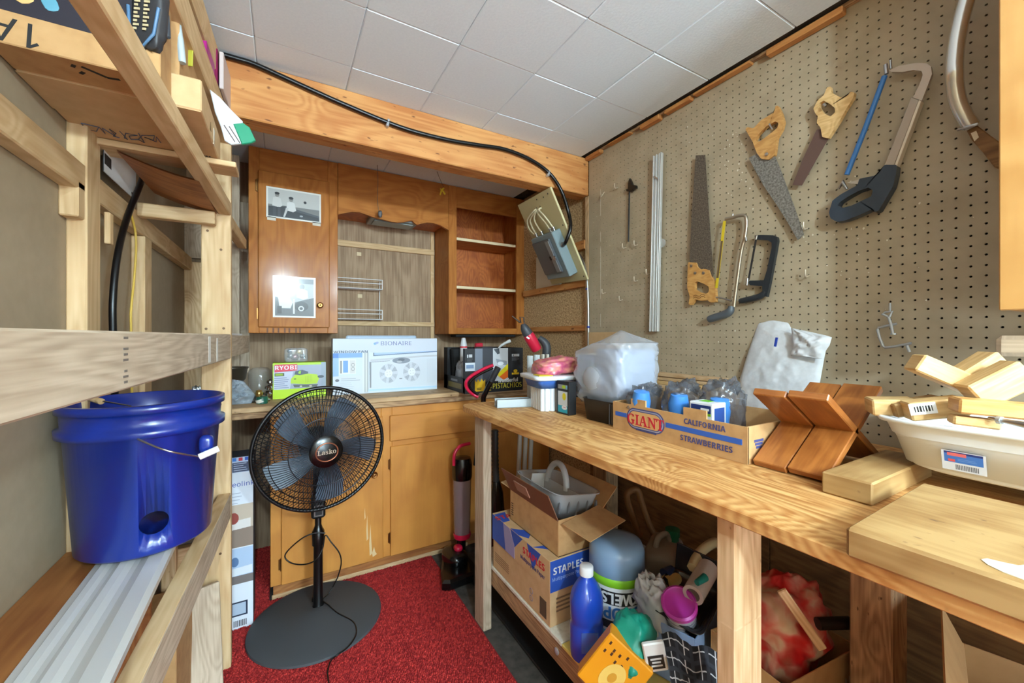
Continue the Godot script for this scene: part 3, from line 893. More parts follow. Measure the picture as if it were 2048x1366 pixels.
func photos(z: float):
	var pm := printed(256, 160, Color8(226, 222, 212), func(im: Image):
		rc(im, 8, 8, 240, 144, Color8(190, 188, 182))
		rc(im, 8, 90, 240, 62, Color8(120, 118, 114))
		pg(im, [10, 100, 90, 92, 246, 128, 246, 150, 10, 150], Color8(44, 44, 46))
		pg(im, [90, 92, 246, 122, 246, 132, 80, 104], Color8(70, 72, 76))
		for q in [[48, 36, Color8(205, 202, 196)], [112, 52, Color8(214, 212, 208)]]:
			el(im, q[0], q[1], 10, 13, Color8(140, 136, 130))
			el(im, q[0], q[1] - 7, 11, 7, Color8(50, 48, 48))
			pg(im, [q[0] - 22, q[1] + 60, q[0] - 18, q[1] + 18, q[0], q[1] + 12, q[0] + 16, q[1] + 18, q[0] + 24, q[1] + 56, q[0] + 10, q[1] + 66], q[2])
		rc(im, 30, 100, 14, 50, Color8(56, 56, 60)); rc(im, 52, 100, 12, 50, Color8(62, 62, 66))
		pg(im, [88, 100, 100, 100, 84, 148, 76, 148], Color8(196, 194, 190))
		el(im, 178, 58, 7, 7, Color8(30, 30, 32))
		el(im, 160, 134, 8, 5, Color8(150, 150, 152)), 0.3)
	var t := thing("photograph", "black and white photograph of two men beside a car, taped high on the door", "photograph", Vector3(0.054, 1.87, z))
	part(sheet(mb().bb(Vector3(-0.076, 1.868, z), Vector3(0.184, 2.03, z + 0.001), 0.0), 0.26, 0.162, Transform3D(Basis.IDENTITY, Vector3(0.054, 1.949, z + 0.001))), "print", pm, t)
	for x in [-0.052, 0.162]: part(mb().bb(Vector3(x - 0.02, 1.853, z), Vector3(x + 0.02, 1.872, z + 0.0014), 0.0), "tape", flat(Color8(214, 204, 186), 0.6), t)
	var pm2 := printed(200, 220, Color8(228, 226, 220), func(im: Image):
		rc(im, 10, 10, 180, 200, Color8(178, 180, 182))
		rc(im, 10, 10, 180, 26, Color8(120, 122, 126))
		pg(im, [10, 110, 90, 140, 190, 110, 190, 210, 10, 210], Color8(84, 86, 90))
		el(im, 130, 158, 34, 26, Color8(36, 36, 40))
		el(im, 130, 170, 14, 14, Color8(200, 200, 202)); el(im, 130, 170, 8, 8, Color8(60, 60, 64))
		el(im, 134, 52, 12, 14, Color8(130, 128, 126))
		pg(im, [108, 110, 112, 70, 134, 62, 160, 72, 164, 112, 140, 122], Color8(224, 224, 222))
		pg(im, [20, 90, 60, 80, 90, 140, 80, 170, 30, 170], Color8(214, 214, 212))
		rc(im, 20, 160, 20, 40, Color8(40, 40, 44)); rc(im, 92, 120, 8, 80, Color8(214, 216, 218)), 0.12)
	t = thing("photograph", "glossy black and white snapshot of men with a car, taped low on the door", "photograph", Vector3(0.055, 1.342, z))
	part(sheet(mb().bb(Vector3(-0.046, 1.342, z), Vector3(0.157, 1.563, z + 0.001), 0.0), 0.203, 0.221, Transform3D(Basis.IDENTITY, Vector3(0.0555, 1.4525, z + 0.001))), "print", pm2, t)

func bench():
	var t := thing("workbench", "long fir plywood workbench along the pegboard on weathered posts", "workbench", Vector3(1.1, 0, -0.7))
	var po := PackedVector2Array()
	var z0 := -1.715
	po.append(Vector2(0.70, 0.9)); po.append(Vector2(1.486, 0.9)); po.append(Vector2(1.486, z0))
	for k in 7:
		var a := PI / 2 * k / 6.0
		po.append(Vector2(0.76 - 0.06 * sin(a), z0 + 0.06 - 0.06 * cos(a)))
	# outline lies in (x, z): stand it level
	var b := mb()
	b.g = 1
	b.prism(po, 0.026, Transform3D(Basis(Vector3.RIGHT, Vector3(0, 0, 1), Vector3(0, -1, 0)), Vector3(0, 0.93, 0)), 0.002)
	part(b, "top_board", M.fir, t)
	for q in [[0.73, -1.606, 0.768, -1.516], [0.73, -0.478, 0.819, -0.44], [1.2, -0.44, 1.29, -0.36], [1.4, -1.6, 1.48, -1.5]]:
		part(mb().bb(Vector3(q[0], 0.0, q[1]), Vector3(q[2], 0.903, q[3]), 0.003), "leg", [M.greypine, M.pine2, M.old, M.old][[0.73, 0.7301, 1.2, 1.4].find(q[0]) if q[1] < -1 or q[0] > 1 else 1], t)
	part(mb().bb(Vector3(0.775, 0.175, -1.66), Vector3(0.813, 0.25, 0.4)), "rail", M.old, t)
	part(mb().lathe([Vector2(0, 0), Vector2(0.011, 0), Vector2(0.011, 0.003), Vector2(0.006, 0.006), Vector2(0, 0.006)], 14, Transform3D(Basis(Vector3(0, 0, 1), Vector3(-1, 0, 0), Vector3(0, -1, 0)), Vector3(0.775, 0.215, -1.06))), "bolt", M.galv, t)
	part(mb().bb(Vector3(1.38, 0.175, -1.66), Vector3(1.418, 0.25, 0.4)), "rail", M.old, t)
	part(mb().bb(Vector3(0.77, 0.25, -1.66), Vector3(1.47, 0.264, -1.03), 0.002), "shelf_board", mottle([Color8(206, 196, 176), Color8(226, 218, 200), Color8(232, 226, 212)], 0.03, 99, 0.3, 0.7), t, "white-faced board")
	part(mb().bb(Vector3(0.77, 0.25, -1.028), Vector3(1.47, 0.262, 0.4), 0.002), "shelf_board", flat(Color8(232, 204, 110), 0.6), t, "pale yellow board")
	# thick scarred board lying at the near end
	t = thing("chopping_board", "thick scarred maple board lying on the near end of the workbench", "board", Vector3(0.9, 0.931, 0.1))
	b = mb()
	b.box(Vector3(0.33, 0.042, 0.9), Vector3.ZERO, rot(Vector3(0.862, 0.952, 0.19), 1.5), 0.004)
	part(b, "board", M.worn, t)
	part(mb().prism(pts2([0.704, -0.1, 0.707, -0.118, 0.714, -0.13, 0.724, -0.137, 0.733, -0.134, 0.737, -0.122, 0.742, -0.112, 0.752, -0.108, 0.758, -0.098, 0.759, -0.078, 0.752, -0.06, 0.738, -0.05, 0.722, -0.046, 0.71, -0.055, 0.704, -0.072]), 0.001, Transform3D(Basis(Vector3.RIGHT, Vector3(0, 0, 1), Vector3(0, -1, 0)), Vector3(0, 0.974, 0.0))), "paint_blot", flat(Color8(240, 228, 200), 0.5), t, "cream paint blot")

const RD := Vector3(-0.04257, 0, 0.99909)
const RN := Vector3(0.99909, 0, 0.04257)
# point in the left rack's own frame: a towards the camera from the far post, off across
func rk(a: float, y: float, off := 0.0) -> Vector3:
	return Vector3(-0.168, y, -1.814) + RD * a + RN * off
func rail(root: Node3D, called: String, a0: float, a1: float, y0: float, y1: float, off := -0.038, th := 0.038, m: Material = M.pine):
	var o := part(mb().bar(rk(a0, (y0 + y1) / 2, off + th / 2), rk(a1, (y0 + y1) / 2, off + th / 2), Vector3.UP, y1 - y0, th, 0.003), called, m, root)
	return o
func screw(at: Vector3, n: Vector3, root: Node3D, r := 0.0045):
	var x := n.cross(Vector3.UP if absf(n.y) < 0.9 else Vector3.RIGHT).normalized()
	part(mb().lathe([Vector2(0, -0.001), Vector2(r, -0.001), Vector2(r, 0.0006), Vector2(r * 0.4, 0.0012), Vector2(0, 0.0004)], 10, Transform3D(Basis(x, n, x.cross(n)), at)), "screw", flat(Color8(110, 84, 60), 0.5, 0.6), root)

func left_rack():
	var t := thing("storage_rack", "tall raw pine storage rack of posts and rails along the grey wall", "rack", Vector3(-0.3, 0, -1.4))
	var post := part(mb().bb(Vector3(-0.257, 0.005, -1.852), Vector3(-0.168, 2.2, -1.814), 0.003), "post", M.pine, t)
	for q in [[-0.238, 1.625], [-0.198, 1.56], [-0.242, 1.268], [-0.19, 1.27], [-0.2, 0.99], [-0.215, 0.83], [-0.19, 0.62], [-0.2, 0.44], [-0.21, 0.3]]:
		screw(Vector3(q[0], q[1], -1.814), Vector3(0, 0, 1), post)
	part(mb().bb(Vector3(-0.257, 0.925, -2.6), Vector3(-0.2, 2.2, -2.562), 0.003), "post", M.greypine, t)
	part(mb().bb(Vector3(-0.34, 0.005, 0.3), Vector3(-0.25, 2.2, 0.338), 0.003), "post", M.pine, t)
	# long rails on the open side
	rail(t, "rail", 0.0, 2.1, 1.69, 1.738)
	rail(t, "rail", -0.65, -0.04, 1.69, 1.738, -0.06)
	rail(t, "rail", 0.0, 2.1, 1.955, 2.04)
	rail(t, "rail", 0.0, 2.1, 2.1, 2.19, -0.03, 0.02)
	var mr = rail(t, "rail", 0.0, 2.1, 1.158, 1.248, -0.038, 0.038, M.greypine)
	rail(t, "rail", -0.66, -0.039, 1.158, 1.245, -0.05, 0.038, M.greypine)
	rail(t, "rail", 0.0, 2.1, 0.567, 0.656, -0.038, 0.038, M.greypine)
	rail(t, "rail", 0.001, 2.1, 0.656, 0.659, -0.0378, 0.0376, M.pine)
	# uprights and rail against the wall
	for q in [[-1.455, -1.37, 2.2], [-1.93, -1.845, 1.59], [-0.6, -0.51, 2.2]]:
		part(mb().bb(Vector3(LEFT + 0.0005, 0.005, q[0]), Vector3(-0.417, q[2], q[1]), 0.003), "upright", M.pine, t)
	part(mb().bb(Vector3(LEFT + 0.0005, 0.925, -2.74), Vector3(-0.37, 1.64, -2.70), 0.003), "upright", M.pine2, t)
	part(mb().bb(Vector3(LEFT + 0.0005, 1.66, -2.74), Vector3(-0.37, 2.0, -2.7), 0.003), "upright", M.greypine, t)
	part(mb().bb(Vector3(LEFT + 0.0005, 1.592, -2.69), Vector3(-0.42, 1.66, -0.3), 0.003), "wall_rail", M.pine, t)
	part(mb().bb(Vector3(-0.42, 1.64, -1.80), Vector3(-0.21, 1.685, -1.762), 0.003), "cross_rail", M.pine, t)
	part(mb().bb(Vector3(LEFT + 0.0005, 1.524, -1.369), Vector3(-0.42, 1.61, -1.332), 0.003), "block", M.pine, t)
	part(mb().bb(Vector3(-0.417, 1.49, -1.5), Vector3(-0.404, 1.575, -1.475), 0.002), "block", M.pine, t)
	for z in [-1.475, -0.5]:
		part(mb().bb(Vector3(-0.45, 1.739, z - 0.045), Vector3(-0.12 if z < -1.2 else -0.2, 1.755, z + 0.045), 0.002), "slat", M.pine, t)
	part(mb().bb(Vector3(-0.45, 2.042, -1.8), Vector3(-0.2, 2.058, -1.5), 0.002), "slat", M.pine, t)
	# lower shelf
	part(mb().bb(Vector3(-0.4545, 0.705, -1.74), Vector3(-0.24, 0.72, -0.3), 0.002), "shelf_board", M.brownply, t)
	for z in [-1.72, -0.5]:
		part(mb().bb(Vector3(-0.45, 0.66, z), Vector3(-0.21, 0.704, z + 0.038), 0.003), "cross_rail", M.pine2, t)
	part(mb().bb(Vector3(-0.45, 0.40, -1.845), Vector3(-0.258, 0.49, -1.807), 0.003), "cross_rail", M.pine2, t)
	part(mb().bb(Vector3(-0.36, 0.005, -1.806), Vector3(-0.32, 0.66, -1.77), 0.003), "brace", M.pine2, t)
	# stamps on the middle rail
	var sm := flat(Color8(120, 108, 98), 0.8)
	var gy := 1.17
	for k in 9:
		var w: float = [0.014, 0.02, 0.012, 0.0, 0.02, 0.016, 0.02, 0.0, 0.018][k]
		if w > 0: part(mb().bar(rk(0.985 - w / 2, gy + k * 0.0085, 0.0), rk(0.985 + w / 2, gy + k * 0.0085, 0.0), Vector3.UP, 0.0035, 0.0008, 0.0), "stamp_mark", sm, mr)
	var pm := flat(Color8(226, 220, 210), 0.9)
	for q in [[0.36, 0.03, 1.165, 1.24], [0.25, 0.024, 1.162, 1.235]]:
		part(mb().bar(rk(q[0], (q[2] + q[3]) / 2, 0.0), rk(q[0] + q[1], (q[2] + q[3]) / 2, 0.0), Vector3.UP, q[3] - q[2], 0.0008, 0.0), "chalk_smear", pm, mr)

func rack_things():
	single(mb().bar(rk(-0.1, 1.249, -0.03), rk(-0.42, 1.249, -0.03), Vector3.UP, 0.008, 0.03, 0.001), "plastic_strip", M.white, "white plastic strip lying on the rear rail behind the rack post", "strip")
	# blue bucket, hollow, with a round hole near its foot
	var at := Vector3(-0.292, 0.743, -1.315)
	var t := thing("bucket", "blue plastic bucket with wire bail and a round hole, on the rack shelf", "bucket", at)
	var bm := flat(Color8(10, 38, 122), 0.28, 0.0, 0.4)
	var cs := CSGCombiner3D.new()
	cs.name = "body"
	t.add_child(cs)
	var sp := CSGPolygon3D.new()
	sp.polygon = pts2([0.0, 0.0, 0.122, 0.0, 0.127, 0.006, 0.144, 0.27, 0.156, 0.272, 0.157, 0.288, 0.147, 0.292, 0.149, 0.325, 0.156, 0.326, 0.156, 0.343, 0.149, 0.345, 0.1465, 0.343, 0.14, 0.27, 0.123, 0.01, 0.0, 0.008])
	sp.mode = CSGPolygon3D.MODE_SPIN
	sp.spin_degrees = 360
	sp.spin_sides = 64
	sp.smooth_faces = true
	cs.add_child(sp)
	var hole := CSGCylinder3D.new()
	hole.radius = 0.026
	hole.height = 0.1
	hole.sides = 28
	hole.operation = CSGShape3D.OPERATION_SUBTRACTION
	var hd := Vector3(0.30, 0, 0.954).normalized()
	hole.transform = Transform3D(Basis(Vector3.UP.cross(hd), hd, Vector3.UP.cross(hd).cross(hd)), hd * 0.14 + Vector3(0, 0.075, 0))
	cs.add_child(hole)
	cs.material_override = bm
	var bp: Array = spline([Vector3(-0.326, 1.047, -1.229), Vector3(-0.303, 1.03, -1.193), Vector3(-0.26, 1.011, -1.149), Vector3(-0.214, 0.99, -1.127), Vector3(-0.169, 0.961, -1.168)])
	part(mb().tube(bp, 0.0022, 6), "bail", M.steel, t)
	part(mb().tube([Vector3(-0.169, 0.96, -1.168), Vector3(-0.133, 0.973, -1.176)], 0.0075, 10), "grip", M.white, t)
	part(mb().blob(Vector3(0.03, 0.045, 0.03), Transform3D(Basis.IDENTITY, Vector3(-0.159, 0.982, -1.197)), 0.7, 0, 1, 1, 10, 14), "ear", bm, t)
	# trim moulding under the bucket
	t = thing("moulding", "long white ridged trim moulding lying on the rack shelf under the bucket", "moulding", Vector3(-0.31, 0.722, -1.0))
	var pr := pts2([-0.068, 0.0, 0.068, 0.0, 0.068, 0.012, 0.058, 0.018, 0.03, 0.016, 0.014, 0.008, 0.004, 0.0075, -0.006, 0.014, -0.018, 0.016, -0.028, 0.008, -0.036, 0.007, -0.042, 0.013, -0.052, 0.015, -0.056, 0.009, -0.068, 0.008])
	part(mb().prism(pr, 1.25, fr(Vector3(-0.305, 0.721, -1.66), Vector3(0.9997, 0, -0.02), Vector3.UP)), "profile_strip", flat(Color8(192, 188, 184), 0.35, 0.0, 0.3), t)
	# pipe and hoses
	t = thing("dowel", "thin pale wooden dowel with metal rod poking out above the bucket", "dowel", Vector3(-0.379, 1.083, -1.334))
	part(mb().tube([Vector3(-0.402, 1.095, -1.325), Vector3(-0.366, 1.089, -1.281)], 0.007, 10), "dowel", M.pine, t)
	part(mb().tube([Vector3(-0.363, 1.09, -1.279), Vector3(-0.323, 1.07, -1.314)], 0.002, 6), "rod", M.steel, t)
	single(mb().tube(spline([Vector3(-0.4, 1.788, -1.771), Vector3(-0.4, 1.717, -1.707), Vector3(-0.4, 1.611, -1.61), Vector3(-0.4, 1.523, -1.546), Vector3(-0.4, 1.437, -1.503), Vector3(-0.4, 1.339, -1.48), Vector3(-0.4, 1.258, -1.48), Vector3(-0.4, 1.079, -1.495), Vector3(-0.41, 1.018, -1.54)]), 0.0085, 10), "hose", flat(Color(0.03, 0.03, 0.035), 0.35), "thick black hose hanging down the grey wall inside the rack", "hose")
	single(mb().tube(spline([Vector3(-0.414, 1.625, -1.686), Vector3(-0.413, 1.583, -1.721), Vector3(-0.412, 1.52, -1.727), Vector3(-0.412, 1.42, -1.707), Vector3(-0.412, 1.323, -1.678), Vector3(-0.412, 1.26, -1.678), Vector3(-0.412, 1.04, -1.687)]), 0.0032, 8), "extension_cable", flat(Color8(206, 168, 70), 0.5), "thin yellow cable hanging beside the black hose", "cable")
	# bowed hardboard sheet under the top shelf
	var rows := []
	for i in 13:
		var row := []
		var f := i / 12.0
		for j in 11:
			var g := j / 10.0
			var x := lerpf(-0.385, -0.21, g)
			row.append(Vector3(x, 1.688 + 0.046 * pow(1.0 - g, 1.6) + 0.0 * f, lerpf(-1.81, -1.45, f)))
		rows.append(row)
	var bow := mb().surf(rows, false)
	var r2 := []
	for r in rows:
		var q := []
		for p in r: q.append(p + Vector3(0, 0.004, 0))
		r2.append(q)
	bow.surf(r2, false, true)
	single(bow, "hardboard_sheet", M.brownply, "bowed orange-brown hardboard sheet stored under the top shelf boards", "sheet")
	# notice on the wall
	var nm := printed(120, 160, Color8(226, 226, 228), func(im: Image):
		for k in 3: rc(im, 2, 30 + k * 42, 22, 26, Color8(30, 28, 30))
		lines(im, 4, 60, 18, 2, 42, 4, Color8(90, 88, 90))
		rc(im, 100, 146, 10, 8, Color8(30, 30, 30)), 0.6)
	t = thing("notice_sheet", "white paper sheet with black print propped on the wall rail", "paper", Vector3(-0.45, 1.69, -1.6))
	part(sheet(mb().bb(Vector3(-0.417, 1.682, -1.74), Vector3(-0.4155, 1.86, -1.47), 0.0), 0.27, 0.178, Transform3D(Basis(Vector3(0, 0, -1), Vector3.UP, Vector3(1, 0, 0)), Vector3(-0.4155, 1.771, -1.605))), "sheet", nm, t)
	# carton A: dark printed carton with the bold mark, upside down
	t = thing("carton", "large carton with dark printed band, upside-down black marking, on the rack top", "box", Vector3(-0.32, 1.756, -1.1))
	part(mb().bb(Vector3(-0.452, 1.757, -1.148), Vector3(-0.215, 2.03, -1.056), 0.002), "body", M.card, t)
	part(mb().bb(Vector3(-0.4519, 1.815, -1.0565), Vector3(-0.2155, 2.029, -1.0553), 0.0), "printed_band", flat(Color8(34, 27, 38), 0.5), t)
	for q in [[-0.44, 1.83, 0.02, 0.06, -25, Color8(60, 130, 160)], [-0.41, 1.838, 0.03, 0.05, 35, Color8(220, 176, 110)], [-0.37, 1.83, 0.022, 0.03, 20, Color8(90, 150, 170)], [-0.33, 1.835, 0.008, 0.05, 30, Color8(150, 104, 76)], [-0.315, 1.833, 0.008, 0.045, 30, Color8(150, 104, 76)], [-0.29, 1.85, 0.01, 0.06, 30, Color8(70, 110, 150)]]:
		part(mb().blob(Vector3(q[2], q[3], 0.0014), rot(Vector3(q[0], q[1] + 0.02, -1.055), 0, 0, q[4]), 0.7, 0, 1, 1, 6, 12), "print_mark", flat(q[5], 0.5), t)
	txt("1A", fr(Vector3(-0.412, 1.783, -1.0555), Vector3(-1, 0.05, 0), Vector3(0.05, -1, 0)), 0.042, M.ink, t, "lettering", false)
	for q in [[-0.335, -0.305, -1.075, -1.095], [-0.305, -0.285, -1.096, -1.092], [-0.35, -0.345, -1.085, -1.075], [-0.345, -0.338, -1.105, -1.095]]:
		part(mb().bar(Vector3(q[0], 1.7567, q[2]), Vector3(q[1], 1.7567, q[3]), Vector3(0, 0, 1), 0.006, 0.0008, 0.0), "print_mark", M.ink, t)
	# carton B: long flat carton with blue print underneath
	t = thing("carton", "long flat brown carton with blue outlined print underneath, across the rack top", "box", Vector3(-0.3, 1.756, -1.3))
	part(mb().bb(Vector3(-0.452, 1.757, -1.47), Vector3(-0.162, 1.83, -1.152), 0.003), "body", M.card2, t)
	part(mb().bb(Vector3(-0.452, 1.7558, -1.302), Vector3(-0.163, 1.7572, -1.154), 0.0005), "flap", M.card2, t)
	var bl := flat(Color8(92, 104, 128), 0.7)
	for pl in [pts2([-0.466, -1.402, -0.431, -1.407, -0.446, -1.437, -0.468, -1.436, -0.466, -1.402]), pts2([-0.43, -1.407, -0.429, -1.444, -0.424, -1.408, -0.407, -1.448, -0.408, -1.407, -0.4, -1.427, -0.413, -1.449, -0.4, -1.453]), pts2([-0.386, -1.408, -0.382, -1.454, -0.388, -1.449, -0.374, -1.413, -0.348, -1.414, -0.371, -1.428, -0.373, -1.449, -0.353, -1.441]), pts2([-0.341, -1.399, -0.343, -1.456, -0.353, -1.441, -0.335, -1.407, -0.303, -1.394, -0.314, -1.427, -0.332, -1.417, -0.309, -1.434, -0.3, -1.399, -0.298, -1.434])]:
		var pp := []
		for v in pl: pp.append(Vector3(lerpf(-0.435, -0.225, clampf((v.x + 0.48) / 0.25, 0.0, 1.0)), 1.7556, v.y + 0.045))
		part(mb().tube(pp, 0.0011, 4), "print_outline", bl, t)
	for k in 4: part(mb().bb(Vector3(-0.205 + k * 0.007, 1.7552, -1.43), Vector3(-0.201 + k * 0.007, 1.7562, -1.426), 0.0), "print_mark", M.ink, t)
	part(mb().prism(pts2([-0.01, 0.0, 0.012, 0.002, 0.004, 0.024]), 0.0008, Transform3D(Basis(Vector3(0, 0, -1), Vector3.UP, Vector3(1, 0, 0)), Vector3(-0.1622, 1.77, -1.28))), "print_mark", flat(Color8(120, 88, 44), 0.7), t)
	part(mb().bb(Vector3(-0.163, 1.757, -1.35), Vector3(-0.1613, 1.8, -1.33), 0.0), "tape", flat(Color8(214, 196, 168), 0.35), t)
	# upright cartons and odds on top of it
	t = thing("open_carton", "brown carton with cream torn edges standing on the long flat carton", "box", Vector3(-0.28, 1.831, -1.26))
	part(mb().bb(Vector3(-0.44, 1.831, -1.42), Vector3(-0.205, 2.036, -1.17), 0.002), "body", M.card, t)
	part(mb().bar(rk(0.52, 1.845, -0.045), rk(0.60, 2.04, -0.045), Vector3(1, 0, 0), 0.012, 0.055, 0.002), "flap", M.card2, t)
	part(mb().bar(rk(0.62, 1.835, -0.05), rk(0.68, 2.02, -0.05), Vector3(1, 0, 0), 0.01, 0.03, 0.002), "flap", M.card, t)
	t = thing("zip_pouch", "black pouch with cream lettering hanging behind the top rack rail", "pouch", Vector3(-0.225, 1.856, -1.027))
	var pd := fr(Vector3(-0.229, 1.886, -1.052), Vector3(0.87, -0.1, 0.5), Vector3(0.1, 1, 0.1))
	part(mb().blob(Vector3(0.062, 0.15, 0.03), pd, 0.6, 0.15, 2.0, 6, 14, 20), "body", flat(Color8(52, 50, 52), 0.5), t)
	part(mb().tube([pd * Vector3(-0.03, 0.0, 0.016), pd * Vector3(-0.022, -0.05, 0.018), pd * Vector3(0.0, -0.078, 0.014), pd * Vector3(0.024, -0.05, 0.016), pd * Vector3(0.03, 0.0, 0.016)], 0.003, 8), "piping", flat(Color8(82, 116, 150), 0.4), t)
	for k in 2:
		for j in 9: part(mb().bb(Vector3(0, 0, 0), Vector3(0.007 + 0.004 * (j % 2), 0.0042, 0.001), 0.0), "letter_mark", flat(Color8(206, 184, 142), 0.6), t).transform = Transform3D(pd.basis, pd * Vector3(-0.017 + k * 0.019, -0.045 + j * 0.0075, 0.0165) - t.position)
	t = thing("tool_case", "dark slate plastic case wedged below the black pouch", "case", Vector3(-0.262, 1.882, -1.14))
	part(mb().box(Vector3(0.026, 0.13, 0.03), Vector3.ZERO, fr(Vector3(-0.263, 1.9, -1.141), Vector3(0.85, -0.4, 0.3), Vector3(-0.25, 1, 0)), 0.004), "shell", flat(Color8(48, 56, 62), 0.35), t)
	part(mb().box(Vector3(0.04, 0.05, 0.012), Vector3.ZERO, fr(Vector3(-0.226, 1.893, -1.097), Vector3(0.9, 0, 0.4), Vector3(0, 1, 0.1)), 0.003), "cover", flat(Color8(74, 82, 92), 0.4), t)
	single(mb().tube(spline([Vector3(-0.217, 2.059, -1.184), Vector3(-0.213, 1.99, -1.182), Vector3(-0.207, 1.933, -1.178), Vector3(-0.201, 1.868, -1.175)]), [0.005, 0.005, 0.005, 0.005, 0.005, 0.005, 0.005, 0.006, 0.006, 0.007, 0.007, 0.007, 0.007, 0.008, 0.008, 0.008, 0.008, 0.008, 0.0075], 10), "metal_rod", flat(Color8(196, 208, 210), 0.3, 0.3), "slim pale metal rod hanging down among the rack cartons", "rod")
	single(mb().blob(Vector3(0.035, 0.16, 0.02), fr(Vector3(-0.234, 2.022, -1.229), Vector3(0.9, 0, 0.4), Vector3(-0.1, 1, 0)), 0.7, 0.3, 2.0, 9), "plastic_bag", flat(Color8(222, 226, 232), 0.35), "crumpled white plastic bag beside the pale metal rod", "bag")
	single(mb().box(Vector3(0.03, 0.05, 0.004), Vector3.ZERO, fr(Vector3(-0.209, 1.94, -1.272), Vector3(0.9, 0, 0.4), Vector3(0.1, 1, 0)), 0.001), "price_tag", flat(Color8(178, 172, 56), 0.6), "small olive yellow tag behind the pale metal rod", "tag")
	t = thing("book", "magenta and white books leaning at the far top end of the rack", "book", rk(0.2, 2.042, -0.02))
	part(mb().box(Vector3(0.02, 0.13, 0.12), Vector3.ZERO, Transform3D(Basis(RN, Vector3.UP, RD), rk(0.3, 2.115, -0.02)), 0.002), "cover", flat(Color8(170, 24, 124), 0.4), t)
	part(mb().box(Vector3(0.018, 0.125, 0.1), Vector3.ZERO, Transform3D(Basis(RN, Vector3.UP, RD), rk(0.17, 2.108, -0.015)), 0.002), "cover", flat(Color8(130, 16, 70), 0.4), t)
	part(mb().box(Vector3(0.012, 0.12, 0.16), Vector3.ZERO, Transform3D(Basis(RN, Vector3.UP, RD), rk(0.14, 2.104, 0.004)), 0.002), "cover", flat(Color8(206, 190, 186), 0.5), t)
	# bag of seed or soil, white with a green corner
	t = thing("seed_packet", "crumpled white packet with a green printed corner sticking out of the rack", "packet", Vector3(-0.123, 1.812, -1.43))
	part(mb().prism(pts2([-0.182, 1.948, -0.158, 1.932, -0.135, 1.907, -0.103, 1.877, -0.11, 1.849, -0.105, 1.811, -0.132, 1.802, -0.147, 1.81, -0.156, 1.847, -0.17, 1.887]), 0.012, Transform3D(Basis.IDENTITY, Vector3(0, 0, -1.436)), 0.002), "bag", flat(Color8(214, 218, 222), 0.4), t)
	part(mb().prism(pts2([-0.126, 1.862, -0.102, 1.871, -0.086, 1.862, -0.071, 1.827, -0.082, 1.817, -0.105, 1.807]), 0.013, Transform3D(Basis.IDENTITY, Vector3(0, 0, -1.433)), 0.002), "green_corner", flat(Color8(30, 142, 104), 0.4), t)
	for k in 2: part(mb().tube([Vector3(-0.148, 1.851, -1.423), Vector3(-0.122, 1.809, -1.423)].map(func(p): return p + Vector3(0.012 * k, 0.002, 0)), 0.0014, 4), "print_line", flat(Color8(120, 104, 100), 0.6), t)
	# below the shelf
	t = thing("wall_cover_box", "old brown carton stored on the floor at the back of the rack", "box", Vector3(-0.34, 0, -1.5))
	part(mb().bb(Vector3(-0.45, 0.006, -1.74), Vector3(-0.27, 0.385, -1.5), 0.003), "body", M.card, t)
	t = thing("plywood_offcut", "brown plywood offcut standing on edge under the rack shelf", "board", Vector3(-0.35, 0, -1.4))
	part(mb().bb(Vector3(-0.45, 0.006, -1.44), Vector3(-0.31, 0.55, -1.425), 0.002), "board", M.brownply, t)
	single(mb().tube(spline([Vector3(-0.363, 0.5, -1.567), Vector3(-0.35, 0.456, -1.548), Vector3(-0.336, 0.412, -1.517), Vector3(-0.323, 0.377, -1.475)]), 0.006, 8), "cord", M.blackmat, "short black cord hanging below the rack shelf", "cord")
	t = thing("meter_box", "old dark panel with a round dial behind the low rack rail", "panel", Vector3(-0.3, 0.495, -1.83))
	part(mb().bb(Vector3(-0.4, 0.493, -1.85), Vector3(-0.262, 0.655, -1.83), 0.003), "panel", flat(Color8(92, 76, 62), 0.6), t)
	part(mb().lathe([Vector2(0, 0), Vector2(0.014, 0), Vector2(0.014, 0.006), Vector2(0, 0.008)], 16, Transform3D(Basis(Vector3.RIGHT, Vector3(0, 0, 1), Vector3(0, -1, 0)), Vector3(-0.3, 0.55, -1.83))), "dial", M.black, t)
	part(mb().bb(Vector3(-0.304, 0.575, -1.83), Vector3(-0.296, 0.61, -1.826), 0.001), "lever", flat(Color8(150, 132, 112), 0.5), t)
	t = thing("magazine", "glossy magazine page stuck behind the low rack rail by the post", "magazine", Vector3(-0.281, 0.214, -1.86))
	part(mb().bb(Vector3(-0.255, 0.25, -1.88), Vector3(-0.19, 0.42, -1.86), 0.001).box(Vector3(0.01, 0.01, 0.01), Vector3(-0.23, 0.3, -1.87)), "cover", flat(Color8(176, 186, 200), 0.3), t)
	single(mb().box(Vector3(0.1, 0.35, 0.02), Vector3.ZERO, rot(Vector3(-0.24, 0.18, -1.75), 20, -8, 0), 0.003), "old_board", M.greypine, "short grey weathered board leaning inside the foot of the rack", "board")

func peg(x: float) -> Transform3D:
	return Transform3D(Basis(Vector3(0, 0, 1), Vector3.UP, Vector3(-1, 0, 0)), Vector3(x, 0, 0))
func rivet(p: Vector3, root: Node3D, r := 0.006):
	part(mb().lathe([Vector2(0, -0.001), Vector2(r, -0.001), Vector2(r, 0.0005), Vector2(r * 0.5, 0.0014), Vector2(0, 0.0016)], 14, Transform3D(Basis(Vector3(0, 0, 1), Vector3(-1, 0, 0), Vector3(0, -1, 0)), p)), "rivet", M.steel, root)
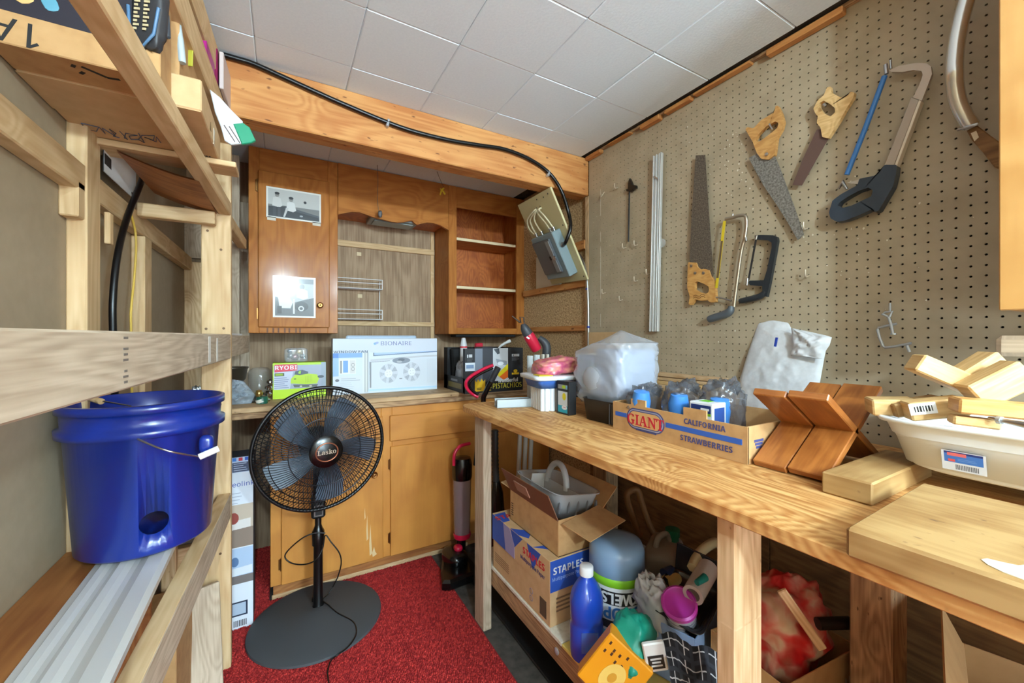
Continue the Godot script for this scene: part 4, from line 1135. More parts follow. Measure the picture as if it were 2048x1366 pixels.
# trace points lie on a plane in front of the wall; shift to a shape's own place
func hook(p: Vector3, label: String, v := false):
	var t := thing("peg_hook", label, "hook", p, "empty wire hooks on the pegboard")
	var w := Vector3(WALL, p.y, p.z)
	var m := flat(Color8(214, 200, 178), 0.35, 0.4)
	if v: part(mb().tube([w + Vector3(-0.001, 0.02, -0.014), w + Vector3(-0.012, 0.004, -0.006), w + Vector3(-0.02, -0.012, 0.0), w + Vector3(-0.014, 0.004, 0.008), w + Vector3(-0.004, 0.022, 0.014)], 0.0022, 6), "wire", m, t)
	else: part(mb().tube(spline([w + Vector3(-0.001, 0.0, 0), w + Vector3(-0.012, -0.003, 0), w + Vector3(-0.02, -0.006, 0), w + Vector3(-0.026, 0.0, 0), w + Vector3(-0.027, 0.018, 0)], 4), 0.0024, 6), "wire", m, t)

func peg_tools():
	var PX := 1.468
	# bar clamp, black
	var t := thing("bar_clamp", "slim black bar clamp hanging by itself near the left pegboard edge", "clamp", Vector3(1.475, 1.711, -1.409))
	part(mb().tube([Vector3(1.475, 1.955, -1.419), Vector3(1.475, 1.706, -1.425)], 0.0038, 6), "bar", M.black, t)
	part(mb().prism(pts2([-1.437, 1.966, -1.424, 1.965, -1.42, 2, -1.413, 2.013, -1.406, 2.001, -1.396, 1.977, -1.373, 1.965, -1.371, 1.952, -1.389, 1.951, -1.396, 1.947, -1.41, 1.947, -1.432, 1.956]), 0.014, peg(1.482), 0.001), "jaw", M.black, t)
	# straightedge
	t = thing("straightedge", "long pale aluminium straightedge rail hanging upright on the pegboard", "rail", Vector3(1.47, 1.27, -1.27))
	var al := flat(Color8(206, 206, 204), 0.35, 0.35)
	var a := Vector3(1.47, 2.06, -1.238)
	var b := Vector3(1.47, 1.263, -1.26)
	part(mb().bar(a, b, Vector3(0, 0, 1), 0.046, 0.008, 0.001), "web", al, t)
	for q in [-0.021, -0.004, 0.012, 0.021]:
		part(mb().bar(a + Vector3(-0.007, 0, q), b + Vector3(-0.007, 0, q), Vector3(0, 0, 1), 0.005, 0.01, 0.001), "rib", al, t)
	part(mb().lathe([Vector2(0, 0), Vector2(0.02, 0), Vector2(0.02, 0.006), Vector2(0.014, 0.008), Vector2(0, 0.008)], 20, Transform3D(Basis(Vector3(0, 0, 1), Vector3(-1, 0, 0), Vector3(0, -1, 0)), Vector3(1.478, 1.658, -1.227))), "dial", flat(Color8(180, 180, 176), 0.4, 0.3), t)
	part(mb().bar(Vector3(1.455, 1.965, -1.252), Vector3(1.455, 1.943, -1.227), Vector3(0, 1, 0), 0.004, 0.003, 0.0), "clip", M.steel, t)
	# panel saw
	t = thing("handsaw", "large handsaw with dark blade and blond handle, handle end down", "saw", Vector3(1.47, 1.387, -1.021))
	part(mb().prism(pts2([-1.052, 1.983, -1.01, 1.969, -0.997, 1.778, -0.974, 1.481, -0.982, 1.47, -1.029, 1.494, -1.072, 1.513, -1.08, 1.546, -1.075, 1.673, -1.064, 1.829]), 0.0015, peg(1.4715)), "blade", M.rust, t)
	part(mb().ring(pts2([-1.082, 1.549, -1.044, 1.541, -1.04, 1.523, -1.024, 1.51, -1.007, 1.511, -0.989, 1.502, -0.98, 1.475, -0.965, 1.455, -0.96, 1.406, -0.959, 1.373, -0.982, 1.374, -0.993, 1.384, -1.024, 1.384, -1.05, 1.392, -1.059, 1.378, -1.069, 1.368, -1.08, 1.375, -1.074, 1.404, -1.086, 1.444, -1.084, 1.514]), pts2([-1.051, 1.46, -1.041, 1.465, -1.013, 1.453, -0.991, 1.439, -0.987, 1.426, -0.991, 1.414, -1.003, 1.41, -1.031, 1.42, -1.051, 1.433]), 0.015, peg(1.477), 72), "handle", M.handle, t)
	for p in [Vector3(1.46, 1.531, -1.066), Vector3(1.46, 1.499, -1.048), Vector3(1.46, 1.494, -1.011)]: rivet(p, t)
	var cv := mb()
	for k in 9:
		var o := Vector3(1.4617, Vector3(1.462, 1.406, -1.056).y + 0.003 * sin(k * 1.2), Vector3(1.462, 1.406, -1.056).z + 0.0062 * k)
		for j in 2: cv.box(Vector3(0.001, 0.0022, 0.0055), Vector3.ZERO, rot(o + Vector3(0, -0.008 * j, 0), 0, -20 if k % 2 else 20), 0.0)
	part(cv, "carving", flat(Color8(110, 70, 34), 0.7), t, "dark carved wheat pattern")
	# chrome hacksaw with yellow blade
	t = thing("hacksaw", "chrome tube hacksaw with yellow blade and grey pistol grip", "hacksaw", Vector3(1.46, 1.302, -0.91))
	part(mb().tube(spline([Vector3(1.46, 1.686, -0.919), Vector3(1.46, 1.684, -0.892), Vector3(1.46, 1.686, -0.872), Vector3(1.46, 1.682, -0.849), Vector3(1.46, 1.671, -0.84), Vector3(1.46, 1.641, -0.839), Vector3(1.46, 1.597, -0.845), Vector3(1.46, 1.555, -0.857), Vector3(1.46, 1.455, -0.872), Vector3(1.46, 1.351, -0.886)], 4), 0.0062, 10), "frame", flat(Color8(190, 180, 162), 0.3, 0.9), t)
	part(mb().bar(Vector3(1.46, 1.68, -0.922), Vector3(1.46, 1.428, -0.955), Vector3(0, 0, 1), 0.011, 0.001, 0.0), "blade", flat(Color8(218, 190, 40), 0.45), t)
	part(mb().bar(Vector3(1.459, 1.606, -0.932), Vector3(1.459, 1.466, -0.95), Vector3(0, 0, 1), 0.008, 0.001, 0.0), "worn_strip", flat(Color8(110, 86, 60), 0.5), t)
	part(mb().tube(spline([Vector3(1.465, 1.393, -0.961), Vector3(1.465, 1.387, -0.934), Vector3(1.465, 1.374, -0.898)]), 0.0032, 6), "lower_arm", M.steel, t)
	part(mb().tube([Vector3(1.448, 1.598, -0.835), Vector3(1.448, 1.584, -0.833)], 0.004, 8), "wing_nut", M.steel, t)
	part(mb().tube([Vector3(1.462, 1.699, -0.891), Vector3(1.462, 1.681, -0.893)], 0.003, 8), "pin", M.steel, t)
	part(mb().tube(spline([Vector3(1.458, 1.307, -0.986), Vector3(1.458, 1.312, -0.968), Vector3(1.458, 1.32, -0.936), Vector3(1.458, 1.328, -0.909), Vector3(1.458, 1.34, -0.897), Vector3(1.458, 1.354, -0.895)], 3), [0.012, 0.0135, 0.014, 0.0145, 0.0145, 0.0145, 0.0145, 0.0145, 0.0145, 0.015, 0.015, 0.0145, 0.0135, 0.012, 0.0105, 0.01], 14), "grip", flat(Color8(84, 90, 96), 0.4), t)
	# small black hacksaw
	t = thing("hacksaw", "small black cast frame hacksaw hanging right of the chrome one", "hacksaw", Vector3(1.465, 1.37, -0.811))
	var bk := flat(Color8(38, 44, 50), 0.35)
	var pr := pts2([-0.811, 1.601, -0.79, 1.598, -0.749, 1.588, -0.737, 1.579, -0.735, 1.566, -0.742, 1.523, -0.76, 1.425, -0.77, 1.378, -0.785, 1.388, -0.785, 1.417, -0.828, 1.425, -0.833, 1.434, -0.83, 1.442, -0.78, 1.437, -0.77, 1.469, -0.754, 1.546, -0.754, 1.563, -0.765, 1.574, -0.796, 1.583, -0.81, 1.587])
	part(mb().prism(pr, 0.014, peg(1.476), 0.001), "frame", bk, t)
	part(mb().bar(Vector3(1.466, 1.595, -0.807), Vector3(1.466, 1.445, -0.835), Vector3(0, 0, 1), 0.007, 0.001, 0.0), "blade", flat(Color8(70, 70, 72), 0.4, 0.6), t)
	part(mb().tube(spline([Vector3(1.468, 1.398, -0.778), Vector3(1.468, 1.383, -0.794), Vector3(1.468, 1.375, -0.831), Vector3(1.468, 1.371, -0.868)], 3), [0.008, 0.009, 0.0105, 0.011, 0.0115, 0.0115, 0.0115, 0.011, 0.0105, 0.009], 12), "grip", bk, t)
	part(mb().tube([Vector3(1.462, 1.426, -0.839), Vector3(1.462, 1.451, -0.837)], 0.005, 10), "wing_nut", M.steel, t)
	part(mb().tube([Vector3(1.462, 1.585, -0.807), Vector3(1.462, 1.599, -0.803)], 0.0045, 10), "wing_nut", M.steel, t)
	# short saw, grey blade
	t = thing("handsaw", "short stub handsaw with wide grey blade pointing down and amber handle", "saw", Vector3(1.47, 1.71, -0.747))
	part(mb().prism(pts2([-0.836, 1.889, -0.804, 1.894, -0.748, 1.863, -0.729, 1.807, -0.689, 1.676, -0.659, 1.571, -0.677, 1.557, -0.704, 1.616, -0.741, 1.69, -0.784, 1.77, -0.825, 1.862]), 0.0015, peg(1.4715)), "blade", M.sawsteel, t)
	part(mb().ring(pts2([-0.844, 1.993, -0.839, 2.001, -0.815, 1.985, -0.79, 2.002, -0.761, 2.006, -0.746, 2.009, -0.741, 2.028, -0.734, 2.026, -0.723, 1.996, -0.715, 1.962, -0.721, 1.94, -0.737, 1.918, -0.744, 1.863, -0.765, 1.854, -0.788, 1.865, -0.803, 1.891, -0.82, 1.943]), pts2([-0.808, 1.942, -0.8, 1.955, -0.77, 1.973, -0.742, 1.976, -0.731, 1.965, -0.735, 1.951, -0.761, 1.94, -0.79, 1.93, -0.802, 1.931]), 0.015, peg(1.477), 72), "handle", M.handle, t)
	rivet(Vector3(1.46, 1.874, -0.77), t)
	part(mb().tube([Vector3(1.452, 1.971, -0.756), Vector3(1.452, 1.946, -0.746)], 0.003, 8), "hook_pin", M.steel, t)
	# compass saw, rusty
	t = thing("compass_saw", "small compass saw with rusty tapered blade and pale wooden handle", "saw", Vector3(1.47, 1.854, -0.6))
	part(mb().prism(pts2([-0.623, 1.896, -0.604, 1.89, -0.592, 1.855, -0.665, 1.733, -0.692, 1.744, -0.661, 1.82]), 0.0015, peg(1.4715)), "blade", flat(Color8(98, 72, 64), 0.6), t)
	part(mb().ring(pts2([-0.629, 1.964, -0.616, 1.985, -0.601, 1.991, -0.592, 2.012, -0.583, 2.009, -0.581, 1.99, -0.57, 1.977, -0.556, 1.961, -0.541, 1.958, -0.532, 1.966, -0.523, 1.959, -0.527, 1.944, -0.545, 1.918, -0.561, 1.891, -0.589, 1.852, -0.605, 1.864, -0.609, 1.894, -0.62, 1.915, -0.616, 1.932, -0.624, 1.948]), pts2([-0.612, 1.973, -0.601, 1.975, -0.585, 1.957, -0.572, 1.938, -0.571, 1.924, -0.583, 1.917, -0.601, 1.936, -0.613, 1.961]), 0.015, peg(1.477), 80), "handle", M.block, t)
	part(mb().tube([Vector3(1.45, 1.958, -0.596), Vector3(1.45, 1.948, -0.59)], 0.004, 8), "hook_pin", M.steel, t)
	# large bow hacksaw, blue
	t = thing("bow_saw", "big hacksaw with blue bar, flat steel bow and dark slate handle", "hacksaw", Vector3(1.46, 1.609, -0.51))
	part(mb().tube(spline([Vector3(1.462, 1.969, -0.455), Vector3(1.462, 1.848, -0.496), Vector3(1.462, 1.723, -0.542)]), 0.0068, 10), "blade_sleeve", flat(Color8(58, 122, 196), 0.35), t)
	part(mb().prism(pts2([-0.444, 1.978, -0.424, 1.978, -0.39, 1.966, -0.37, 1.953, -0.362, 1.94, -0.36, 1.92, -0.366, 1.9, -0.379, 1.86, -0.396, 1.877, -0.383, 1.906, -0.377, 1.927, -0.38, 1.939, -0.395, 1.95, -0.416, 1.957, -0.44, 1.971]), 0.01, peg(1.468), 0.001), "hook_bar", flat(Color8(196, 178, 160), 0.4, 0.4), t)
	part(mb().prism(pts2([-0.398, 1.878, -0.383, 1.862, -0.433, 1.707, -0.453, 1.715]), 0.02, peg(1.472), 0.001), "bow_tube", flat(Color8(176, 160, 144), 0.4, 0.4), t)
	part(mb().prism(pts2([-0.383, 1.863, -0.378, 1.857, -0.426, 1.705, -0.432, 1.707]), 0.021, peg(1.4725), 0.001), "bow_edge", flat(Color8(222, 208, 186), 0.35, 0.3), t, "bright bare edge")
	part(mb().ring(pts2([-0.451, 1.716, -0.425, 1.706, -0.427, 1.681, -0.433, 1.651, -0.449, 1.62, -0.464, 1.591, -0.472, 1.591, -0.476, 1.601, -0.508, 1.591, -0.539, 1.584, -0.561, 1.585, -0.577, 1.6, -0.581, 1.619, -0.572, 1.652, -0.553, 1.664, -0.532, 1.672, -0.511, 1.679, -0.506, 1.696, -0.491, 1.695, -0.473, 1.693, -0.46, 1.701]), pts2([-0.559, 1.634, -0.553, 1.643, -0.532, 1.653, -0.508, 1.662, -0.486, 1.664, -0.476, 1.653, -0.48, 1.637, -0.501, 1.631, -0.525, 1.624, -0.548, 1.623]), 0.028, peg(1.475), 90), "handle", flat(Color8(48, 58, 70), 0.4), t)
	part(mb().tube([Vector3(1.455, 1.685, -0.56), Vector3(1.455, 1.701, -0.549), Vector3(1.455, 1.678, -0.539)], [0.003, 0.008, 0.003], 8), "wing_nut", M.steel, t)
	part(mb().tube([Vector3(1.455, 1.996, -0.451), Vector3(1.455, 1.969, -0.449)], 0.005, 8), "pin", M.steel, t)
	part(mb().tube([Vector3(1.462, 2.006, -0.443), Vector3(1.462, 1.981, -0.442)], 0.003, 8), "pin", M.steel, t)
	part(mb().prism(pts2([-0.541, 1.699, -0.512, 1.698, -0.515, 1.686, -0.529, 1.692]), 0.006, peg(1.466)), "tang", flat(Color8(196, 186, 172), 0.4, 0.5), t)
	# little table clamp
	t = thing("table_clamp", "small bright steel C-clamp with thumbscrew hanging low on the pegboard", "clamp", Vector3(1.47, 1.203, -0.436))
	part(mb().tube([Vector3(1.47, 1.275, -0.432), Vector3(1.47, 1.271, -0.449), Vector3(1.47, 1.265, -0.471), Vector3(1.47, 1.26, -0.473), Vector3(1.47, 1.235, -0.468), Vector3(1.47, 1.213, -0.461), Vector3(1.47, 1.209, -0.457), Vector3(1.47, 1.212, -0.438), Vector3(1.47, 1.222, -0.402)], 0.0034, 8), "bracket", M.galv, t)
	part(mb().tube([Vector3(1.462, 1.295, -0.447), Vector3(1.462, 1.275, -0.442), Vector3(1.462, 1.249, -0.438)], 0.0034, 10), "screw_rod", M.galv, t)
	part(mb().lathe([Vector2(0, -0.002), Vector2(0.0065, -0.002), Vector2(0.0065, 0.002), Vector2(0, 0.002)], 14, Transform3D(Basis.IDENTITY, Vector3(1.462, 1.247, -0.437))), "pad", M.galv, t)
	part(mb().tube([Vector3(1.462, 1.295, -0.448), Vector3(1.462, 1.303, -0.46), Vector3(1.462, 1.308, -0.454), Vector3(1.462, 1.309, -0.439), Vector3(1.462, 1.295, -0.445)], 0.0032, 8), "thumb_loop", M.galv, t)
	part(mb().tube([Vector3(1.466, 1.216, -0.41), Vector3(1.466, 1.198, -0.405)], 0.0035, 8), "stub", M.galv, t)
	part(mb().tube([Vector3(1.466, 1.333, -0.445), Vector3(1.466, 1.31, -0.445)], 0.0028, 8), "hook_pin", M.galv, t)
	# bent chrome tube with timber wedge
	t = thing("bent_tube", "bent shiny chrome tube hanging beside the pale wall cabinet", "tube", Vector3(1.4, 1.738, -0.286))
	part(mb().tube(spline([Vector3(1.4, 2.067, -0.282), Vector3(1.4, 2.034, -0.288), Vector3(1.4, 1.99, -0.297), Vector3(1.4, 1.942, -0.304), Vector3(1.4, 1.899, -0.307), Vector3(1.4, 1.871, -0.307), Vector3(1.41, 1.843, -0.308), Vector3(1.42, 1.806, -0.305), Vector3(1.43, 1.769, -0.296), Vector3(1.44, 1.746, -0.288)]), 0.0155, 18), "tube", flat(Color(0.88, 0.88, 0.87), 0.24, 0.85), t)
	part(mb().tube([Vector3(1.44, 1.748, -0.309), Vector3(1.425, 1.742, -0.291), Vector3(1.43, 1.744, -0.276)], 0.004, 8), "clamp_ring", M.steel, t)
	part(mb().prism(pts2([-0.296, 1.74, -0.279, 1.745, -0.257, 1.71, -0.233, 1.673, -0.233, 1.618, -0.253, 1.636, -0.271, 1.679, -0.288, 1.714]), 0.016, peg(1.456), 0.002), "timber_wedge", M.darkpanel, t)
	part(mb().prism(pts2([-0.289, 1.73, -0.28, 1.732, -0.276, 1.715, -0.283, 1.708]), 0.004, peg(1.443)), "paper_scrap", flat(Color8(226, 210, 180), 0.7), t)
	# empty hooks
	var hk := [[170, 300, "uppermost plain"], [222, 690, "left of two under the black clamp,"], [297, 672, "right of two under the black clamp,"], [376, 858, "just left of the aluminium straightedge,"], [297, 905, "lower left of the straightedge, by itself"], [88, 985, "far left with long shank"], [200, 1030, "lowest"], [1412, 868, "between black hacksaw and clamp,"], [1400, 560, "by the grey stub saw tip,"]]
	for q in hk:
		var rx: float = (1180 + q[0] * 0.3075 - 1024.0) / 801.0
		var d := 1.475 / (0.4966 + rx * 0.868)
		hook(Vector3(1.475, 1.24 + (673.0 - 280 - q[1] * 0.3075) / 801.0 * d - 0.006, d * (-0.868 + rx * 0.4966)), "empty wire peg hook, %s on the pegboard" % q[2])
	hook(Vector3(1.475, 1.988, -1.621), "V-shaped bent wire hook at the far left of the pegboard", true)
	electrics()

func electrics():
	var c := Vector3(1.343, 1.792, -1.895)
	var ex := Vector3(-0.076, -0.048, 0.996).normalized()
	var l := fr(c, ex, Vector3(-0.482, 0.876, 0.005))
	if l.basis.z.x > 0: print("panel flipped")
	var t := thing("switch_panel", "beige plywood panel with grey safety switch box leaning under the beam", "electrical panel", c + Vector3(0.1, -0.24, 0))
	part(mb().box(Vector3(0.382, 0.527, 0.012), Vector3(0, 0, -0.006), l, 0.002), "backboard", flat(Color8(204, 192, 146), 0.7), t)
	var gm := flat(Color8(126, 142, 146), 0.45, 0.0, 0.2)
	var bx := part(mb().box(Vector3(0.24, 0.262, 0.06), Vector3(0.0145, -0.08, 0.03), l, 0.004), "switch_box", gm, t)
	part(mb().box(Vector3(0.19, 0.2, 0.012), Vector3(0.0, -0.075, 0.066), l, 0.006), "cover", flat(Color8(96, 104, 110), 0.35, 0.3, 0.3), bx)
	part(mb().box(Vector3(0.045, 0.19, 0.016), Vector3(0.068, -0.078, 0.067), l, 0.008), "cover_ridge", flat(Color8(150, 158, 162), 0.3, 0.4), bx)
	part(mb().lathe([Vector2(0, 0), Vector2(0.012, 0), Vector2(0.012, 0.006), Vector2(0.008, 0.009), Vector2(0, 0.009)], 16, l * Transform3D(Basis(Vector3.RIGHT, Vector3(0, 0, 1), Vector3(0, -1, 0)), Vector3(0.09, -0.085, 0.074))), "latch", M.steel, bx)
	part(mb().box(Vector3(0.018, 0.022, 0.002), Vector3(0.045, -0.083, 0.0745), l, 0.0), "badge", M.ink, bx)
	for k in 4: part(mb().lathe([Vector2(0.008, 0), Vector2(0.008, 0.014), Vector2(0.011, 0.016), Vector2(0.011, 0.022), Vector2(0, 0.022)], 12, l * Transform3D(Basis.IDENTITY, Vector3([-0.075, -0.01, 0.085, 0.12][k], 0.05, 0.03))), "gland", M.steel, bx)
	var wm := flat(Color8(214, 202, 168), 0.6)
	for w in [[-0.015, 0.195, -0.099, 0.163, -0.121, 0.11, -0.086, 0.062], [-0.005, 0.187, -0.07, 0.156, -0.083, 0.108, -0.068, 0.062], [-0.002, 0.184, -0.029, 0.146, -0.022, 0.095, -0.008, 0.062], [0.017, 0.182, 0.042, 0.149, 0.066, 0.109, 0.082, 0.062], [0.039, 0.189, 0.079, 0.151, 0.103, 0.106, 0.12, 0.062]]:
		part(mb().tube(spline([l * Vector3(w[0], w[1], -0.002), l * Vector3(w[0], w[1] - 0.004, 0.02), l * Vector3(w[2], w[3], 0.03), l * Vector3(w[4], w[5], 0.03), l * Vector3(w[6], w[7], 0.03)], 5), 0.0048, 8), "wire", wm, t)
	for q in [[0.03, 0.24], [0.1, 0.235], [0.15, 0.24], [0.17, -0.24], [0.17, 0.06], [-0.005, 0.2], [0.035, 0.2]]:
		part(mb().lathe([Vector2(0, 0), Vector2(0.004, 0), Vector2(0.003, 0.002), Vector2(0, 0.0026)], 8, l * Transform3D(Basis(Vector3.RIGHT, Vector3(0, 0, 1), Vector3(0, -1, 0)), Vector3(q[0], q[1], 0.0))), "screw", M.ink, t)
	# feed cable
	var cp: Array = [Vector3(-0.191, 2.226, -1.72), Vector3(-0.136, 2.226, -1.72), Vector3(-0.088, 2.224, -1.72), Vector3(0.01, 2.205, -1.72), Vector3(0.125, 2.182, -1.72), Vector3(0.234, 2.162, -1.72), Vector3(0.381, 2.139, -1.72), Vector3(0.498, 2.129, -1.72), Vector3(0.659, 2.131, -1.72), Vector3(0.81, 2.144, -1.72), Vector3(0.944, 2.156, -1.72), Vector3(1.089, 2.139, -1.72), Vector3(1.207, 2.094, -1.72), Vector3(1.269, 2.01, -1.7)]
	cp.append(Vector3(1.325, 1.903, -1.708))
	cp.append(Vector3(1.315, 1.814, -1.678))
	cp.append(l * Vector3(0.2, -0.02, 0.04))
	cp.append(l * Vector3(0.16, -0.035, 0.032))
	t = thing("feed_cable", "thick black cable sagging along the timber beam to the grey switch box", "cable", cp[6])
	part(mb().tube(spline(cp, 5), 0.0095, 10), "jacket", flat(Color(0.028, 0.026, 0.024), 0.32), t)
	for p in [Vector3(0.383, 2.137, -1.72), Vector3(1.203, 2.091, -1.72)]:
		part(mb().box(Vector3(0.012, 0.034, 0.024), Vector3.ZERO, rot(p + Vector3(0, 0, -0.003), 0, 0, -12), 0.004), "clip", M.galv, t)
	part(mb().lathe([Vector2(0.012, 0), Vector2(0.014, 0.004), Vector2(0.014, 0.014), Vector2(0.01, 0.018)], 14, l * Transform3D(Basis(Vector3.UP, Vector3.RIGHT, Vector3(0, 0, -1)), Vector3(0.1345, -0.035, 0.03))), "gland", M.steel, t)
	# flexible conduit
	t = thing("conduit", "silver flexible conduit with blue bands running down the timber edge", "conduit", Vector3(1.475, 1.193, -1.722))
	var q: Array = spline([Vector3(1.5, 1.721, -1.835), Vector3(1.485, 1.67, -1.781), Vector3(1.475, 1.599, -1.743), Vector3(1.472, 1.513, -1.727), Vector3(1.472, 1.387, -1.72), Vector3(1.474, 1.193, -1.721), Vector3(1.474, 1.054, -1.721)], 12)
	var rad := []
	for i in q.size(): rad.append(0.0072 if i % 2 else 0.0062)
	part(mb().tube(q, rad, 10), "sleeve", flat(Color(0.75, 0.75, 0.74), 0.3, 0.9), t)
	for p in [Vector3(1.472, 1.505, -1.729), Vector3(1.472, 1.293, -1.72)]:
		part(mb().lathe([Vector2(0.008, -0.005), Vector2(0.0088, -0.004), Vector2(0.0088, 0.004), Vector2(0.008, 0.005)], 12, Transform3D(Basis.IDENTITY, p)), "band", flat(Color8(40, 60, 150), 0.5), t)

# soft bag: outline in the xy plane of l is filled row by row and puffed out along +z
func pillow(b: MB, po: PackedVector2Array, l: Transform3D, bulge: float, amp := 0.3, sd := 3, fq := 6.0, nr := 26, nc := 22, back := true) -> MB:
	var no := FastNoiseLite.new()
	no.seed = sd; no.frequency = 1.0; no.fractal_octaves = 3; no.noise_type = FastNoiseLite.TYPE_SIMPLEX
	var y0 := 1e9
	var y1 := -1e9
	var x0 := 1e9
	var x1 := -1e9
	for p in po:
		y0 = minf(y0, p.y); y1 = maxf(y1, p.y); x0 = minf(x0, p.x); x1 = maxf(x1, p.x)
	var sc := maxf(x1 - x0, y1 - y0)
	for side in [1, -1]:
		if side < 0 and not back: continue
		var rows := []
		for r in nr + 1:
			var v := float(r) / nr
			var y := lerpf(y0 + sc * 0.002, y1 - sc * 0.002, v)
			var a := 1e9
			var c := -1e9
			for i in po.size():
				var p := po[i]
				var q := po[(i + 1) % po.size()]
				if (p.y - y) * (q.y - y) <= 0.0 and absf(p.y - q.y) > 1e-9:
					var x := p.x + (q.x - p.x) * (y - p.y) / (q.y - p.y)
					a = minf(a, x); c = maxf(c, x)
			var row := []
			for k in nc + 1:
				var u := float(k) / nc
				var w := pow(sin(PI * u), 0.5) * pow(sin(PI * clampf(v, 0.02, 0.98)), 0.5)
				var x := lerpf(a, c, u)
				var h := bulge * w * (1.0 + amp * 2.0 * no.get_noise_2d(x / sc * fq, y / sc * fq)) if side > 0 else -bulge * 0.25 * w
				row.append(l * Vector3(x, y, h))
			rows.append(row)
		b.surf(rows, false, side < 0)
	return b
# open carton of thin board: s is its outside size, standing on l's origin (middle of the base)
func carton(root: Node3D, l: Transform3D, s: Vector3, m: Material, th := 0.004):
	var b := mb()
	b.box(Vector3(s.x, th, s.z), Vector3(0, th / 2, 0), l, 0.001)
	b.box(Vector3(s.x, s.y, th), Vector3(0, s.y / 2, s.z / 2 - th / 2), l, 0.001)
	b.box(Vector3(s.x, s.y, th), Vector3(0, s.y / 2, -s.z / 2 + th / 2), l, 0.001)
	b.box(Vector3(th, s.y, s.z - 2 * th), Vector3(s.x / 2 - th / 2, s.y / 2, 0), l, 0.001)
	b.box(Vector3(th, s.y, s.z - 2 * th), Vector3(-s.x / 2 + th / 2, s.y / 2, 0), l, 0.001)
	return part(b, "body", m, root)
func face(l: Transform3D, o: Vector3) -> Transform3D:
	return Transform3D(l.basis, l * o)

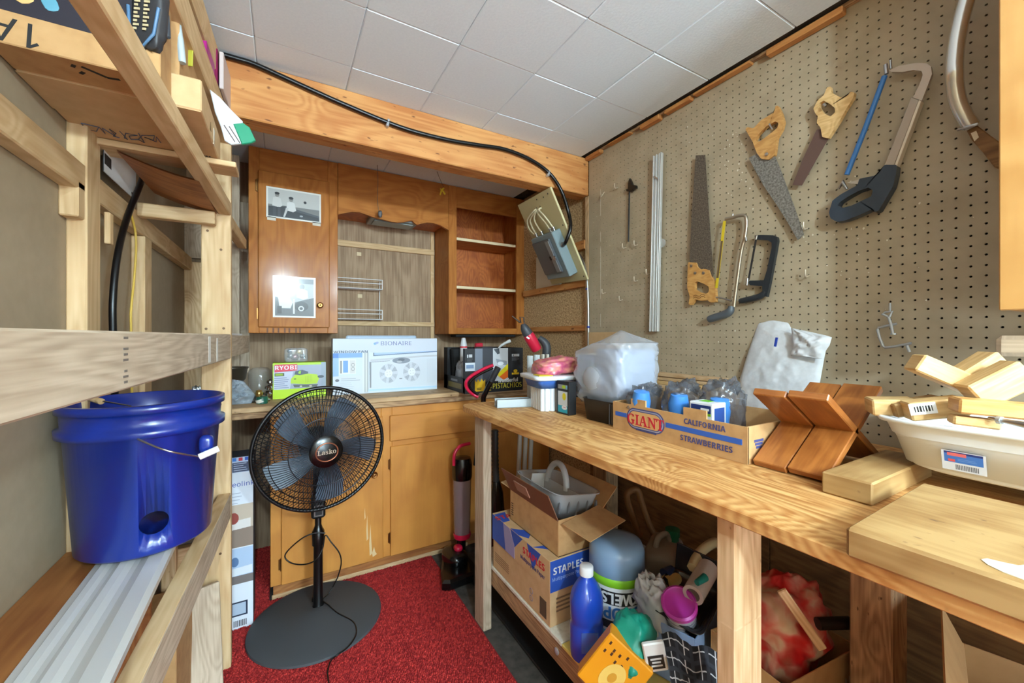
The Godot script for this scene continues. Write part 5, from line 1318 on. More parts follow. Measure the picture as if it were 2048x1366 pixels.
func counter_things():
	var CY := 0.9245
	# window fan carton
	var l := Transform3D(Basis.from_euler(Vector3(0, deg_to_rad(-2.5), 0)), Vector3(0.52, CY, -2.387))
	var t := thing("fan_carton", "white and pale blue carton for a twin window fan on the countertop", "box", l.origin)
	part(mb().box(Vector3(0.573, 0.304, 0.13), Vector3(0, 0.152, 0), l, 0.002), "body", flat(Color8(190, 196, 206), 0.5), t)
	var art := printed(925, 488, Color8(198, 203, 214), func(im: Image):
		rc(im, 300, 122, 625, 366, Color8(206, 212, 222))
		rc(im, 0, 126, 240, 40, Color8(118, 158, 218)); rc(im, 0, 126, 44, 40, Color8(70, 122, 196))
		rc(im, 0, 166, 200, 160, Color8(150, 182, 232)); rc(im, 46, 166, 195, 160, Color8(204, 212, 228))
		rc(im, 50, 180, 136, 130, Color8(224, 222, 220)); rc(im, 58, 192, 14, 110, Color8(136, 132, 130)); rc(im, 82, 192, 40, 104, Color8(108, 154, 216)); rc(im, 136, 190, 44, 114, Color8(206, 202, 200))
		el(im, 162, 230, 15, 16, Color8(120, 118, 118), 0.75); el(im, 162, 266, 15, 16, Color8(120, 118, 118), 0.75)
		rc(im, 0, 326, 240, 162, Color8(206, 210, 218))
		el(im, 34, 362, 16, 12, Color8(96, 98, 110))
		lines(im, 66, 348, 170, 2, 16, 4, Color8(150, 152, 162)); lines(im, 60, 386, 110, 4, 16, 3, Color8(176, 178, 188))
		rc(im, 242, 124, 16, 364, Color8(214, 216, 220)); rc(im, 258, 124, 34, 350, Color8(170, 172, 172)); rc(im, 268, 124, 12, 350, Color8(210, 210, 206))
		pg(im, [334, 126, 925, 118, 925, 124, 334, 152], Color8(160, 184, 226)); pg(im, [334, 148, 925, 120, 925, 128, 334, 156], Color8(92, 112, 140))
		rc(im, 334, 126, 8, 30, Color8(80, 92, 112))
		pg(im, [310, 186, 800, 158, 925, 156, 925, 172, 760, 176, 310, 204], Color8(186, 188, 194)); pg(im, [300, 208, 480, 200, 480, 204, 316, 214, 316, 440, 304, 440], Color8(126, 128, 134))
		pg(im, [318, 212, 925, 184, 925, 444, 318, 444], Color8(204, 209, 216))
		for k in 9: rc(im, 830 + k * 10, 196, 2, 226, Color8(186, 190, 198))
		for q in [[468, 318], [680, 312]]:
			el(im, q[0], q[1], 84, 92, Color8(192, 196, 204))
			for k in 7:
				var a: float = TAU * k / 7 + q[0]
				pg(im, [q[0] + cos(a) * 26, q[1] + sin(a) * 28, q[0] + cos(a - 0.26) * 80, q[1] + sin(a - 0.26) * 88, q[0] + cos(a + 0.3) * 80, q[1] + sin(a + 0.3) * 88], Color8(146, 150, 162) if k % 2 else Color8(164, 168, 178))
			el(im, q[0], q[1], 34, 37, Color8(222, 224, 228))
			for k in 4: el(im, q[0] + cos(k * TAU / 4 + 0.7) * 18, q[1] + sin(k * TAU / 4 + 0.7) * 18, 3, 3, Color8(150, 154, 162))
			for k in 6: el(im, q[0], q[1], 84 - k * 9, 92 - k * 10, Color8(216, 220, 226), 1.0 - 1.6 / (84 - k * 9))
		el(im, 584, 202, 82, 28, Color8(122, 128, 140)); el(im, 584, 196, 30, 14, Color8(86, 92, 104)); el(im, 566, 214, 26, 10, Color8(168, 172, 180))
		rc(im, 566, 366, 26, 8, Color8(120, 124, 132))
		rc(im, 290, 456, 635, 14, Color8(176, 206, 230)); rc(im, 290, 470, 635, 18, Color8(206, 216, 226))
		for k in 3: el(im, 348 + k * 10, 44 - k * 4, 12, 10 , Color8(110 + k * 20, 160, 200)), 0.4)
	part(sheet(mb(), 0.571, 0.302, face(l, Vector3(0, 0.152, 0.0652))), "front_print", art, t)
	txt("BIONAIRE", face(l, Vector3(0.047, 0.276, 0.066)), 0.021, flat(Color8(104, 112, 160), 0.5), t, "lettering", false, 1.35)
	txt("WINDOW FAN", face(l, Vector3(-0.195, 0.232, 0.066)), 0.013, flat(Color8(70, 84, 104), 0.5), t, "lettering", true, 1.45)
	single(mb().bb(Vector3(0.315, CY, -2.49), Vector3(0.725, 1.246, -2.466), 0.008), "foam_panel", flat(Color8(190, 206, 226), 0.5), "pale blue plastic panel standing behind the window fan carton", "panel")
	# sander carton
	l = Transform3D(Basis.IDENTITY, Vector3(0.077, CY, -2.385))
	t = thing("sander_carton", "lime green and grey power sander carton left of the fan carton", "box", l.origin)
	part(mb().box(Vector3(0.243, 0.181, 0.1), Vector3(0, 0.0905, 0), l, 0.002), "body", flat(Color8(176, 214, 30), 0.45), t)
	var sa := printed(486, 362, Color8(176, 214, 30), func(im: Image):
		pg(im, [8, 24, 470, 24, 470, 260, 8, 268], Color8(160, 166, 184))
		pg(im, [8, 90, 180, 90, 150, 268, 8, 268], Color8(196, 200, 216))
		rc(im, 440, 0, 46, 262, Color8(150, 162, 176))
		pg(im, [16, 14, 216, 14, 216, 78, 16, 92], Color8(214, 40, 70))
		rc(im, 16, 100, 84, 32, Color8(60, 64, 30)); rc(im, 22, 106, 66, 20, Color8(150, 180, 30))
		lines(im, 12, 148, 130, 6, 20, 6, Color8(120, 126, 160))
		pg(im, [156, 210, 162, 160, 200, 120, 290, 112, 400, 128, 420, 170, 400, 224, 300, 226], Color8(184, 214, 34))
		pg(im, [190, 120, 200, 86, 262, 74, 318, 96, 316, 116, 240, 128], Color8(74, 84, 96)); pg(im, [224, 110, 234, 84, 252, 84, 246, 118], Color8(150, 190, 40))
		pg(im, [178, 222, 410, 232, 398, 258, 190, 252], Color8(90, 94, 88)); el(im, 250, 244, 12, 8, Color8(200, 200, 196)); el(im, 340, 246, 14, 8, Color8(206, 196, 180))
		el(im, 436, 152, 30, 15, Color8(70, 78, 86)); el(im, 196, 166, 12, 6, Color8(90, 100, 40))
		for k in 5: rc(im, 350 - k * 14, 130 + k * 3, 3, 70, Color8(150, 176, 24))
		rc(im, 0, 268, 486, 94, Color8(190, 226, 20)), 0.4)
	part(sheet(mb(), 0.242, 0.18, face(l, Vector3(0, 0.0905, 0.0502))), "front_print", sa, t)
	txt("RYOBI", face(l, Vector3(-0.064, 0.157, 0.0508)), 0.021, flat(Color8(240, 226, 228), 0.5), t, "lettering", true, 1.15)
	# clear case of hardware on top of it
	t = thing("hardware_case", "clear plastic case of mixed hardware on top of the sander carton", "case", Vector3(0.06, CY + 0.182, -2.385))
	part(mb().blob(Vector3(0.11, 0.075, 0.075), Transform3D(Basis.IDENTITY, Vector3(0.06, CY + 0.2195, -2.385)), 0.35, 0.04, 2.0, 5), "shell", see(Color(0.85, 0.88, 0.9), 0.22, 0.05), t)
	for q in [[0.035, 0.215, 0.016, Color8(120, 120, 118)], [0.075, 0.235, 0.018, Color8(190, 160, 90)], [0.09, 0.212, 0.014, Color8(70, 68, 66)], [0.055, 0.208, 0.018, Color8(150, 120, 120)], [0.03, 0.24, 0.012, Color8(80, 84, 96)]]:
		part(mb().blob(Vector3(q[2] * 2, q[2] * 1.7, q[2] * 2), Transform3D(Basis.IDENTITY, Vector3(q[0], CY + q[1], -2.385)), 0.8, 0.3, 2.0, 3, 8, 12), "fitting", flat(q[3], 0.3, 0.7), t)
	# glass jar, upside down shade
	t = thing("glass_jar", "large clear smoky glass jar standing behind the small hardware", "jar", Vector3(-0.105, CY, -2.52))
	part(mb().lathe([Vector2(0.045, 0.0), Vector2(0.052, 0.01), Vector2(0.056, 0.1), Vector2(0.052, 0.135), Vector2(0.035, 0.15), Vector2(0, 0.153)], 28, Transform3D(Basis.IDENTITY, Vector3(-0.105, CY, -2.52))), "glass", see(Color(0.72, 0.7, 0.66), 0.3, 0.05), t)
	t = thing("metal_bowl", "dull metal bowl with a rolled rim behind the rack post", "bowl", Vector3(-0.24, CY + 0.08, -2.5))
	part(mb().lathe([Vector2(0, 0.0), Vector2(0.04, 0.002), Vector2(0.07, 0.04), Vector2(0.078, 0.09), Vector2(0.083, 0.094), Vector2(0.083, 0.1), Vector2(0.076, 0.098), Vector2(0.068, 0.04), Vector2(0.03, 0.006), Vector2(0, 0.004)], 32, Transform3D(Basis.IDENTITY, Vector3(-0.235, CY + 0.06, -2.46))), "bowl", flat(Color8(132, 126, 116), 0.3, 0.9), t)
	part(mb().lathe([Vector2(0, 0), Vector2(0.06, 0), Vector2(0.065, 0.055), Vector2(0.05, 0.06), Vector2(0, 0.06)], 24, Transform3D(Basis.IDENTITY, Vector3(-0.235, CY, -2.46))), "stand", flat(Color8(70, 66, 60), 0.5), t)
	t = thing("parts_bag", "clear plastic bag of small parts leaning by the rack post on the countertop", "bag", Vector3(-0.2, CY, -2.28))
	part(pillow(mb(), pts2([-0.29, 0.0, -0.13, 0.0, -0.115, 0.04, -0.16, 0.11, -0.27, 0.125]), fr(Vector3(0, CY, -2.25), Vector3.RIGHT, Vector3(0, 1, -0.35)), 0.045, 0.5, 8), "film", see(Color(0.72, 0.76, 0.8), 0.5, 0.15), t)
	for k in 7: part(mb().blob(Vector3(0.03, 0.022, 0.026), Transform3D(Basis.IDENTITY, Vector3(-0.26 + 0.02 * k, CY + 0.012 + 0.014 * (k % 3), -2.27)), 0.8, 0.4, 2.0, k, 8, 10), "fitting", flat([Color8(90, 92, 98), Color8(130, 124, 112), Color8(60, 62, 70)][k % 3], 0.4, 0.4), t)
	t = thing("paint_tin", "small green and white tin with a brass ball knob in front of the jar", "tin", Vector3(-0.09, CY, -2.215))
	part(mb().lathe([Vector2(0, 0), Vector2(0.024, 0), Vector2(0.024, 0.03), Vector2(0.022, 0.032), Vector2(0, 0.032)], 20, Transform3D(Basis.IDENTITY, Vector3(-0.085, CY, -2.225))), "tin", flat(Color8(20, 84, 64), 0.35), t)
	part(mb().lathe([Vector2(0.0243, 0.006), Vector2(0.0243, 0.022)], 20, Transform3D(Basis(Vector3(1, 0.35, 0).normalized(), Vector3(-0.35, 1, 0).normalized(), Vector3(0, 0, 1)), Vector3(-0.083, CY + 0.002, -2.225))), "stripe", flat(Color8(226, 220, 206), 0.4), t)
	part(mb().lathe([Vector2(0, 0), Vector2(0.012, 0.002), Vector2(0.017, 0.016), Vector2(0.012, 0.03), Vector2(0, 0.034)], 18, Transform3D(Basis.IDENTITY, Vector3(-0.098, CY + 0.032, -2.225))), "knob", flat(Color8(190, 160, 90), 0.25, 0.9), t)
	t = thing("chrome_spring", "stack of small chrome fittings leaning on the sander carton", "fitting", Vector3(-0.065, CY, -2.31))
	for k in 4: part(mb().lathe([Vector2(0.008, 0), Vector2(0.02 - k * 0.002, 0.004), Vector2(0.02 - k * 0.002, 0.014), Vector2(0.008, 0.02)], 16, rot(Vector3(-0.075 + k * 0.006, CY + 0.028 * k, -2.29), 0, 10, -14)), "ring", flat(Color(0.7, 0.7, 0.7), 0.15, 1.0), t)
	single(mb().blob(Vector3(0.07, 0.03, 0.06), Transform3D(Basis.IDENTITY, Vector3(-0.135, CY + 0.016, -2.29)), 0.8, 0.5, 2.5, 12), "wire_tangle", flat(Color8(74, 68, 58), 0.5), "small dark tangle of wire and fittings beside the parts bag", "wire")
	single(mb().blob(Vector3(0.05, 0.07, 0.04), Transform3D(Basis.IDENTITY, Vector3(-0.36, CY + 0.036, -2.45)), 0.6, 0.4, 2.0, 15), "foil_pouch", flat(Color8(170, 172, 172), 0.3, 0.6), "small crumpled silver pouch on the countertop behind the rack", "pouch")
	# black nut carton with the cut-away side
	var z1 := -2.03
	var z0 := -2.36
	var x0 := 0.865
	var x1 := 1.235
	t = thing("snack_carton", "black display carton with yellow crown print filled with odds and ends", "box", Vector3(1.05, CY, -2.2))
	var bk := flat(Color8(34, 33, 36), 0.55)
	var b := mb()
	b.bb(Vector3(x0, CY, z0), Vector3(x1, CY + 0.004, z1), 0.0)
	b.bb(Vector3(x0, CY, z1 - 0.004), Vector3(x1, CY + 0.249, z1), 0.001)
	b.bb(Vector3(x0, CY, z0), Vector3(x1, CY + 0.249, z0 + 0.004), 0.001)
	b.bb(Vector3(x1 - 0.004, CY, z0), Vector3(x1, CY + 0.249, z1), 0.001)
	b.bb(Vector3(x0, CY, z0), Vector3(x0 + 0.004, CY + 0.085, z1), 0.001)
	b.bb(Vector3(x0, CY, z0), Vector3(x0 + 0.004, CY + 0.249, z0 + 0.06), 0.001)
	b.bb(Vector3(x0, CY, z1 - 0.03), Vector3(x0 + 0.004, CY + 0.249, z1), 0.001)
	part(b, "body", bk, t)
	var fp := printed(740, 498, Color8(30, 29, 32), func(im: Image):
		rc(im, 0, 0, 118, 498, Color8(36, 34, 36)); rc(im, 118, 0, 94, 400, Color8(118, 124, 136)); rc(im, 212, 0, 130, 400, Color8(62, 62, 68))
		rc(im, 342, 0, 196, 380, Color8(200, 202, 206))
		pg(im, [350, 10, 420, 0, 430, 60, 400, 70], Color8(86, 90, 96)); pg(im, [380, 120, 520, 150, 530, 200, 400, 190], Color8(150, 156, 166)); el(im, 440, 176, 40, 22, Color8(230, 232, 236))
		pg(im, [396, 300, 538, 180, 538, 260, 420, 330], Color8(226, 206, 30)); pg(im, [424, 330, 538, 250, 538, 340, 480, 366], Color8(238, 110, 30))
		rc(im, 0, 376, 740, 122, Color8(24, 23, 25))
		rc(im, 2, 156, 116, 92, Color8(206, 210, 216)); rc(im, 14, 180, 90, 40, Color8(120, 140, 170))
		pg(im, [118, 480, 118, 350, 140, 376, 156, 340, 180, 376, 200, 338, 222, 372, 244, 350, 244, 480], Color8(228, 180, 30)); lines(im, 140, 440, 60, 2, 14, 8, Color8(60, 48, 20))
		pg(im, [276, 430, 320, 420, 300, 440, 326, 446, 296, 462, 322, 476, 280, 484], Color8(226, 186, 40))
		rc(im, 590, 70, 100, 30, Color8(196, 196, 198)); rc(im, 604, 76, 10, 20, Color8(30, 29, 32)); lines(im, 590, 112, 100, 4, 10, 5, Color8(100, 100, 104))
		rc(im, 590, 290, 96, 22, Color8(226, 180, 30)); el(im, 638, 270, 26, 20, Color8(226, 180, 30)); pg(im, [624, 244, 638, 268, 652, 244, 640, 262], Color8(30, 29, 32))
		rc(im, 24, 66, 14, 34, Color8(200, 200, 202)); rc(im, 46, 64, 40, 34, Color8(190, 190, 192)); lines(im, 24, 110, 70, 4, 10, 4, Color8(90, 90, 94)), 0.45)
	part(sheet(mb(), x1 - x0, 0.248, Transform3D(Basis.IDENTITY, Vector3((x0 + x1) / 2, CY + 0.1245, z1 + 0.0002))), "front_print", fp, t)
	txt("Wonderful", Transform3D(Basis.IDENTITY, Vector3(1.135, CY + 0.062, z1 + 0.001)), 0.021, flat(Color8(226, 224, 220), 0.5), t, "lettering", true, 0.9)
	txt("PISTACHIOS", Transform3D(Basis.IDENTITY, Vector3(1.13, CY + 0.032, z1 + 0.001)), 0.027, flat(Color8(214, 196, 60), 0.5), t, "lettering", false, 0.95)
	part(mb().bb(Vector3(x0 - 0.0012, CY + 0.02, -2.28), Vector3(x0, CY + 0.05, -2.08), 0.0), "gold_print", flat(Color8(120, 106, 52), 0.5), t)
	part(mb().bb(Vector3(x0 - 0.0012, CY + 0.058, -2.24), Vector3(x0, CY + 0.07, -2.14), 0.0), "grey_print", flat(Color8(120, 122, 128), 0.5), t)
	single(mb().blob(Vector3(0.11, 0.16, 0.16), Transform3D(Basis.IDENTITY, Vector3(0.94, CY + 0.095, -2.18)), 0.75, 0.25, 2.4, 21, 22, 30), "wrapped_bundle", see(Color(0.66, 0.67, 0.69), 0.85, 0.2), "grey plastic-wrapped bundle inside the black display carton", "bundle")
	single(mb().bb(Vector3(1.0, CY + 0.005, -2.2), Vector3(1.1, CY + 0.255, -2.1), 0.006), "grey_box", flat(Color8(70, 70, 76), 0.5), "dark grey box standing inside the black display carton", "box")
	t = thing("caulk_tube", "white capped tube with red band sticking up from the display carton", "tube", Vector3(0.99, CY + 0.2, -2.2))
	part(mb().lathe([Vector2(0, 0), Vector2(0.022, 0), Vector2(0.022, 0.255), Vector2(0.016, 0.28), Vector2(0.012, 0.3), Vector2(0, 0.302)], 18, Transform3D(Basis.IDENTITY, Vector3(0.962, CY + 0.006, -2.28))), "tube", flat(Color8(206, 206, 206), 0.4), t)
	part(mb().lathe([Vector2(0.0225, 0.24), Vector2(0.0225, 0.25)], 18, Transform3D(Basis.IDENTITY, Vector3(0.962, CY + 0.006, -2.28))), "band", flat(Color8(206, 40, 50), 0.5), t)
	single(mb().box(Vector3(0.05, 0.27, 0.03), Vector3.ZERO, rot(Vector3(1.08, CY + 0.14, -2.3), 0, 0, 3), 0.006), "red_bar", flat(Color8(206, 34, 62), 0.45), "red plastic bar sticking up from the display carton", "bar")
	single(mb().box(Vector3(0.14, 0.235, 0.04), Vector3.ZERO, rot(Vector3(0.97, CY + 0.13, -2.325), 0, 0, 2), 0.01), "charger_block", M.blackmat, "black tool charger standing at the back of the display carton", "charger")
	single(mb().tube(spline([Vector3(1.15, CY + 0.02, -2.2), Vector3(1.15, CY + 0.2, -2.2), Vector3(1.17, CY + 0.255, -2.19), Vector3(1.23, CY + 0.29, -2.17)]), [0.004, 0.004, 0.004, 0.004, 0.004, 0.004, 0.004, 0.005, 0.005, 0.005, 0.006, 0.006, 0.007, 0.008, 0.008, 0.009, 0.01, 0.011, 0.011], 8), "white_strap", flat(Color8(214, 214, 212), 0.5), "white webbing strap end poking out of the display carton", "strap")
	single(mb().bb(Vector3(1.0, 1.236, -2.6), Vector3(1.46, 1.254, -2.5), 0.004), "black_bar", M.blackmat, "flat black bar fixed below the open wall cabinet", "bar")

# tub or tray: rounded rectangle rings from foot to rim and down the inside
func tub(l: Transform3D, rings: Array, seg := 40) -> MB:
	var rows := []
	for q in rings:
		var row := []
		for k in seg:
			var t := TAU * k / seg
			var e := 0.32
			row.append(l * Vector3(signf(cos(t)) * pow(absf(cos(t)), e) * q[0], q[2], signf(sin(t)) * pow(absf(sin(t)), e) * q[1]))
		rows.append(row)
	return mb().surf(rows, true, true)

func bench_things():
	var BY := 0.9305
	# grey metal channel
	var l := fr(Vector3(0.875, BY, -1.535), Vector3(0.965, 0, 0.26), Vector3.UP)
	var t := thing("metal_channel", "short grey metal channel lying at the far end of the workbench", "channel", l.origin)
	var gm := flat(Color8(170, 176, 178), 0.4, 0.4)
	part(mb().box(Vector3(0.2, 0.003, 0.055), Vector3(0.03, 0.0015, 0), l, 0.0005), "base", gm, t)
	for s in [-1, 1]: part(mb().box(Vector3(0.2, 0.036, 0.003), Vector3(0.03, 0.018, s * 0.026), l, 0.0005), "flange", gm, t)
	part(mb().box(Vector3(0.2, 0.003, 0.02), Vector3(0.03, 0.0345, 0.016), l, 0.0005), "lip", gm, t)
	# clear tubes
	for k in 4:
		t = thing("plastic_tube", ["leftmost thick clear plastic tube standing behind the white fluted pack", "second thick clear plastic tube standing behind the fluted pack", "thin cream plastic strip standing right of the two clear tubes", "rightmost pale plastic strip standing by the red saw"][k], "tube", Vector3(1.0, BY, -1.63), "plastic tubes standing at the bench end")
		var p := Vector3(1.055 + [0.0, 0.034, 0.062, 0.082][k], BY, -1.665 + 0.01 * k)
		if k < 2: part(mb().lathe([Vector2(0.0, 0.0), Vector2(0.0155, 0.0), Vector2(0.0155, 0.215 + 0.004 * k), Vector2(0.0135, 0.215 + 0.004 * k), Vector2(0.0135, 0.004)], 18, Transform3D(Basis.IDENTITY, p)), "tube", see(Color(0.88, 0.9, 0.9), 0.6, 0.06), t)
		else: part(mb().box(Vector3(0.012, 0.222, 0.018), Vector3(0, 0.111, 0), Transform3D(Basis.IDENTITY, p), 0.002), "strip", flat(Color8(206, 200, 186), 0.35), t)
	# white fluted pack
	t = thing("cup_sleeve", "white fluted plastic pack under the blue and white tub", "pack", Vector3(0.98, BY, -1.43))
	var c := Vector3(0.985, BY, -1.425)
	part(mb().box(Vector3(0.08, 0.094, 0.13), Vector3(0, 0.047, 0), rot(c, -12), 0.004), "core", flat(Color8(214, 216, 222), 0.5), t)
	for k in 6: part(mb().tube([rot(c, -12) * Vector3(-0.04, 0.001, -0.055 + k * 0.022), rot(c, -12) * Vector3(-0.04, 0.094, -0.055 + k * 0.022)], 0.0105, 10), "flute", flat(Color8(226, 228, 232), 0.45), t)
	for k in 3: part(mb().tube([rot(c, -12) * Vector3(-0.025 + k * 0.026, 0.001, 0.066), rot(c, -12) * Vector3(-0.025 + k * 0.026, 0.094, 0.066)], 0.0105, 10), "flute", flat(Color8(226, 228, 232), 0.45), t)
	# tub with blue wall and white rim
	l = rot(Vector3(1.0, BY + 0.095, -1.43), -12, 0, 0)
	t = thing("food_tub", "blue plastic tub with white rim and yellow card on the fluted pack", "tub", l.origin)
	part(tub(l, [[0.0, 0.0, 0.0], [0.075, 0.085, 0.0], [0.088, 0.098, 0.035]]), "body", flat(Color8(66, 112, 196), 0.35), t)
	part(tub(l, [[0.0885, 0.0985, 0.033], [0.102, 0.112, 0.036], [0.104, 0.114, 0.05], [0.095, 0.105, 0.052], [0.06, 0.06, 0.0521], [0, 0, 0.0522]]), "rim", flat(Color8(226, 230, 234), 0.4), t)
	part(mb().box(Vector3(0.06, 0.003, 0.07), Vector3(-0.05, 0.0538, 0.06), l, 0.0), "card", flat(Color8(226, 196, 26), 0.5), t)
	t = thing("pink_packet", "crinkled pink and peach packet lying on the blue tub", "packet", l.origin + Vector3(0.03, 0.055, 0))
	part(mb().blob(Vector3(0.19, 0.075, 0.17), rot(Vector3(1.035, BY + 0.18, -1.435), -12, 0, 8), 0.65, 0.18, 2.2, 23, 24, 34), "film", mottle([Color8(186, 50, 116), Color8(206, 84, 128), Color8(228, 150, 130), Color8(236, 196, 150)], 0.012, 101, 0.3, 0.3), t)
	# ink carton
	t = thing("ink_carton", "black box with white, yellow and teal label beside the fluted pack", "box", Vector3(1.01, BY, -1.285))
	part(mb().bb(Vector3(0.968, BY, -1.325), Vector3(1.006, BY + 0.132, -1.245), 0.003), "body", flat(Color8(30, 30, 32), 0.45), t)
	var ip := printed(120, 200, Color8(30, 30, 32), func(im: Image):
		rc(im, 14, 22, 92, 26, Color8(150, 150, 140)); el(im, 70, 34, 18, 10, Color8(170, 196, 30)); rc(im, 92, 24, 14, 22, Color8(120, 170, 200))
		rc(im, 14, 62, 92, 128, Color8(206, 208, 210)); el(im, 74, 92, 17, 22, Color8(226, 206, 10)); rc(im, 14, 148, 92, 42, Color8(30, 160, 186)); el(im, 76, 158, 26, 13, Color8(226, 222, 226)); rc(im, 66, 154, 22, 4, Color8(200, 90, 100)), 0.4)
	part(sheet(mb(), 0.08, 0.132, Transform3D(Basis(Vector3(0, 0, 1), Vector3.UP, Vector3(-1, 0, 0)), Vector3(0.9678, BY + 0.066, -1.285))), "label_print", ip, t)
	# bagged appliance on a black bin
	t = thing("black_bin", "low black plastic bin under the bagged machine", "bin", Vector3(1.08, BY, -1.1))
	part(tub(rot(Vector3(1.09, BY, -1.11), 3), [[0, 0, 0], [0.098, 0.078, 0.0], [0.108, 0.088, 0.078], [0.111, 0.091, 0.08], [0.105, 0.085, 0.08], [0.095, 0.075, 0.006], [0, 0, 0.005]]), "body", flat(Color8(38, 34, 34), 0.45), t)
	for k in 3: part(mb().tube([Vector3(0.985 + 0.0 * k, BY + 0.004, -1.04 + 0.012 * k), Vector3(0.982, BY + 0.075, -1.035 + 0.012 * k)], 0.003, 6), "rib", flat(Color8(60, 58, 60), 0.3), t)
	t = thing("bagged_machine", "machine wrapped in a milky plastic bag, peaked on top", "machine", Vector3(1.1, BY + 0.08, -1.15))
	part(mb().bb(Vector3(1.02, BY + 0.082, -1.27), Vector3(1.215, BY + 0.235, -1.16), 0.012).bb(Vector3(1.02, BY + 0.082, -1.16), Vector3(1.215, BY + 0.262, -1.03), 0.012), "body", flat(Color8(146, 157, 182), 0.5), t)
	part(mb().lathe([Vector2(0, 0), Vector2(0.045, 0), Vector2(0.05, 0.012), Vector2(0.035, 0.02), Vector2(0, 0.02)], 20, Transform3D(Basis(Vector3(0, 0, 1), Vector3(-1, 0, 0), Vector3(0, -1, 0)), Vector3(1.02, BY + 0.15, -1.16))), "dial", flat(Color8(170, 174, 184), 0.4), t)
	var film := see(Color(0.88, 0.9, 0.94), 0.32, 0.18)
	var rows := []
	var no := FastNoiseLite.new()
	no.seed = 9; no.frequency = 1.0; no.fractal_octaves = 3
	for r in 27:
		var v := r / 26.0
		var row := []
		for k in 48:
			var a := TAU * k / 48.0
			var e := 0.42
			var q := Vector3(signf(cos(a)) * pow(absf(cos(a)), e), 0, signf(sin(a)) * pow(absf(sin(a)), e))
			var wx := 0.112
			var wz := 0.138
			var y := BY + 0.05 + 0.235 * minf(v / 0.72, 1.0)
			var s := 1.0
			if v < 0.12: s = 0.86 + v * 1.15
			if v > 0.72:
				s = cos((v - 0.72) / 0.28 * PI / 2)
				y += 0.05 * pow((v - 0.72) / 0.28, 2.0)
			var n := no.get_noise_3d(q.x * 3.0, v * 7.0, q.z * 3.0)
			y -= 0.045 * maxf(0.0, -q.z * s) * minf(v / 0.72, 1.0)
			row.append(Vector3(1.117 + 0.06 * maxf(v - 0.72, 0.0), y, -1.148 + 0.05 * maxf(v - 0.72, 0.0)) + q * Vector3(wx, 0, wz) * s * (1.0 + 0.1 * n))
		rows.append(row)
	part(mb().surf(rows, true, true), "plastic_bag", film, t)
	# leaning cardboard and planks at the wall
	t = thing("cardboard_sheet", "flat sheet of brown cardboard leaning in the far bench corner", "cardboard", Vector3(1.47, BY, -1.58))
	part(mb().bb(Vector3(1.468, BY, -1.712), Vector3(1.476, 1.263, -1.447), 0.001), "sheet", M.card2, t)
	part(mb().tube(spline([Vector3(1.467, 1.185, -1.574), Vector3(1.467, 1.222, -1.53), Vector3(1.467, 1.197, -1.516)], 3), 0.0012, 4), "pen_mark", M.ink, t)
	for k in 4:
		single(mb().bb(Vector3(1.43 - 0.0 * k, [BY, 1.032, 1.049, 1.066][k], -1.4 + 0.02 * k), Vector3(1.486, [1.031, 1.047, 1.063, 1.08][k], -0.86 - 0.02 * k), 0.002), "pine_strip", [M.pine, M.block, M.pine, M.pine2][k], ["wide pale plank at the bottom of the stack against the pegboard", "pale strip second from the bottom in the stack at the pegboard", "pale strip second from the top in the stack at the pegboard", "topmost pale strip of the stack at the pegboard"][k], "plank", "planks stacked against the pegboard")
	# fruit tray
	var fx := 0.973
	var z0 := -1.01
	var z1 := -0.556
	t = thing("fruit_tray", "shallow printed strawberry tray with blue stripe and red lettering", "box", Vector3(1.1, BY, -0.78))
	var wl := Transform3D(Basis(Vector3(0, 0, 1), Vector3.UP, Vector3(-1, 0, 0)), Vector3(fx + 0.005, BY, 0))
	var h := 0.09
	part(mb().prism(pts2([z0, 0, z1, 0, z1, h, -0.665, h, -0.665, h + 0.022, -0.735, h + 0.022, -0.735, h, -0.87, h, -0.87, h + 0.02, -0.93, h + 0.02, -0.93, h, z0, h]), 0.005, wl), "front_panel", M.card, t)
	part(mb().prism(pts2([z0, 0, z1, 0, z1, h, z0, h]), 0.005, Transform3D(wl.basis, Vector3(1.27, BY, 0))), "rear_panel", M.card, t)
	for z in [z0 + 0.0025, z1 - 0.0025]:
		part(mb().box(Vector3(0.292, h + 0.002, 0.005), Vector3(1.12, BY + h / 2, z), Transform3D.IDENTITY, 0.001), "end_panel", M.card, t)
	part(mb().bb(Vector3(fx + 0.005, BY, z0 + 0.005), Vector3(1.265, BY + 0.004, z1 - 0.005), 0.0), "bottom", M.card, t)
	var fm := Transform3D(wl.basis, Vector3(fx - 0.0004, BY, 0))
	var bl := flat(Color8(48, 92, 180), 0.7)
	var nb := flat(Color8(66, 70, 120), 0.7)
	part(mb().box(Vector3(0.05, 0.014, 0.001), Vector3(-0.973, 0.052, 0), fm, 0.0), "stripe", bl, t)
	part(mb().box(Vector3(0.225, 0.014, 0.001), Vector3(-0.682, 0.051, 0), fm, 0.0), "stripe", bl, t)
	for q in [[0.148, 0.066, 0.0008, nb], [0.14, 0.059, 0.0012, flat(Color8(150, 150, 172), 0.7)], [0.132, 0.052, 0.0016, nb], [0.126, 0.047, 0.002, flat(Color8(206, 160, 104), 0.8)]]:
		var pp := PackedVector2Array()
		for k in 28:
			var a := TAU * k / 28.0
			pp.append(Vector2(cos(a) * q[1] / 2 + signf(cos(a)) * (q[0] - q[1]) / 2, sin(a) * q[1] / 2))
		part(mb().prism(pp, q[2], Transform3D(fm.basis, fm * Vector3(-0.872, 0.049, 0))), "emblem", q[3], t)
	part(mb().box(Vector3(0.08, 0.011, 0.0022), Vector3(-0.868, 0.019, 0.0), fm, 0.0), "banner", nb, t)
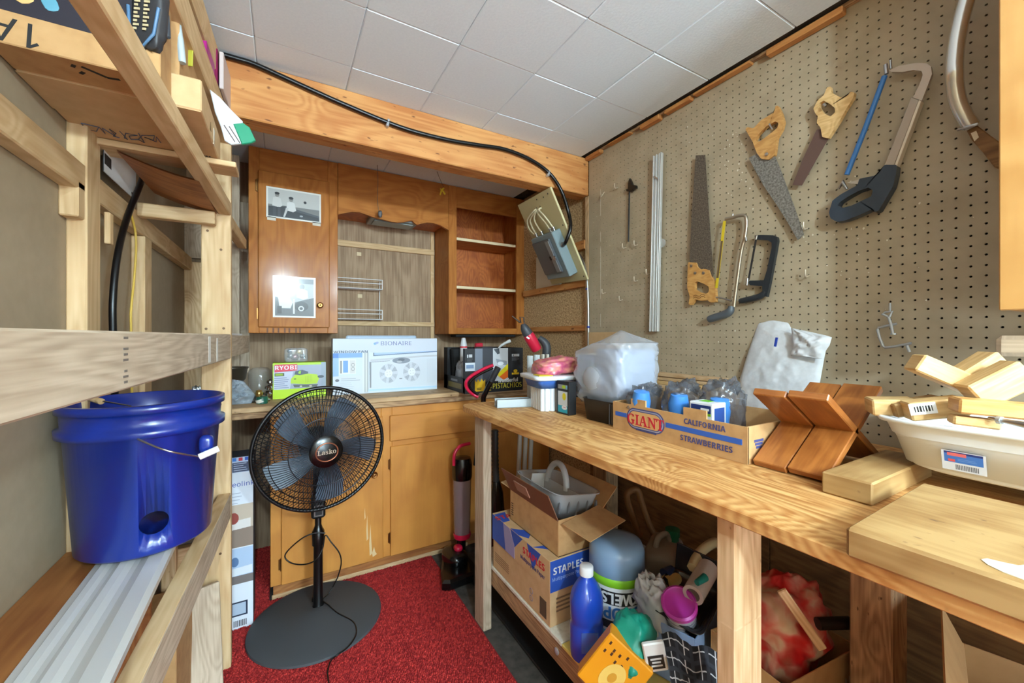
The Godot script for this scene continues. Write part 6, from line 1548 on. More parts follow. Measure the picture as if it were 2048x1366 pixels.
	txt("GIANT", Transform3D(fm.basis, fm * Vector3(-0.871, 0.045, 0.0024)), 0.031, flat(Color8(190, 30, 52), 0.6), t, "lettering", true, 1.0, true)
	txt("CALIFORNIA", Transform3D(fm.basis, fm * Vector3(-0.672, 0.074, 0.0008)), 0.015, nb, t, "lettering", true, 0.98)
	txt("STRAWBERRIES", Transform3D(fm.basis, fm * Vector3(-0.668, 0.026, 0.0008)), 0.0155, nb, t, "lettering", true, 0.98)
	for k in 3: part(mb().bb(Vector3(1.0 + k * 0.004, BY + 0.05 - k * 0.008, z1), Vector3(1.04 - k * 0.004, BY + 0.056 - k * 0.008, z1 + 0.0008), 0.0), "print_mark", nb, t)
	# bagged parts in the tray
	var smoke := see(Color(0.36, 0.37, 0.4), 0.5, 0.1)
	var bb := flat(Color8(70, 132, 206), 0.3)
	for q in [[1.06, -0.94, 0.0, "grey plastic bag with a blue part at the far end of the fruit tray", 31, 0.13], [1.1, -0.83, 0.01, "middle crinkled grey bag with a blue part in the fruit tray", 37, 0.15], [1.13, -0.72, 0.02, "near grey bag with knotted top in the fruit tray", 43, 0.16]]:
		t = thing("bagged_part", q[3], "bag", Vector3(q[0], BY + 0.005, q[1]), "bagged parts in the fruit tray")
		part(mb().blob(Vector3(0.16, q[5] + 0.015, 0.1), rot(Vector3(q[0], BY + 0.012 + q[5] / 2, q[1]), 10), 0.75, 0.3, 2.2, q[4], 26, 36), "film", smoke, t)
		part(mb().lathe([Vector2(0, 0), Vector2(0.026, 0), Vector2(0.03, 0.07), Vector2(0.024, 0.1), Vector2(0, 0.105)], 18, rot(Vector3(q[0] - 0.052, BY + 0.035, q[1] + 0.018), 0, 8, 6)), "blue_part", bb, t)
		part(mb().tube([Vector3(q[0] - 0.03, BY + q[5] - 0.005, q[1] - 0.03), Vector3(q[0], BY + q[5] + 0.008, q[1]), Vector3(q[0] + 0.02, BY + q[5] - 0.01, q[1] + 0.04)], [0.012, 0.006, 0.014], 8), "knot", smoke, t)
	# small blue green carton
	t = thing("small_carton", "small white carton with navy and green panels in the fruit tray", "box", Vector3(1.03, BY + 0.005, -0.68))
	part(mb().bb(Vector3(1.0, BY + 0.005, -0.735), Vector3(1.06, BY + 0.128, -0.665), 0.002), "body", flat(Color8(226, 228, 232), 0.5), t)
	part(mb().bb(Vector3(0.9994, BY + 0.1, -0.73), Vector3(1.0, BY + 0.121, -0.67), 0.0), "navy_panel", flat(Color8(26, 50, 110), 0.5), t)
	part(mb().bb(Vector3(0.9993, BY + 0.093, -0.73), Vector3(1.0, BY + 0.1, -0.67), 0.0), "green_line", flat(Color8(130, 180, 40), 0.5), t)
	part(mb().bb(Vector3(0.999, BY + 0.107, -0.7), Vector3(0.9996, BY + 0.113, -0.675), 0.0), "white_mark", M.white, t)
	part(mb().bb(Vector3(1.008, BY + 0.04, -0.665), Vector3(1.052, BY + 0.115, -0.6644), 0.0), "blue_panel", flat(Color8(50, 84, 160), 0.5), t)
	part(mb().bb(Vector3(1.02, BY + 0.128, -0.72), Vector3(1.05, BY + 0.1286, -0.69), 0.0), "green_panel", flat(Color8(110, 190, 40), 0.5), t)
	# white poly bag against the pegboard
	t = thing("mailer_bag", "tall crumpled white plastic bag with blue mark leaning on the pegboard", "bag", Vector3(1.35, BY, -0.8))
	var po := pts2([-0.815, 1.281, -0.789, 1.284, -0.758, 1.285, -0.733, 1.28, -0.711, 1.276, -0.704, 1.252, -0.658, 1.243, -0.628, 1.233, -0.596, 1.227, -0.601, 1.201, -0.606, 1.161, -0.611, 1.112, -0.616, 1.064, -0.612, 1.024, -0.619, 0.975, -0.643, 0.952, -0.681, 0.936, -0.716, 0.926, -0.763, 0.93, -0.845, 0.923, -0.874, 0.974, -0.867, 1.075, -0.845, 1.17, -0.826, 1.24])
	part(pillow(mb(), po, Transform3D(Basis(Vector3(0, 0, 1), Vector3(0.12, 0.993, 0), Vector3(-0.993, 0.12, 0)), Vector3(1.34, 0.02, 0)), 0.028, 0.08, 17, 6.0, 44, 36), "bag", mottle([Color8(206, 208, 212), Color8(224, 226, 230)], 0.02, 103, 0.2, 0.4), t)
	part(mb().box(Vector3(0.004, 0.028, 0.006), Vector3.ZERO, rot(Vector3(1.31, 1.223, -0.663), 0, 10), 0.0), "blue_mark", flat(Color8(34, 60, 150), 0.5), t)
	part(pillow(mb(), pts2([-0.687, 1.257, -0.634, 1.244, -0.573, 1.228, -0.578, 1.202, -0.587, 1.185, -0.592, 1.159, -0.641, 1.16, -0.683, 1.164, -0.679, 1.199]), Transform3D(Basis(Vector3(0, 0, 1), Vector3(0.12, 0.993, 0), Vector3(-0.993, 0.12, 0)), Vector3(1.30, 0.02, 0)), 0.016, 0.4, 19, 3.0, 16, 18), "folded_top", mottle([Color8(210, 212, 216), Color8(226, 228, 232)], 0.02, 105, 0.2, 0.4), t)
	# crossed boards
	t = thing("crossed_boards", "X-shaped stand of varnished brown boards on the workbench", "stand", Vector3(1.12, BY, -0.47))
	for k in 2:
		var za: float = [-0.548, -0.472][k]
		var zb: float = [-0.476, -0.395][k]
		for s in [1, -1]:
			var ang := deg_to_rad(32.0 if s > 0 else 148.0)
			var ctr := Vector3(1.12, BY + 0.093 + 0.004 * k, (za + zb) / 2)
			var lb := Transform3D(Basis(Vector3(cos(ang), sin(ang), 0), Vector3(-sin(ang), cos(ang), 0), Vector3(0, 0, 1)), ctr)
			part(mb().box(Vector3(0.325, 0.017, zb - za), Vector3(0, 0, 0), lb, 0.002), "board", M.walnut, t)
	# block of timber
	t = thing("timber_block", "weathered two-by-four offcut lying before the crossed boards", "block", Vector3(1.08, BY, -0.345))
	part(mb().bb(Vector3(0.93, BY, -0.386), Vector3(1.24, BY + 0.042, -0.306), 0.003), "block", M.worn, t)
	# white wash tub
	l = Transform3D(Basis.IDENTITY, Vector3(1.262, 0.9735, -0.12))
	t = thing("wash_tub", "white rounded plastic tub full of wood offcuts at the bench end", "tub", l.origin)
	part(tub(l, [[0, 0, 0], [0.15, 0.18, 0.0], [0.163, 0.195, 0.006], [0.18, 0.222, 0.066], [0.183, 0.225, 0.067], [0.19, 0.233, 0.09], [0.2, 0.243, 0.092], [0.203, 0.246, 0.098], [0.2, 0.243, 0.102], [0.187, 0.23, 0.1], [0.17, 0.205, 0.012], [0, 0, 0.004]], 64), "body", flat(Color8(238, 243, 250), 0.4), t)
	var lp := printed(160, 110, Color8(222, 224, 230), func(im: Image):
		rc(im, 10, 4, 140, 60, Color8(70, 120, 196)); rc(im, 10, 4, 140, 12, Color8(40, 56, 120)); rc(im, 22, 10, 70, 18, Color8(226, 110, 110)); rc(im, 24, 46, 26, 14, Color8(220, 90, 90))
		lines(im, 60, 40, 80, 2, 8, 3, Color8(110, 150, 210)); bars(im, 50, 74, 84, 28, Color8(60, 60, 64)), 0.4)
	part(sheet(mb(), 0.056, 0.039, fr(Vector3(1.0862, 1.0085, -0.227), Vector3(0, 0, 1), Vector3(-0.27, 1, 0))), "sticker", lp, t)
	# offcuts in the tub, each placed from its own centre, size and turn
	var cuts := [
		[Vector3(1.148, 1.163, -0.265), Vector3(0.11, 0.036, 0.045), -28.0, -50.0, "long pale offcut slanting up at the left of the pile"],
		[Vector3(1.193, 1.169, -0.234), Vector3(0.085, 0.042, 0.045), 38.0, -44.0, "short knotty offcut on top of the pile"],
		[Vector3(1.142, 1.152, -0.199), Vector3(0.085, 0.05, 0.045), 36.0, -52.0, "largest blond offcut in the middle of the pile"],
		[Vector3(1.133, 1.091, -0.342), Vector3(0.075, 0.034, 0.06), 4.0, -58.0, "pale flat offcut at the far left of the tub"],
		[Vector3(1.137, 1.096, -0.306), Vector3(0.085, 0.028, 0.05), 14.0, -52.0, "brown offcut wedged behind the stickered one"],
		[Vector3(1.113, 1.099, -0.273), Vector3(0.085, 0.036, 0.045), 12.0, -55.0, "offcut with a white barcode sticker"],
		[Vector3(1.078, 1.087, -0.213), Vector3(0.06, 0.016, 0.03), -4.0, -60.0, "thin pointed offcut lying on the tub rim"],
		[Vector3(1.097, 1.113, -0.179), Vector3(0.13, 0.026, 0.05), -3.0, -60.0, "amber plane-shaped block with an oval hole"]]
	for q in cuts:
		t = thing("wood_offcut", q[4], "offcut", q[0], "wood offcuts in the white tub")
		var lo := Transform3D(Basis(Vector3.UP, deg_to_rad(q[3])) * Basis(Vector3(0, 0, 1), deg_to_rad(q[2])), q[0])
		part(mb().box(q[1], Vector3.ZERO, lo, 0.003), "block", M.handle if q[4].begins_with("amber") else (M.worn if q[4].begins_with("brown") else M.block), t)
		if q[4].begins_with("offcut with"):
			part(mb().box(Vector3(0.04, 0.022, 0.001), Vector3(-0.024, 0.006, 0.0255), lo, 0.0), "sticker", flat(Color8(230, 232, 236), 0.4), t)
			for k in 7: part(mb().box(Vector3(0.0012 + 0.0007 * (k % 3), 0.011, 0.001), Vector3(-0.036 + k * 0.0042, 0.006, 0.0262), lo, 0.0), "barcode_bar", M.ink, t)
		if q[4].begins_with("amber"):
			part(mb().lathe([Vector2(0, 0.0), Vector2(0.011, 0.0), Vector2(0.011, 0.001), Vector2(0, 0.001)], 18, lo * Transform3D(Basis(Vector3(1.6, 0, 0), Vector3(0, 0, 1), Vector3(0, -1, 0)), Vector3(0.035, 0.002, 0.0252))), "oval_hole", flat(Color8(80, 52, 26), 0.9), t)
	t = thing("steel_rod", "bright steel threaded rod with nut lying on the tub rim", "rod", Vector3(1.033, 1.101, -0.169))
	part(mb().tube([Vector3(1.071, 1.098, -0.194), Vector3(1.065, 1.097, -0.18), Vector3(1.052, 1.095, -0.147)], [0.002, 0.0035, 0.006], 12), "rod", M.steel, t)
	part(mb().tube([Vector3(1.066, 1.097, -0.183), Vector3(1.064, 1.097, -0.178)], 0.007, 6), "nut", M.galv, t)
	single(mb().box(Vector3(0.225, 0.042, 0.07), Vector3.ZERO, Transform3D(Basis.IDENTITY, Vector3(1.375, 1.221, -0.185)), 0.008), "pegged_block", M.greypine, "rounded pale block sticking out of the pegboard under the pale wall cabinet", "block")
	# reciprocating saw, red and dark, nose up
	t = thing("reciprocating_saw", "red and black reciprocating saw standing nose up at the chipboard wall", "saw", Vector3(1.125, 0.948, -1.66))
	var rd := flat(Color8(196, 24, 56), 0.35, 0.0, 0.3)
	var dk := flat(Color8(58, 60, 64), 0.5)
	part(mb().tube(spline([Vector3(1.036, 1.302, -1.7), Vector3(1.044, 1.277, -1.695), Vector3(1.062, 1.252, -1.696)], 3), [0.011, 0.015, 0.019, 0.022, 0.024, 0.025, 0.026], 14), "nose", dk, t)
	part(mb().tube(spline([Vector3(1.062, 1.252, -1.696), Vector3(1.085, 1.217, -1.695), Vector3(1.112, 1.172, -1.691)], 3), [0.0265, 0.028, 0.029, 0.029, 0.028, 0.027, 0.024], 16), "body", rd, t)
	part(mb().tube(spline([Vector3(1.127, 1.235, -1.694), Vector3(1.158, 1.197, -1.676), Vector3(1.158, 1.141, -1.676), Vector3(1.149, 1.083, -1.682), Vector3(1.144, 0.928, -1.684)], 3), [0.012, 0.016, 0.02, 0.022, 0.022, 0.022, 0.021, 0.02, 0.02, 0.02, 0.02, 0.022, 0.022], 14), "grip", dk, t)
	part(mb().tube([Vector3(1.023, 1.31, -1.708), Vector3(0.983, 1.341, -1.719)], [0.005, 0.003], 6), "blade", flat(Color8(70, 56, 46), 0.5, 0.5), t)
	part(mb().tube([Vector3(1.022, 1.307, -1.697), Vector3(1.017, 1.336, -1.699), Vector3(1.033, 1.334, -1.69), Vector3(1.035, 1.307, -1.689)], 0.003, 6), "shoe", M.black, t)
	part(mb().box(Vector3(0.016, 0.008, 0.003), Vector3.ZERO, fr(Vector3(1.049, 1.233, -1.675), Vector3(0.8, -0.5, 0.3), Vector3(0.5, 0.8, 0)), 0.0), "badge", M.white, t)
	single(mb().bb(Vector3(1.2, BY, -1.69), Vector3(1.42, BY + 0.18, -1.6), 0.01), "tool_case_black", flat(Color8(40, 40, 44), 0.5), "dark tool case behind the pink packet at the bench corner", "case")

func under_bench():
	var SY := 0.2645
	# copy paper carton with printed lid
	var x0 := 0.772
	var x1 := 1.04
	var z0 := -1.515
	var z1 := -1.095
	var t := thing("paper_carton", "copy paper carton with blue and tan printed lid on the bench shelf", "box", Vector3(0.9, SY, -1.3))
	part(mb().bb(Vector3(x0 + 0.003, SY, z0), Vector3(x1 - 0.003, 0.43, z1 - 0.003), 0.002), "body", M.card2, t)
	var lid := part(mb().bb(Vector3(x0, 0.382, z0 - 0.003), Vector3(x1, 0.49, z1), 0.002), "lid", M.card2, t)
	var bl := flat(Color8(44, 84, 178), 0.55)
	var wx := Transform3D(Basis(Vector3(0, 0, 1), Vector3.UP, Vector3(-1, 0, 0)), Vector3(x0, 0, 0))
	var wz := Transform3D(Basis.IDENTITY, Vector3(0, 0, z1))
	var wy := Transform3D(Basis(Vector3.RIGHT, Vector3(0, 0, -1), Vector3.UP), Vector3(0, 0.49, 0))
	part(mb().prism(pts2([x0 + 0.001, 0.384, x1 - 0.001, 0.384, x1 - 0.001, 0.488, x0 + 0.001, 0.488]), 0.0008, wz), "blue_end", bl, lid)
	for q in [[z0, 0.386, -1.38, 0.386, -1.41, 0.488, z0, 0.488], [-1.36, 0.488, -1.33, 0.43, -1.27, 0.488], [-1.24, 0.488, -1.2, 0.41, -1.15, 0.488]]:
		part(mb().prism(pts2(q), 0.0008, wx), "blue_shape", bl, lid)
	part(mb().prism(pts2([-1.4, 0.386, -1.33, 0.386, -1.33, 0.44, -1.37, 0.488, -1.42, 0.488]), 0.0011, wx), "lilac_shape", flat(Color8(156, 150, 190), 0.55), lid)
	for q in [[x0, 1.5, x0 + 0.05, 1.5, x0 + 0.03, 1.42, x0, 1.42], [x0, 1.36, x0 + 0.06, 1.3, x0 + 0.02, 1.26, x0, 1.3], [x0, 1.2, x0 + 0.1, 1.1, x1 - 0.001, 1.1, x1 - 0.02, 1.25, x0 + 0.16, 1.16]]:
		part(mb().prism(pts2(q), 0.0008, wy), "blue_shape", bl, lid)
	txt("STAPLES", Transform3D(Basis.IDENTITY, Vector3(0.85, 0.452, z1 + 0.001)), 0.024, flat(Color8(226, 224, 222), 0.6), lid, "lettering", true, 1.0)
	txt("Multipurpose Paper", Transform3D(Basis.IDENTITY, Vector3(0.848, 0.425, z1 + 0.001)), 0.011, flat(Color8(150, 176, 226), 0.6), lid, "lettering", false)
	txt("STAPLES", Transform3D(wx.basis, Vector3(x0 - 0.001, 0.452, -1.195)), 0.024, M.redtxt, lid, "lettering", true, 1.1)
	txt("Multipurpose Paper", Transform3D(wx.basis, Vector3(x0 - 0.001, 0.42, -1.205)), 0.013, flat(Color8(60, 60, 110), 0.6), lid, "lettering", false)
	txt("STAPLES", Transform3D(wy.basis, Vector3(0.84, 0.4915, -1.46)), 0.03, M.redtxt, lid, "lettering", true)
	part(mb().prism(pts2([-1.16, 0.28, -1.12, 0.28, -1.12, 0.34, -1.16, 0.34]), 0.0008, Transform3D(wx.basis, Vector3(x0 + 0.003, 0, 0))), "barcode_panel", flat(Color8(90, 70, 50), 0.8), t)
	for k in 5: part(mb().prism(pts2([-1.5, 0.30 + k * 0.008, -1.38, 0.30 + k * 0.008, -1.38, 0.303 + k * 0.008, -1.5, 0.303 + k * 0.008]), 0.0006, Transform3D(wx.basis, Vector3(x0 + 0.003, 0, 0))), "print_line", flat(Color8(140, 108, 74), 0.8), t)
	for k in 4: part(mb().bb(Vector3(0.8, 0.31 + k * 0.014, z1 - 0.003), Vector3(0.9 - 0.02 * (k % 2), 0.316 + k * 0.014, z1 - 0.0024), 0.0), "print_line", flat(Color8(130, 104, 76), 0.8), t)
	for y in [0.33, 0.355]:
		part(mb().lathe([Vector2(0.008, 0), Vector2(0.011, 0), Vector2(0.011, 0.0008), Vector2(0.008, 0.0008)], 14, Transform3D(Basis(Vector3(0, 0, 1), Vector3(-1, 0, 0), Vector3(0, -1, 0)), Vector3(x0 + 0.003, y - 0.03, -1.215))), "print_ring", flat(Color8(150, 140, 150), 0.7), t)
	# open carton on the lid
	t = thing("open_box", "open brown carton with flaps out on top of the paper carton", "box", Vector3(0.91, 0.4905, -1.265))
	carton(t, Transform3D(Basis.IDENTITY, Vector3(0.91, 0.4905, -1.265)), Vector3(0.2, 0.125, 0.33), M.card)
	part(mb().bar(Vector3(0.81, 0.614, -1.265), Vector3(0.768, 0.708, -1.265), Vector3(0, 0, 1), 0.33, 0.003, 0.0), "flap", flat(Color8(124, 82, 58), 0.8), t, "dark printed flap standing up")
	part(mb().bar(Vector3(0.91, 0.615, -1.102), Vector3(0.935, 0.598, -0.99), Vector3(1, 0, 0), 0.2, 0.003, 0.0), "flap", M.card, t)
	part(mb().bar(Vector3(1.01, 0.615, -1.265), Vector3(1.08, 0.68, -1.265), Vector3(0, 0, 1), 0.33, 0.003, 0.0), "flap", M.card, t)
	part(mb().bar(Vector3(0.91, 0.615, -1.428), Vector3(0.89, 0.63, -1.51), Vector3(1, 0, 0), 0.19, 0.003, 0.0), "flap", M.card2, t)
	for k in 6: part(mb().bb(Vector3(0.8092, 0.515 + k * 0.009, -1.42), Vector3(0.81, 0.519 + k * 0.009, -1.405), 0.0), "barcode_bar", flat(Color8(90, 62, 40), 0.8), t)
	part(mb().bar(Vector3(0.795, 0.642, -1.3), Vector3(0.777, 0.682, -1.3), Vector3(0, 0, 1), 0.09, 0.005, 0.0), "label_panel", flat(Color8(168, 126, 104), 0.7), t)
	# clear caddy
	var cl := see(Color(0.86, 0.88, 0.9), 0.42, 0.18)
	t = thing("plastic_caddy", "clear frosted plastic tote caddy with arched handle in the open carton", "caddy", Vector3(0.91, 0.6, -1.27))
	var l := Transform3D(Basis.from_euler(Vector3(0, deg_to_rad(0), deg_to_rad(-8))), Vector3(0.915, 0.585, -1.27))
	part(tub(l, [[0, 0, 0], [0.085, 0.125, 0.0], [0.1, 0.148, 0.085], [0.108, 0.156, 0.088], [0.108, 0.156, 0.093], [0.099, 0.147, 0.09], [0.084, 0.124, 0.004], [0, 0, 0.003]], 48), "body", cl, t)
	part(mb().box(Vector3(0.004, 0.085, 0.27), Vector3(0, 0.045, 0), l, 0.001), "divider", cl, t)
	var hp := []
	for k in 15:
		var a := PI * k / 14.0
		hp.append(l * Vector3(0.0, 0.075 + 0.085 * sin(a), 0.062 * cos(a)))
	part(mb().tube(hp, 0.012, 10), "handle", see(Color(0.88, 0.9, 0.92), 0.6, 0.2), t)
	for k in 5: part(mb().blob(Vector3(0.006, 0.04, 0.014), l * Transform3D(Basis.IDENTITY, Vector3(-0.088 + 0.042 * k, 0.045, 0.142)), 0.8, 0, 1, 1, 8, 12), "slot", see(Color(0.5, 0.5, 0.52), 0.7, 0.3), t)
	part(mb().box(Vector3(0.07, 0.06, 0.004), Vector3(-0.03, 0.07, -0.08), l, 0.0), "paper_note", M.white, t)
	# windscreen washer bottle
	var bp := Vector3(0.81, SY, -0.955)
	t = thing("washer_bottle", "blue washer fluid bottle with white cap at the front of the shelf", "bottle", bp)
	var wb := StandardMaterial3D.new()
	wb.albedo_color = Color8(20, 74, 196)
	wb.roughness = 0.06
	wb.clearcoat_enabled = true
	wb.clearcoat = 0.8
	wb.transparency = BaseMaterial3D.TRANSPARENCY_ALPHA
	wb.albedo_color.a = 0.86
	part(mb().lathe([Vector2(0, 0.003), Vector2(0.04, 0.0), Vector2(0.055, 0.008), Vector2(0.058, 0.03), Vector2(0.058, 0.1), Vector2(0.055, 0.108), Vector2(0.055, 0.118), Vector2(0.058, 0.125), Vector2(0.058, 0.175), Vector2(0.05, 0.2), Vector2(0.03, 0.228), Vector2(0.019, 0.238), Vector2(0.018, 0.246)], 32, Transform3D(Basis.from_euler(Vector3(0, 0.5, 0)), bp), 1.0, 0.85), "bottle_body", wb, t)
	part(mb().lathe([Vector2(0.018, 0.244), Vector2(0.021, 0.245), Vector2(0.021, 0.27), Vector2(0.018, 0.273), Vector2(0, 0.273)], 24, Transform3D(Basis.IDENTITY, bp)), "cap", M.white, t)
	part(mb().box(Vector3(0.05, 0.06, 0.001), Vector3.ZERO, fr(bp + Vector3(-0.028, 0.075, 0.0485), Vector3(0.88, 0, 0.47), Vector3.UP), 0.0), "panel", see(Color(0.3, 0.5, 0.85), 0.5, 0.1), t)
	# shop towel tub, standing on its lid side
	var tp := Vector3(0.965, SY, -0.985)
	t = thing("towel_tub", "pale blue domed tub of shop towels with green band", "tub", tp)
	part(mb().lathe([Vector2(0, 0), Vector2(0.085, 0.0), Vector2(0.088, 0.01), Vector2(0.088, 0.19), Vector2(0.084, 0.2)], 40, Transform3D(Basis.IDENTITY, tp)), "body", flat(Color8(222, 226, 228), 0.45), t)
	part(mb().lathe([Vector2(0.0885, 0.188), Vector2(0.091, 0.19), Vector2(0.091, 0.212), Vector2(0.0885, 0.214)], 40, Transform3D(Basis.IDENTITY, tp)), "green_band", flat(Color8(136, 206, 40), 0.45), t)
	part(mb().lathe([Vector2(0.088, 0.213), Vector2(0.0905, 0.216), Vector2(0.0895, 0.275), Vector2(0.08, 0.298), Vector2(0.05, 0.306), Vector2(0, 0.308)], 40, Transform3D(Basis.IDENTITY, tp)), "lid", flat(Color8(134, 166, 200), 0.3, 0.0, 0.2), t)
	var dir := Vector3(-0.55, 0, 0.84).normalized()
	for q in [["TOWELS", 0.155, 0.034, Color8(236, 238, 240), Color8(24, 24, 28)], ["SHOP", 0.11, 0.038, Color8(60, 130, 210), Color8(226, 232, 236)]]:
		for k in q[0].length():
			var w: float = 0.023 if q[0] == "TOWELS" else 0.03
			var an: float = (k - (q[0].length() - 1) / 2.0) * w / 0.0885
			var nn := dir.rotated(Vector3.UP, -an)
			# printed upside down
			txt(q[0][k], fr(tp + nn * 0.0886 + Vector3(0, q[1], 0), -Vector3.UP.cross(nn), Vector3.DOWN), q[2], flat(q[3], 0.5), t, "lettering", true, 1.0, false, 0.0012)
		if q[0] == "TOWELS": part(arc_band(tp, dir, 0.0883, q[1] - 0.021, q[1] + 0.021, 0.95), "black_panel", flat(q[4], 0.5), t)
	part(arc_band(tp, dir, 0.0884, 0.06, 0.085, 0.8), "dark_panel", flat(Color8(40, 44, 54), 0.5), t)
	part(arc_band(tp, dir, 0.0884, 0.03, 0.052, 0.8), "blue_panel", flat(Color8(90, 170, 210), 0.5), t)
	# grey jug with green cap
	t = thing("grey_jug", "grey plastic jug with green cap behind the shop towel tub", "jug", Vector3(1.284, 0.298, -1.051))
	var jp := Vector3(1.24, SY, -1.02)
	part(mb().blob(Vector3(0.2, 0.21, 0.13), Transform3D(Basis.from_euler(Vector3(0, 0.5, 0)), jp + Vector3(0, 0.106, 0)), 0.45), "body", flat(Color8(156, 148, 136), 0.45), t)
	part(mb().lathe([Vector2(0.022, 0.2), Vector2(0.022, 0.225), Vector2(0.026, 0.226), Vector2(0.026, 0.25), Vector2(0, 0.252)], 18, Transform3D(Basis.IDENTITY, jp + Vector3(0.035, 0, 0.01))), "cap", flat(Color8(20, 110, 76), 0.4), t)
	part(mb().tube(spline([jp + Vector3(-0.06, 0.19, 0.01), jp + Vector3(-0.045, 0.235, 0.01), jp + Vector3(0.0, 0.24, 0.01), jp + Vector3(0.02, 0.205, 0.01)], 4), 0.011, 10), "handle", flat(Color8(156, 148, 136), 0.45), t)
	# wooden clog handles and film
	t = thing("leather_strap", "brown leather strap looped upright behind the open carton", "strap", Vector3(1.325, 0.419, -1.201))
	part(mb().tube(spline([Vector3(1.312, 0.391, -1.208), Vector3(1.29, 0.467, -1.22), Vector3(1.268, 0.555, -1.233), Vector3(1.279, 0.584, -1.227), Vector3(1.307, 0.587, -1.211), Vector3(1.323, 0.53, -1.202), Vector3(1.345, 0.454, -1.189), Vector3(1.367, 0.397, -1.176)]), 0.014, 8), "strap", flat(Color8(140, 98, 56), 0.55), t)
	single(mb().blob(Vector3(0.12, 0.2, 0.12), Transform3D(Basis.IDENTITY, Vector3(1.14, SY + 0.1, -1.18)), 0.7, 0.35, 2.5, 51), "dark_sack", flat(Color8(84, 68, 52), 0.6), "crumpled brown sack on the shelf behind the towel tub", "sack")
	# grey plastic bag
	single(mb().blob(Vector3(0.1, 0.2, 0.1), rot(Vector3(0.97, 0.428, -0.827), 0, 0, 15), 0.75, 0.3, 2.6, 53, 24, 30), "grey_bag", see(Color(0.78, 0.79, 0.8), 0.82, 0.25), "crumpled pale grey plastic bag right of the towel tub", "bag")
	t = thing("glue_bottle", "small cream and navy bottle above the purple lidded tub", "bottle", Vector3(1.081, 0.462, -0.856))
	part(mb().tube([Vector3(1.046, 0.461, -0.853), Vector3(1.116, 0.466, -0.859)], [0.024, 0.02], 14), "bottle_body", flat(Color8(206, 172, 104), 0.4), t)
	part(mb().tube([Vector3(1.06, 0.478, -0.868), Vector3(1.098, 0.485, -0.87)], [0.02, 0.012], 14), "cap", flat(Color8(46, 58, 96), 0.4), t)
	# light blue shoebox with black tray
	var sl := fr(Vector3(1.044, SY, -0.79), Vector3(0.954, 0, -0.3), Vector3.UP)
	t = thing("shoe_box", "pale blue box under the black tray on the bench shelf", "box", sl.origin)
	carton(t, sl, Vector3(0.2, 0.155, 0.14), flat(Color8(140, 166, 206), 0.6))
	t = thing("black_tray", "glossy black plastic tray tilted on the pale blue box", "tray", sl.origin + Vector3(0, 0.157, 0))
	var tl := Transform3D(sl.basis * Basis.from_euler(Vector3(deg_to_rad(8), 0, deg_to_rad(10))), sl.origin + Vector3(-0.005, 0.17, 0.01))
	part(tub(tl, [[0, 0, 0], [0.08, 0.06, 0.0], [0.09, 0.07, 0.028], [0.1, 0.08, 0.03], [0.1, 0.08, 0.034], [0.087, 0.067, 0.032], [0.077, 0.057, 0.003], [0, 0, 0.002]], 44), "tray_body", flat(Color8(30, 30, 34), 0.25, 0.0, 0.3), t)
	part(mb().box(Vector3(0.006, 0.1, 0.14), Vector3(0.098, 0.075, 0), tl, 0.002), "lid_panel", flat(Color8(40, 40, 45), 0.25, 0.0, 0.3), t)
	# purple lidded tub
	t = thing("wipe_tub", "white tub with magenta lid lying tilted in the black tray", "tub", Vector3(0.946, 0.468, -0.749))
	var pl := fr(Vector3(0.981, 0.459, -0.752), Vector3(0.8, 0.25, 0.55), Vector3(-0.42, 0.86, 0.28))
	part(mb().lathe([Vector2(0, -0.045), Vector2(0.04, -0.045), Vector2(0.044, 0.03)], 28, pl), "body", flat(Color8(200, 202, 208), 0.4), t)
	part(mb().lathe([Vector2(0.044, 0.028), Vector2(0.048, 0.03), Vector2(0.048, 0.042), Vector2(0.042, 0.046), Vector2(0.038, 0.042), Vector2(0, 0.042)], 28, pl), "lid", flat(Color8(196, 60, 176), 0.35), t)
	for k in 4: part(mb().lathe([Vector2(0.0425 + 0.0, -0.03 + k * 0.014), Vector2(0.0428, -0.024 + k * 0.014)], 28, pl), "print_line", flat(Color8(140, 144, 156), 0.5), t)
	# clear roll
	t = thing("film_roll", "clear rolled plastic tube lying over the tray towards the post", "roll", Vector3(0.977, 0.544, -0.709))
	var roll := fr(Vector3(0.998, 0.523, -0.719), Vector3(1.129, 0.544, -0.759) - Vector3(0.998, 0.523, -0.719), Vector3.UP)
	part(mb().lathe([Vector2(0.018, -0.01), Vector2(0.028, -0.01), Vector2(0.03, 0.12), Vector2(0.02, 0.12)], 20, Transform3D(Basis(roll.basis.y, roll.basis.x, -roll.basis.z), roll.origin)), "roll", see(Color(0.84, 0.8, 0.77), 0.7, 0.15), t)
	single(mb().tube(spline([Vector3(1.065, 0.547, -0.773), Vector3(1.126, 0.56, -0.796), Vector3(1.182, 0.572, -0.799), Vector3(1.221, 0.572, -0.799)], 3), 0.016, 6), "strapping", flat(Color8(196, 176, 134), 0.6), "short length of beige webbing behind the clear roll", "strap")
	single(mb().tube([Vector3(0.987, 0.563, -0.703), Vector3(1.025, 0.567, -0.704)], [0.008, 0.011], 10), "teal_bottle", flat(Color8(20, 120, 110), 0.4), "tiny teal bottle poking out of the black tray", "bottle")
	# front litter: teal bag, orange box, tagged pack, plaid cloth
	t = thing("teal_bag", "crumpled teal green bag in the orange box", "bag", Vector3(0.825, 0.393, -0.795))
	part(mb().blob(Vector3(0.13, 0.15, 0.1), rot(Vector3(0.825, 0.403, -0.784), 20, 0, -35), 0.55, 0.16, 1.8, 57, 20, 28), "bag", flat(Color8(22, 140, 116), 0.4), t)
	t = thing("orange_box", "orange printed snack box with round yellow print lying at the shelf front", "box", Vector3(0.773, 0.379, -0.768))
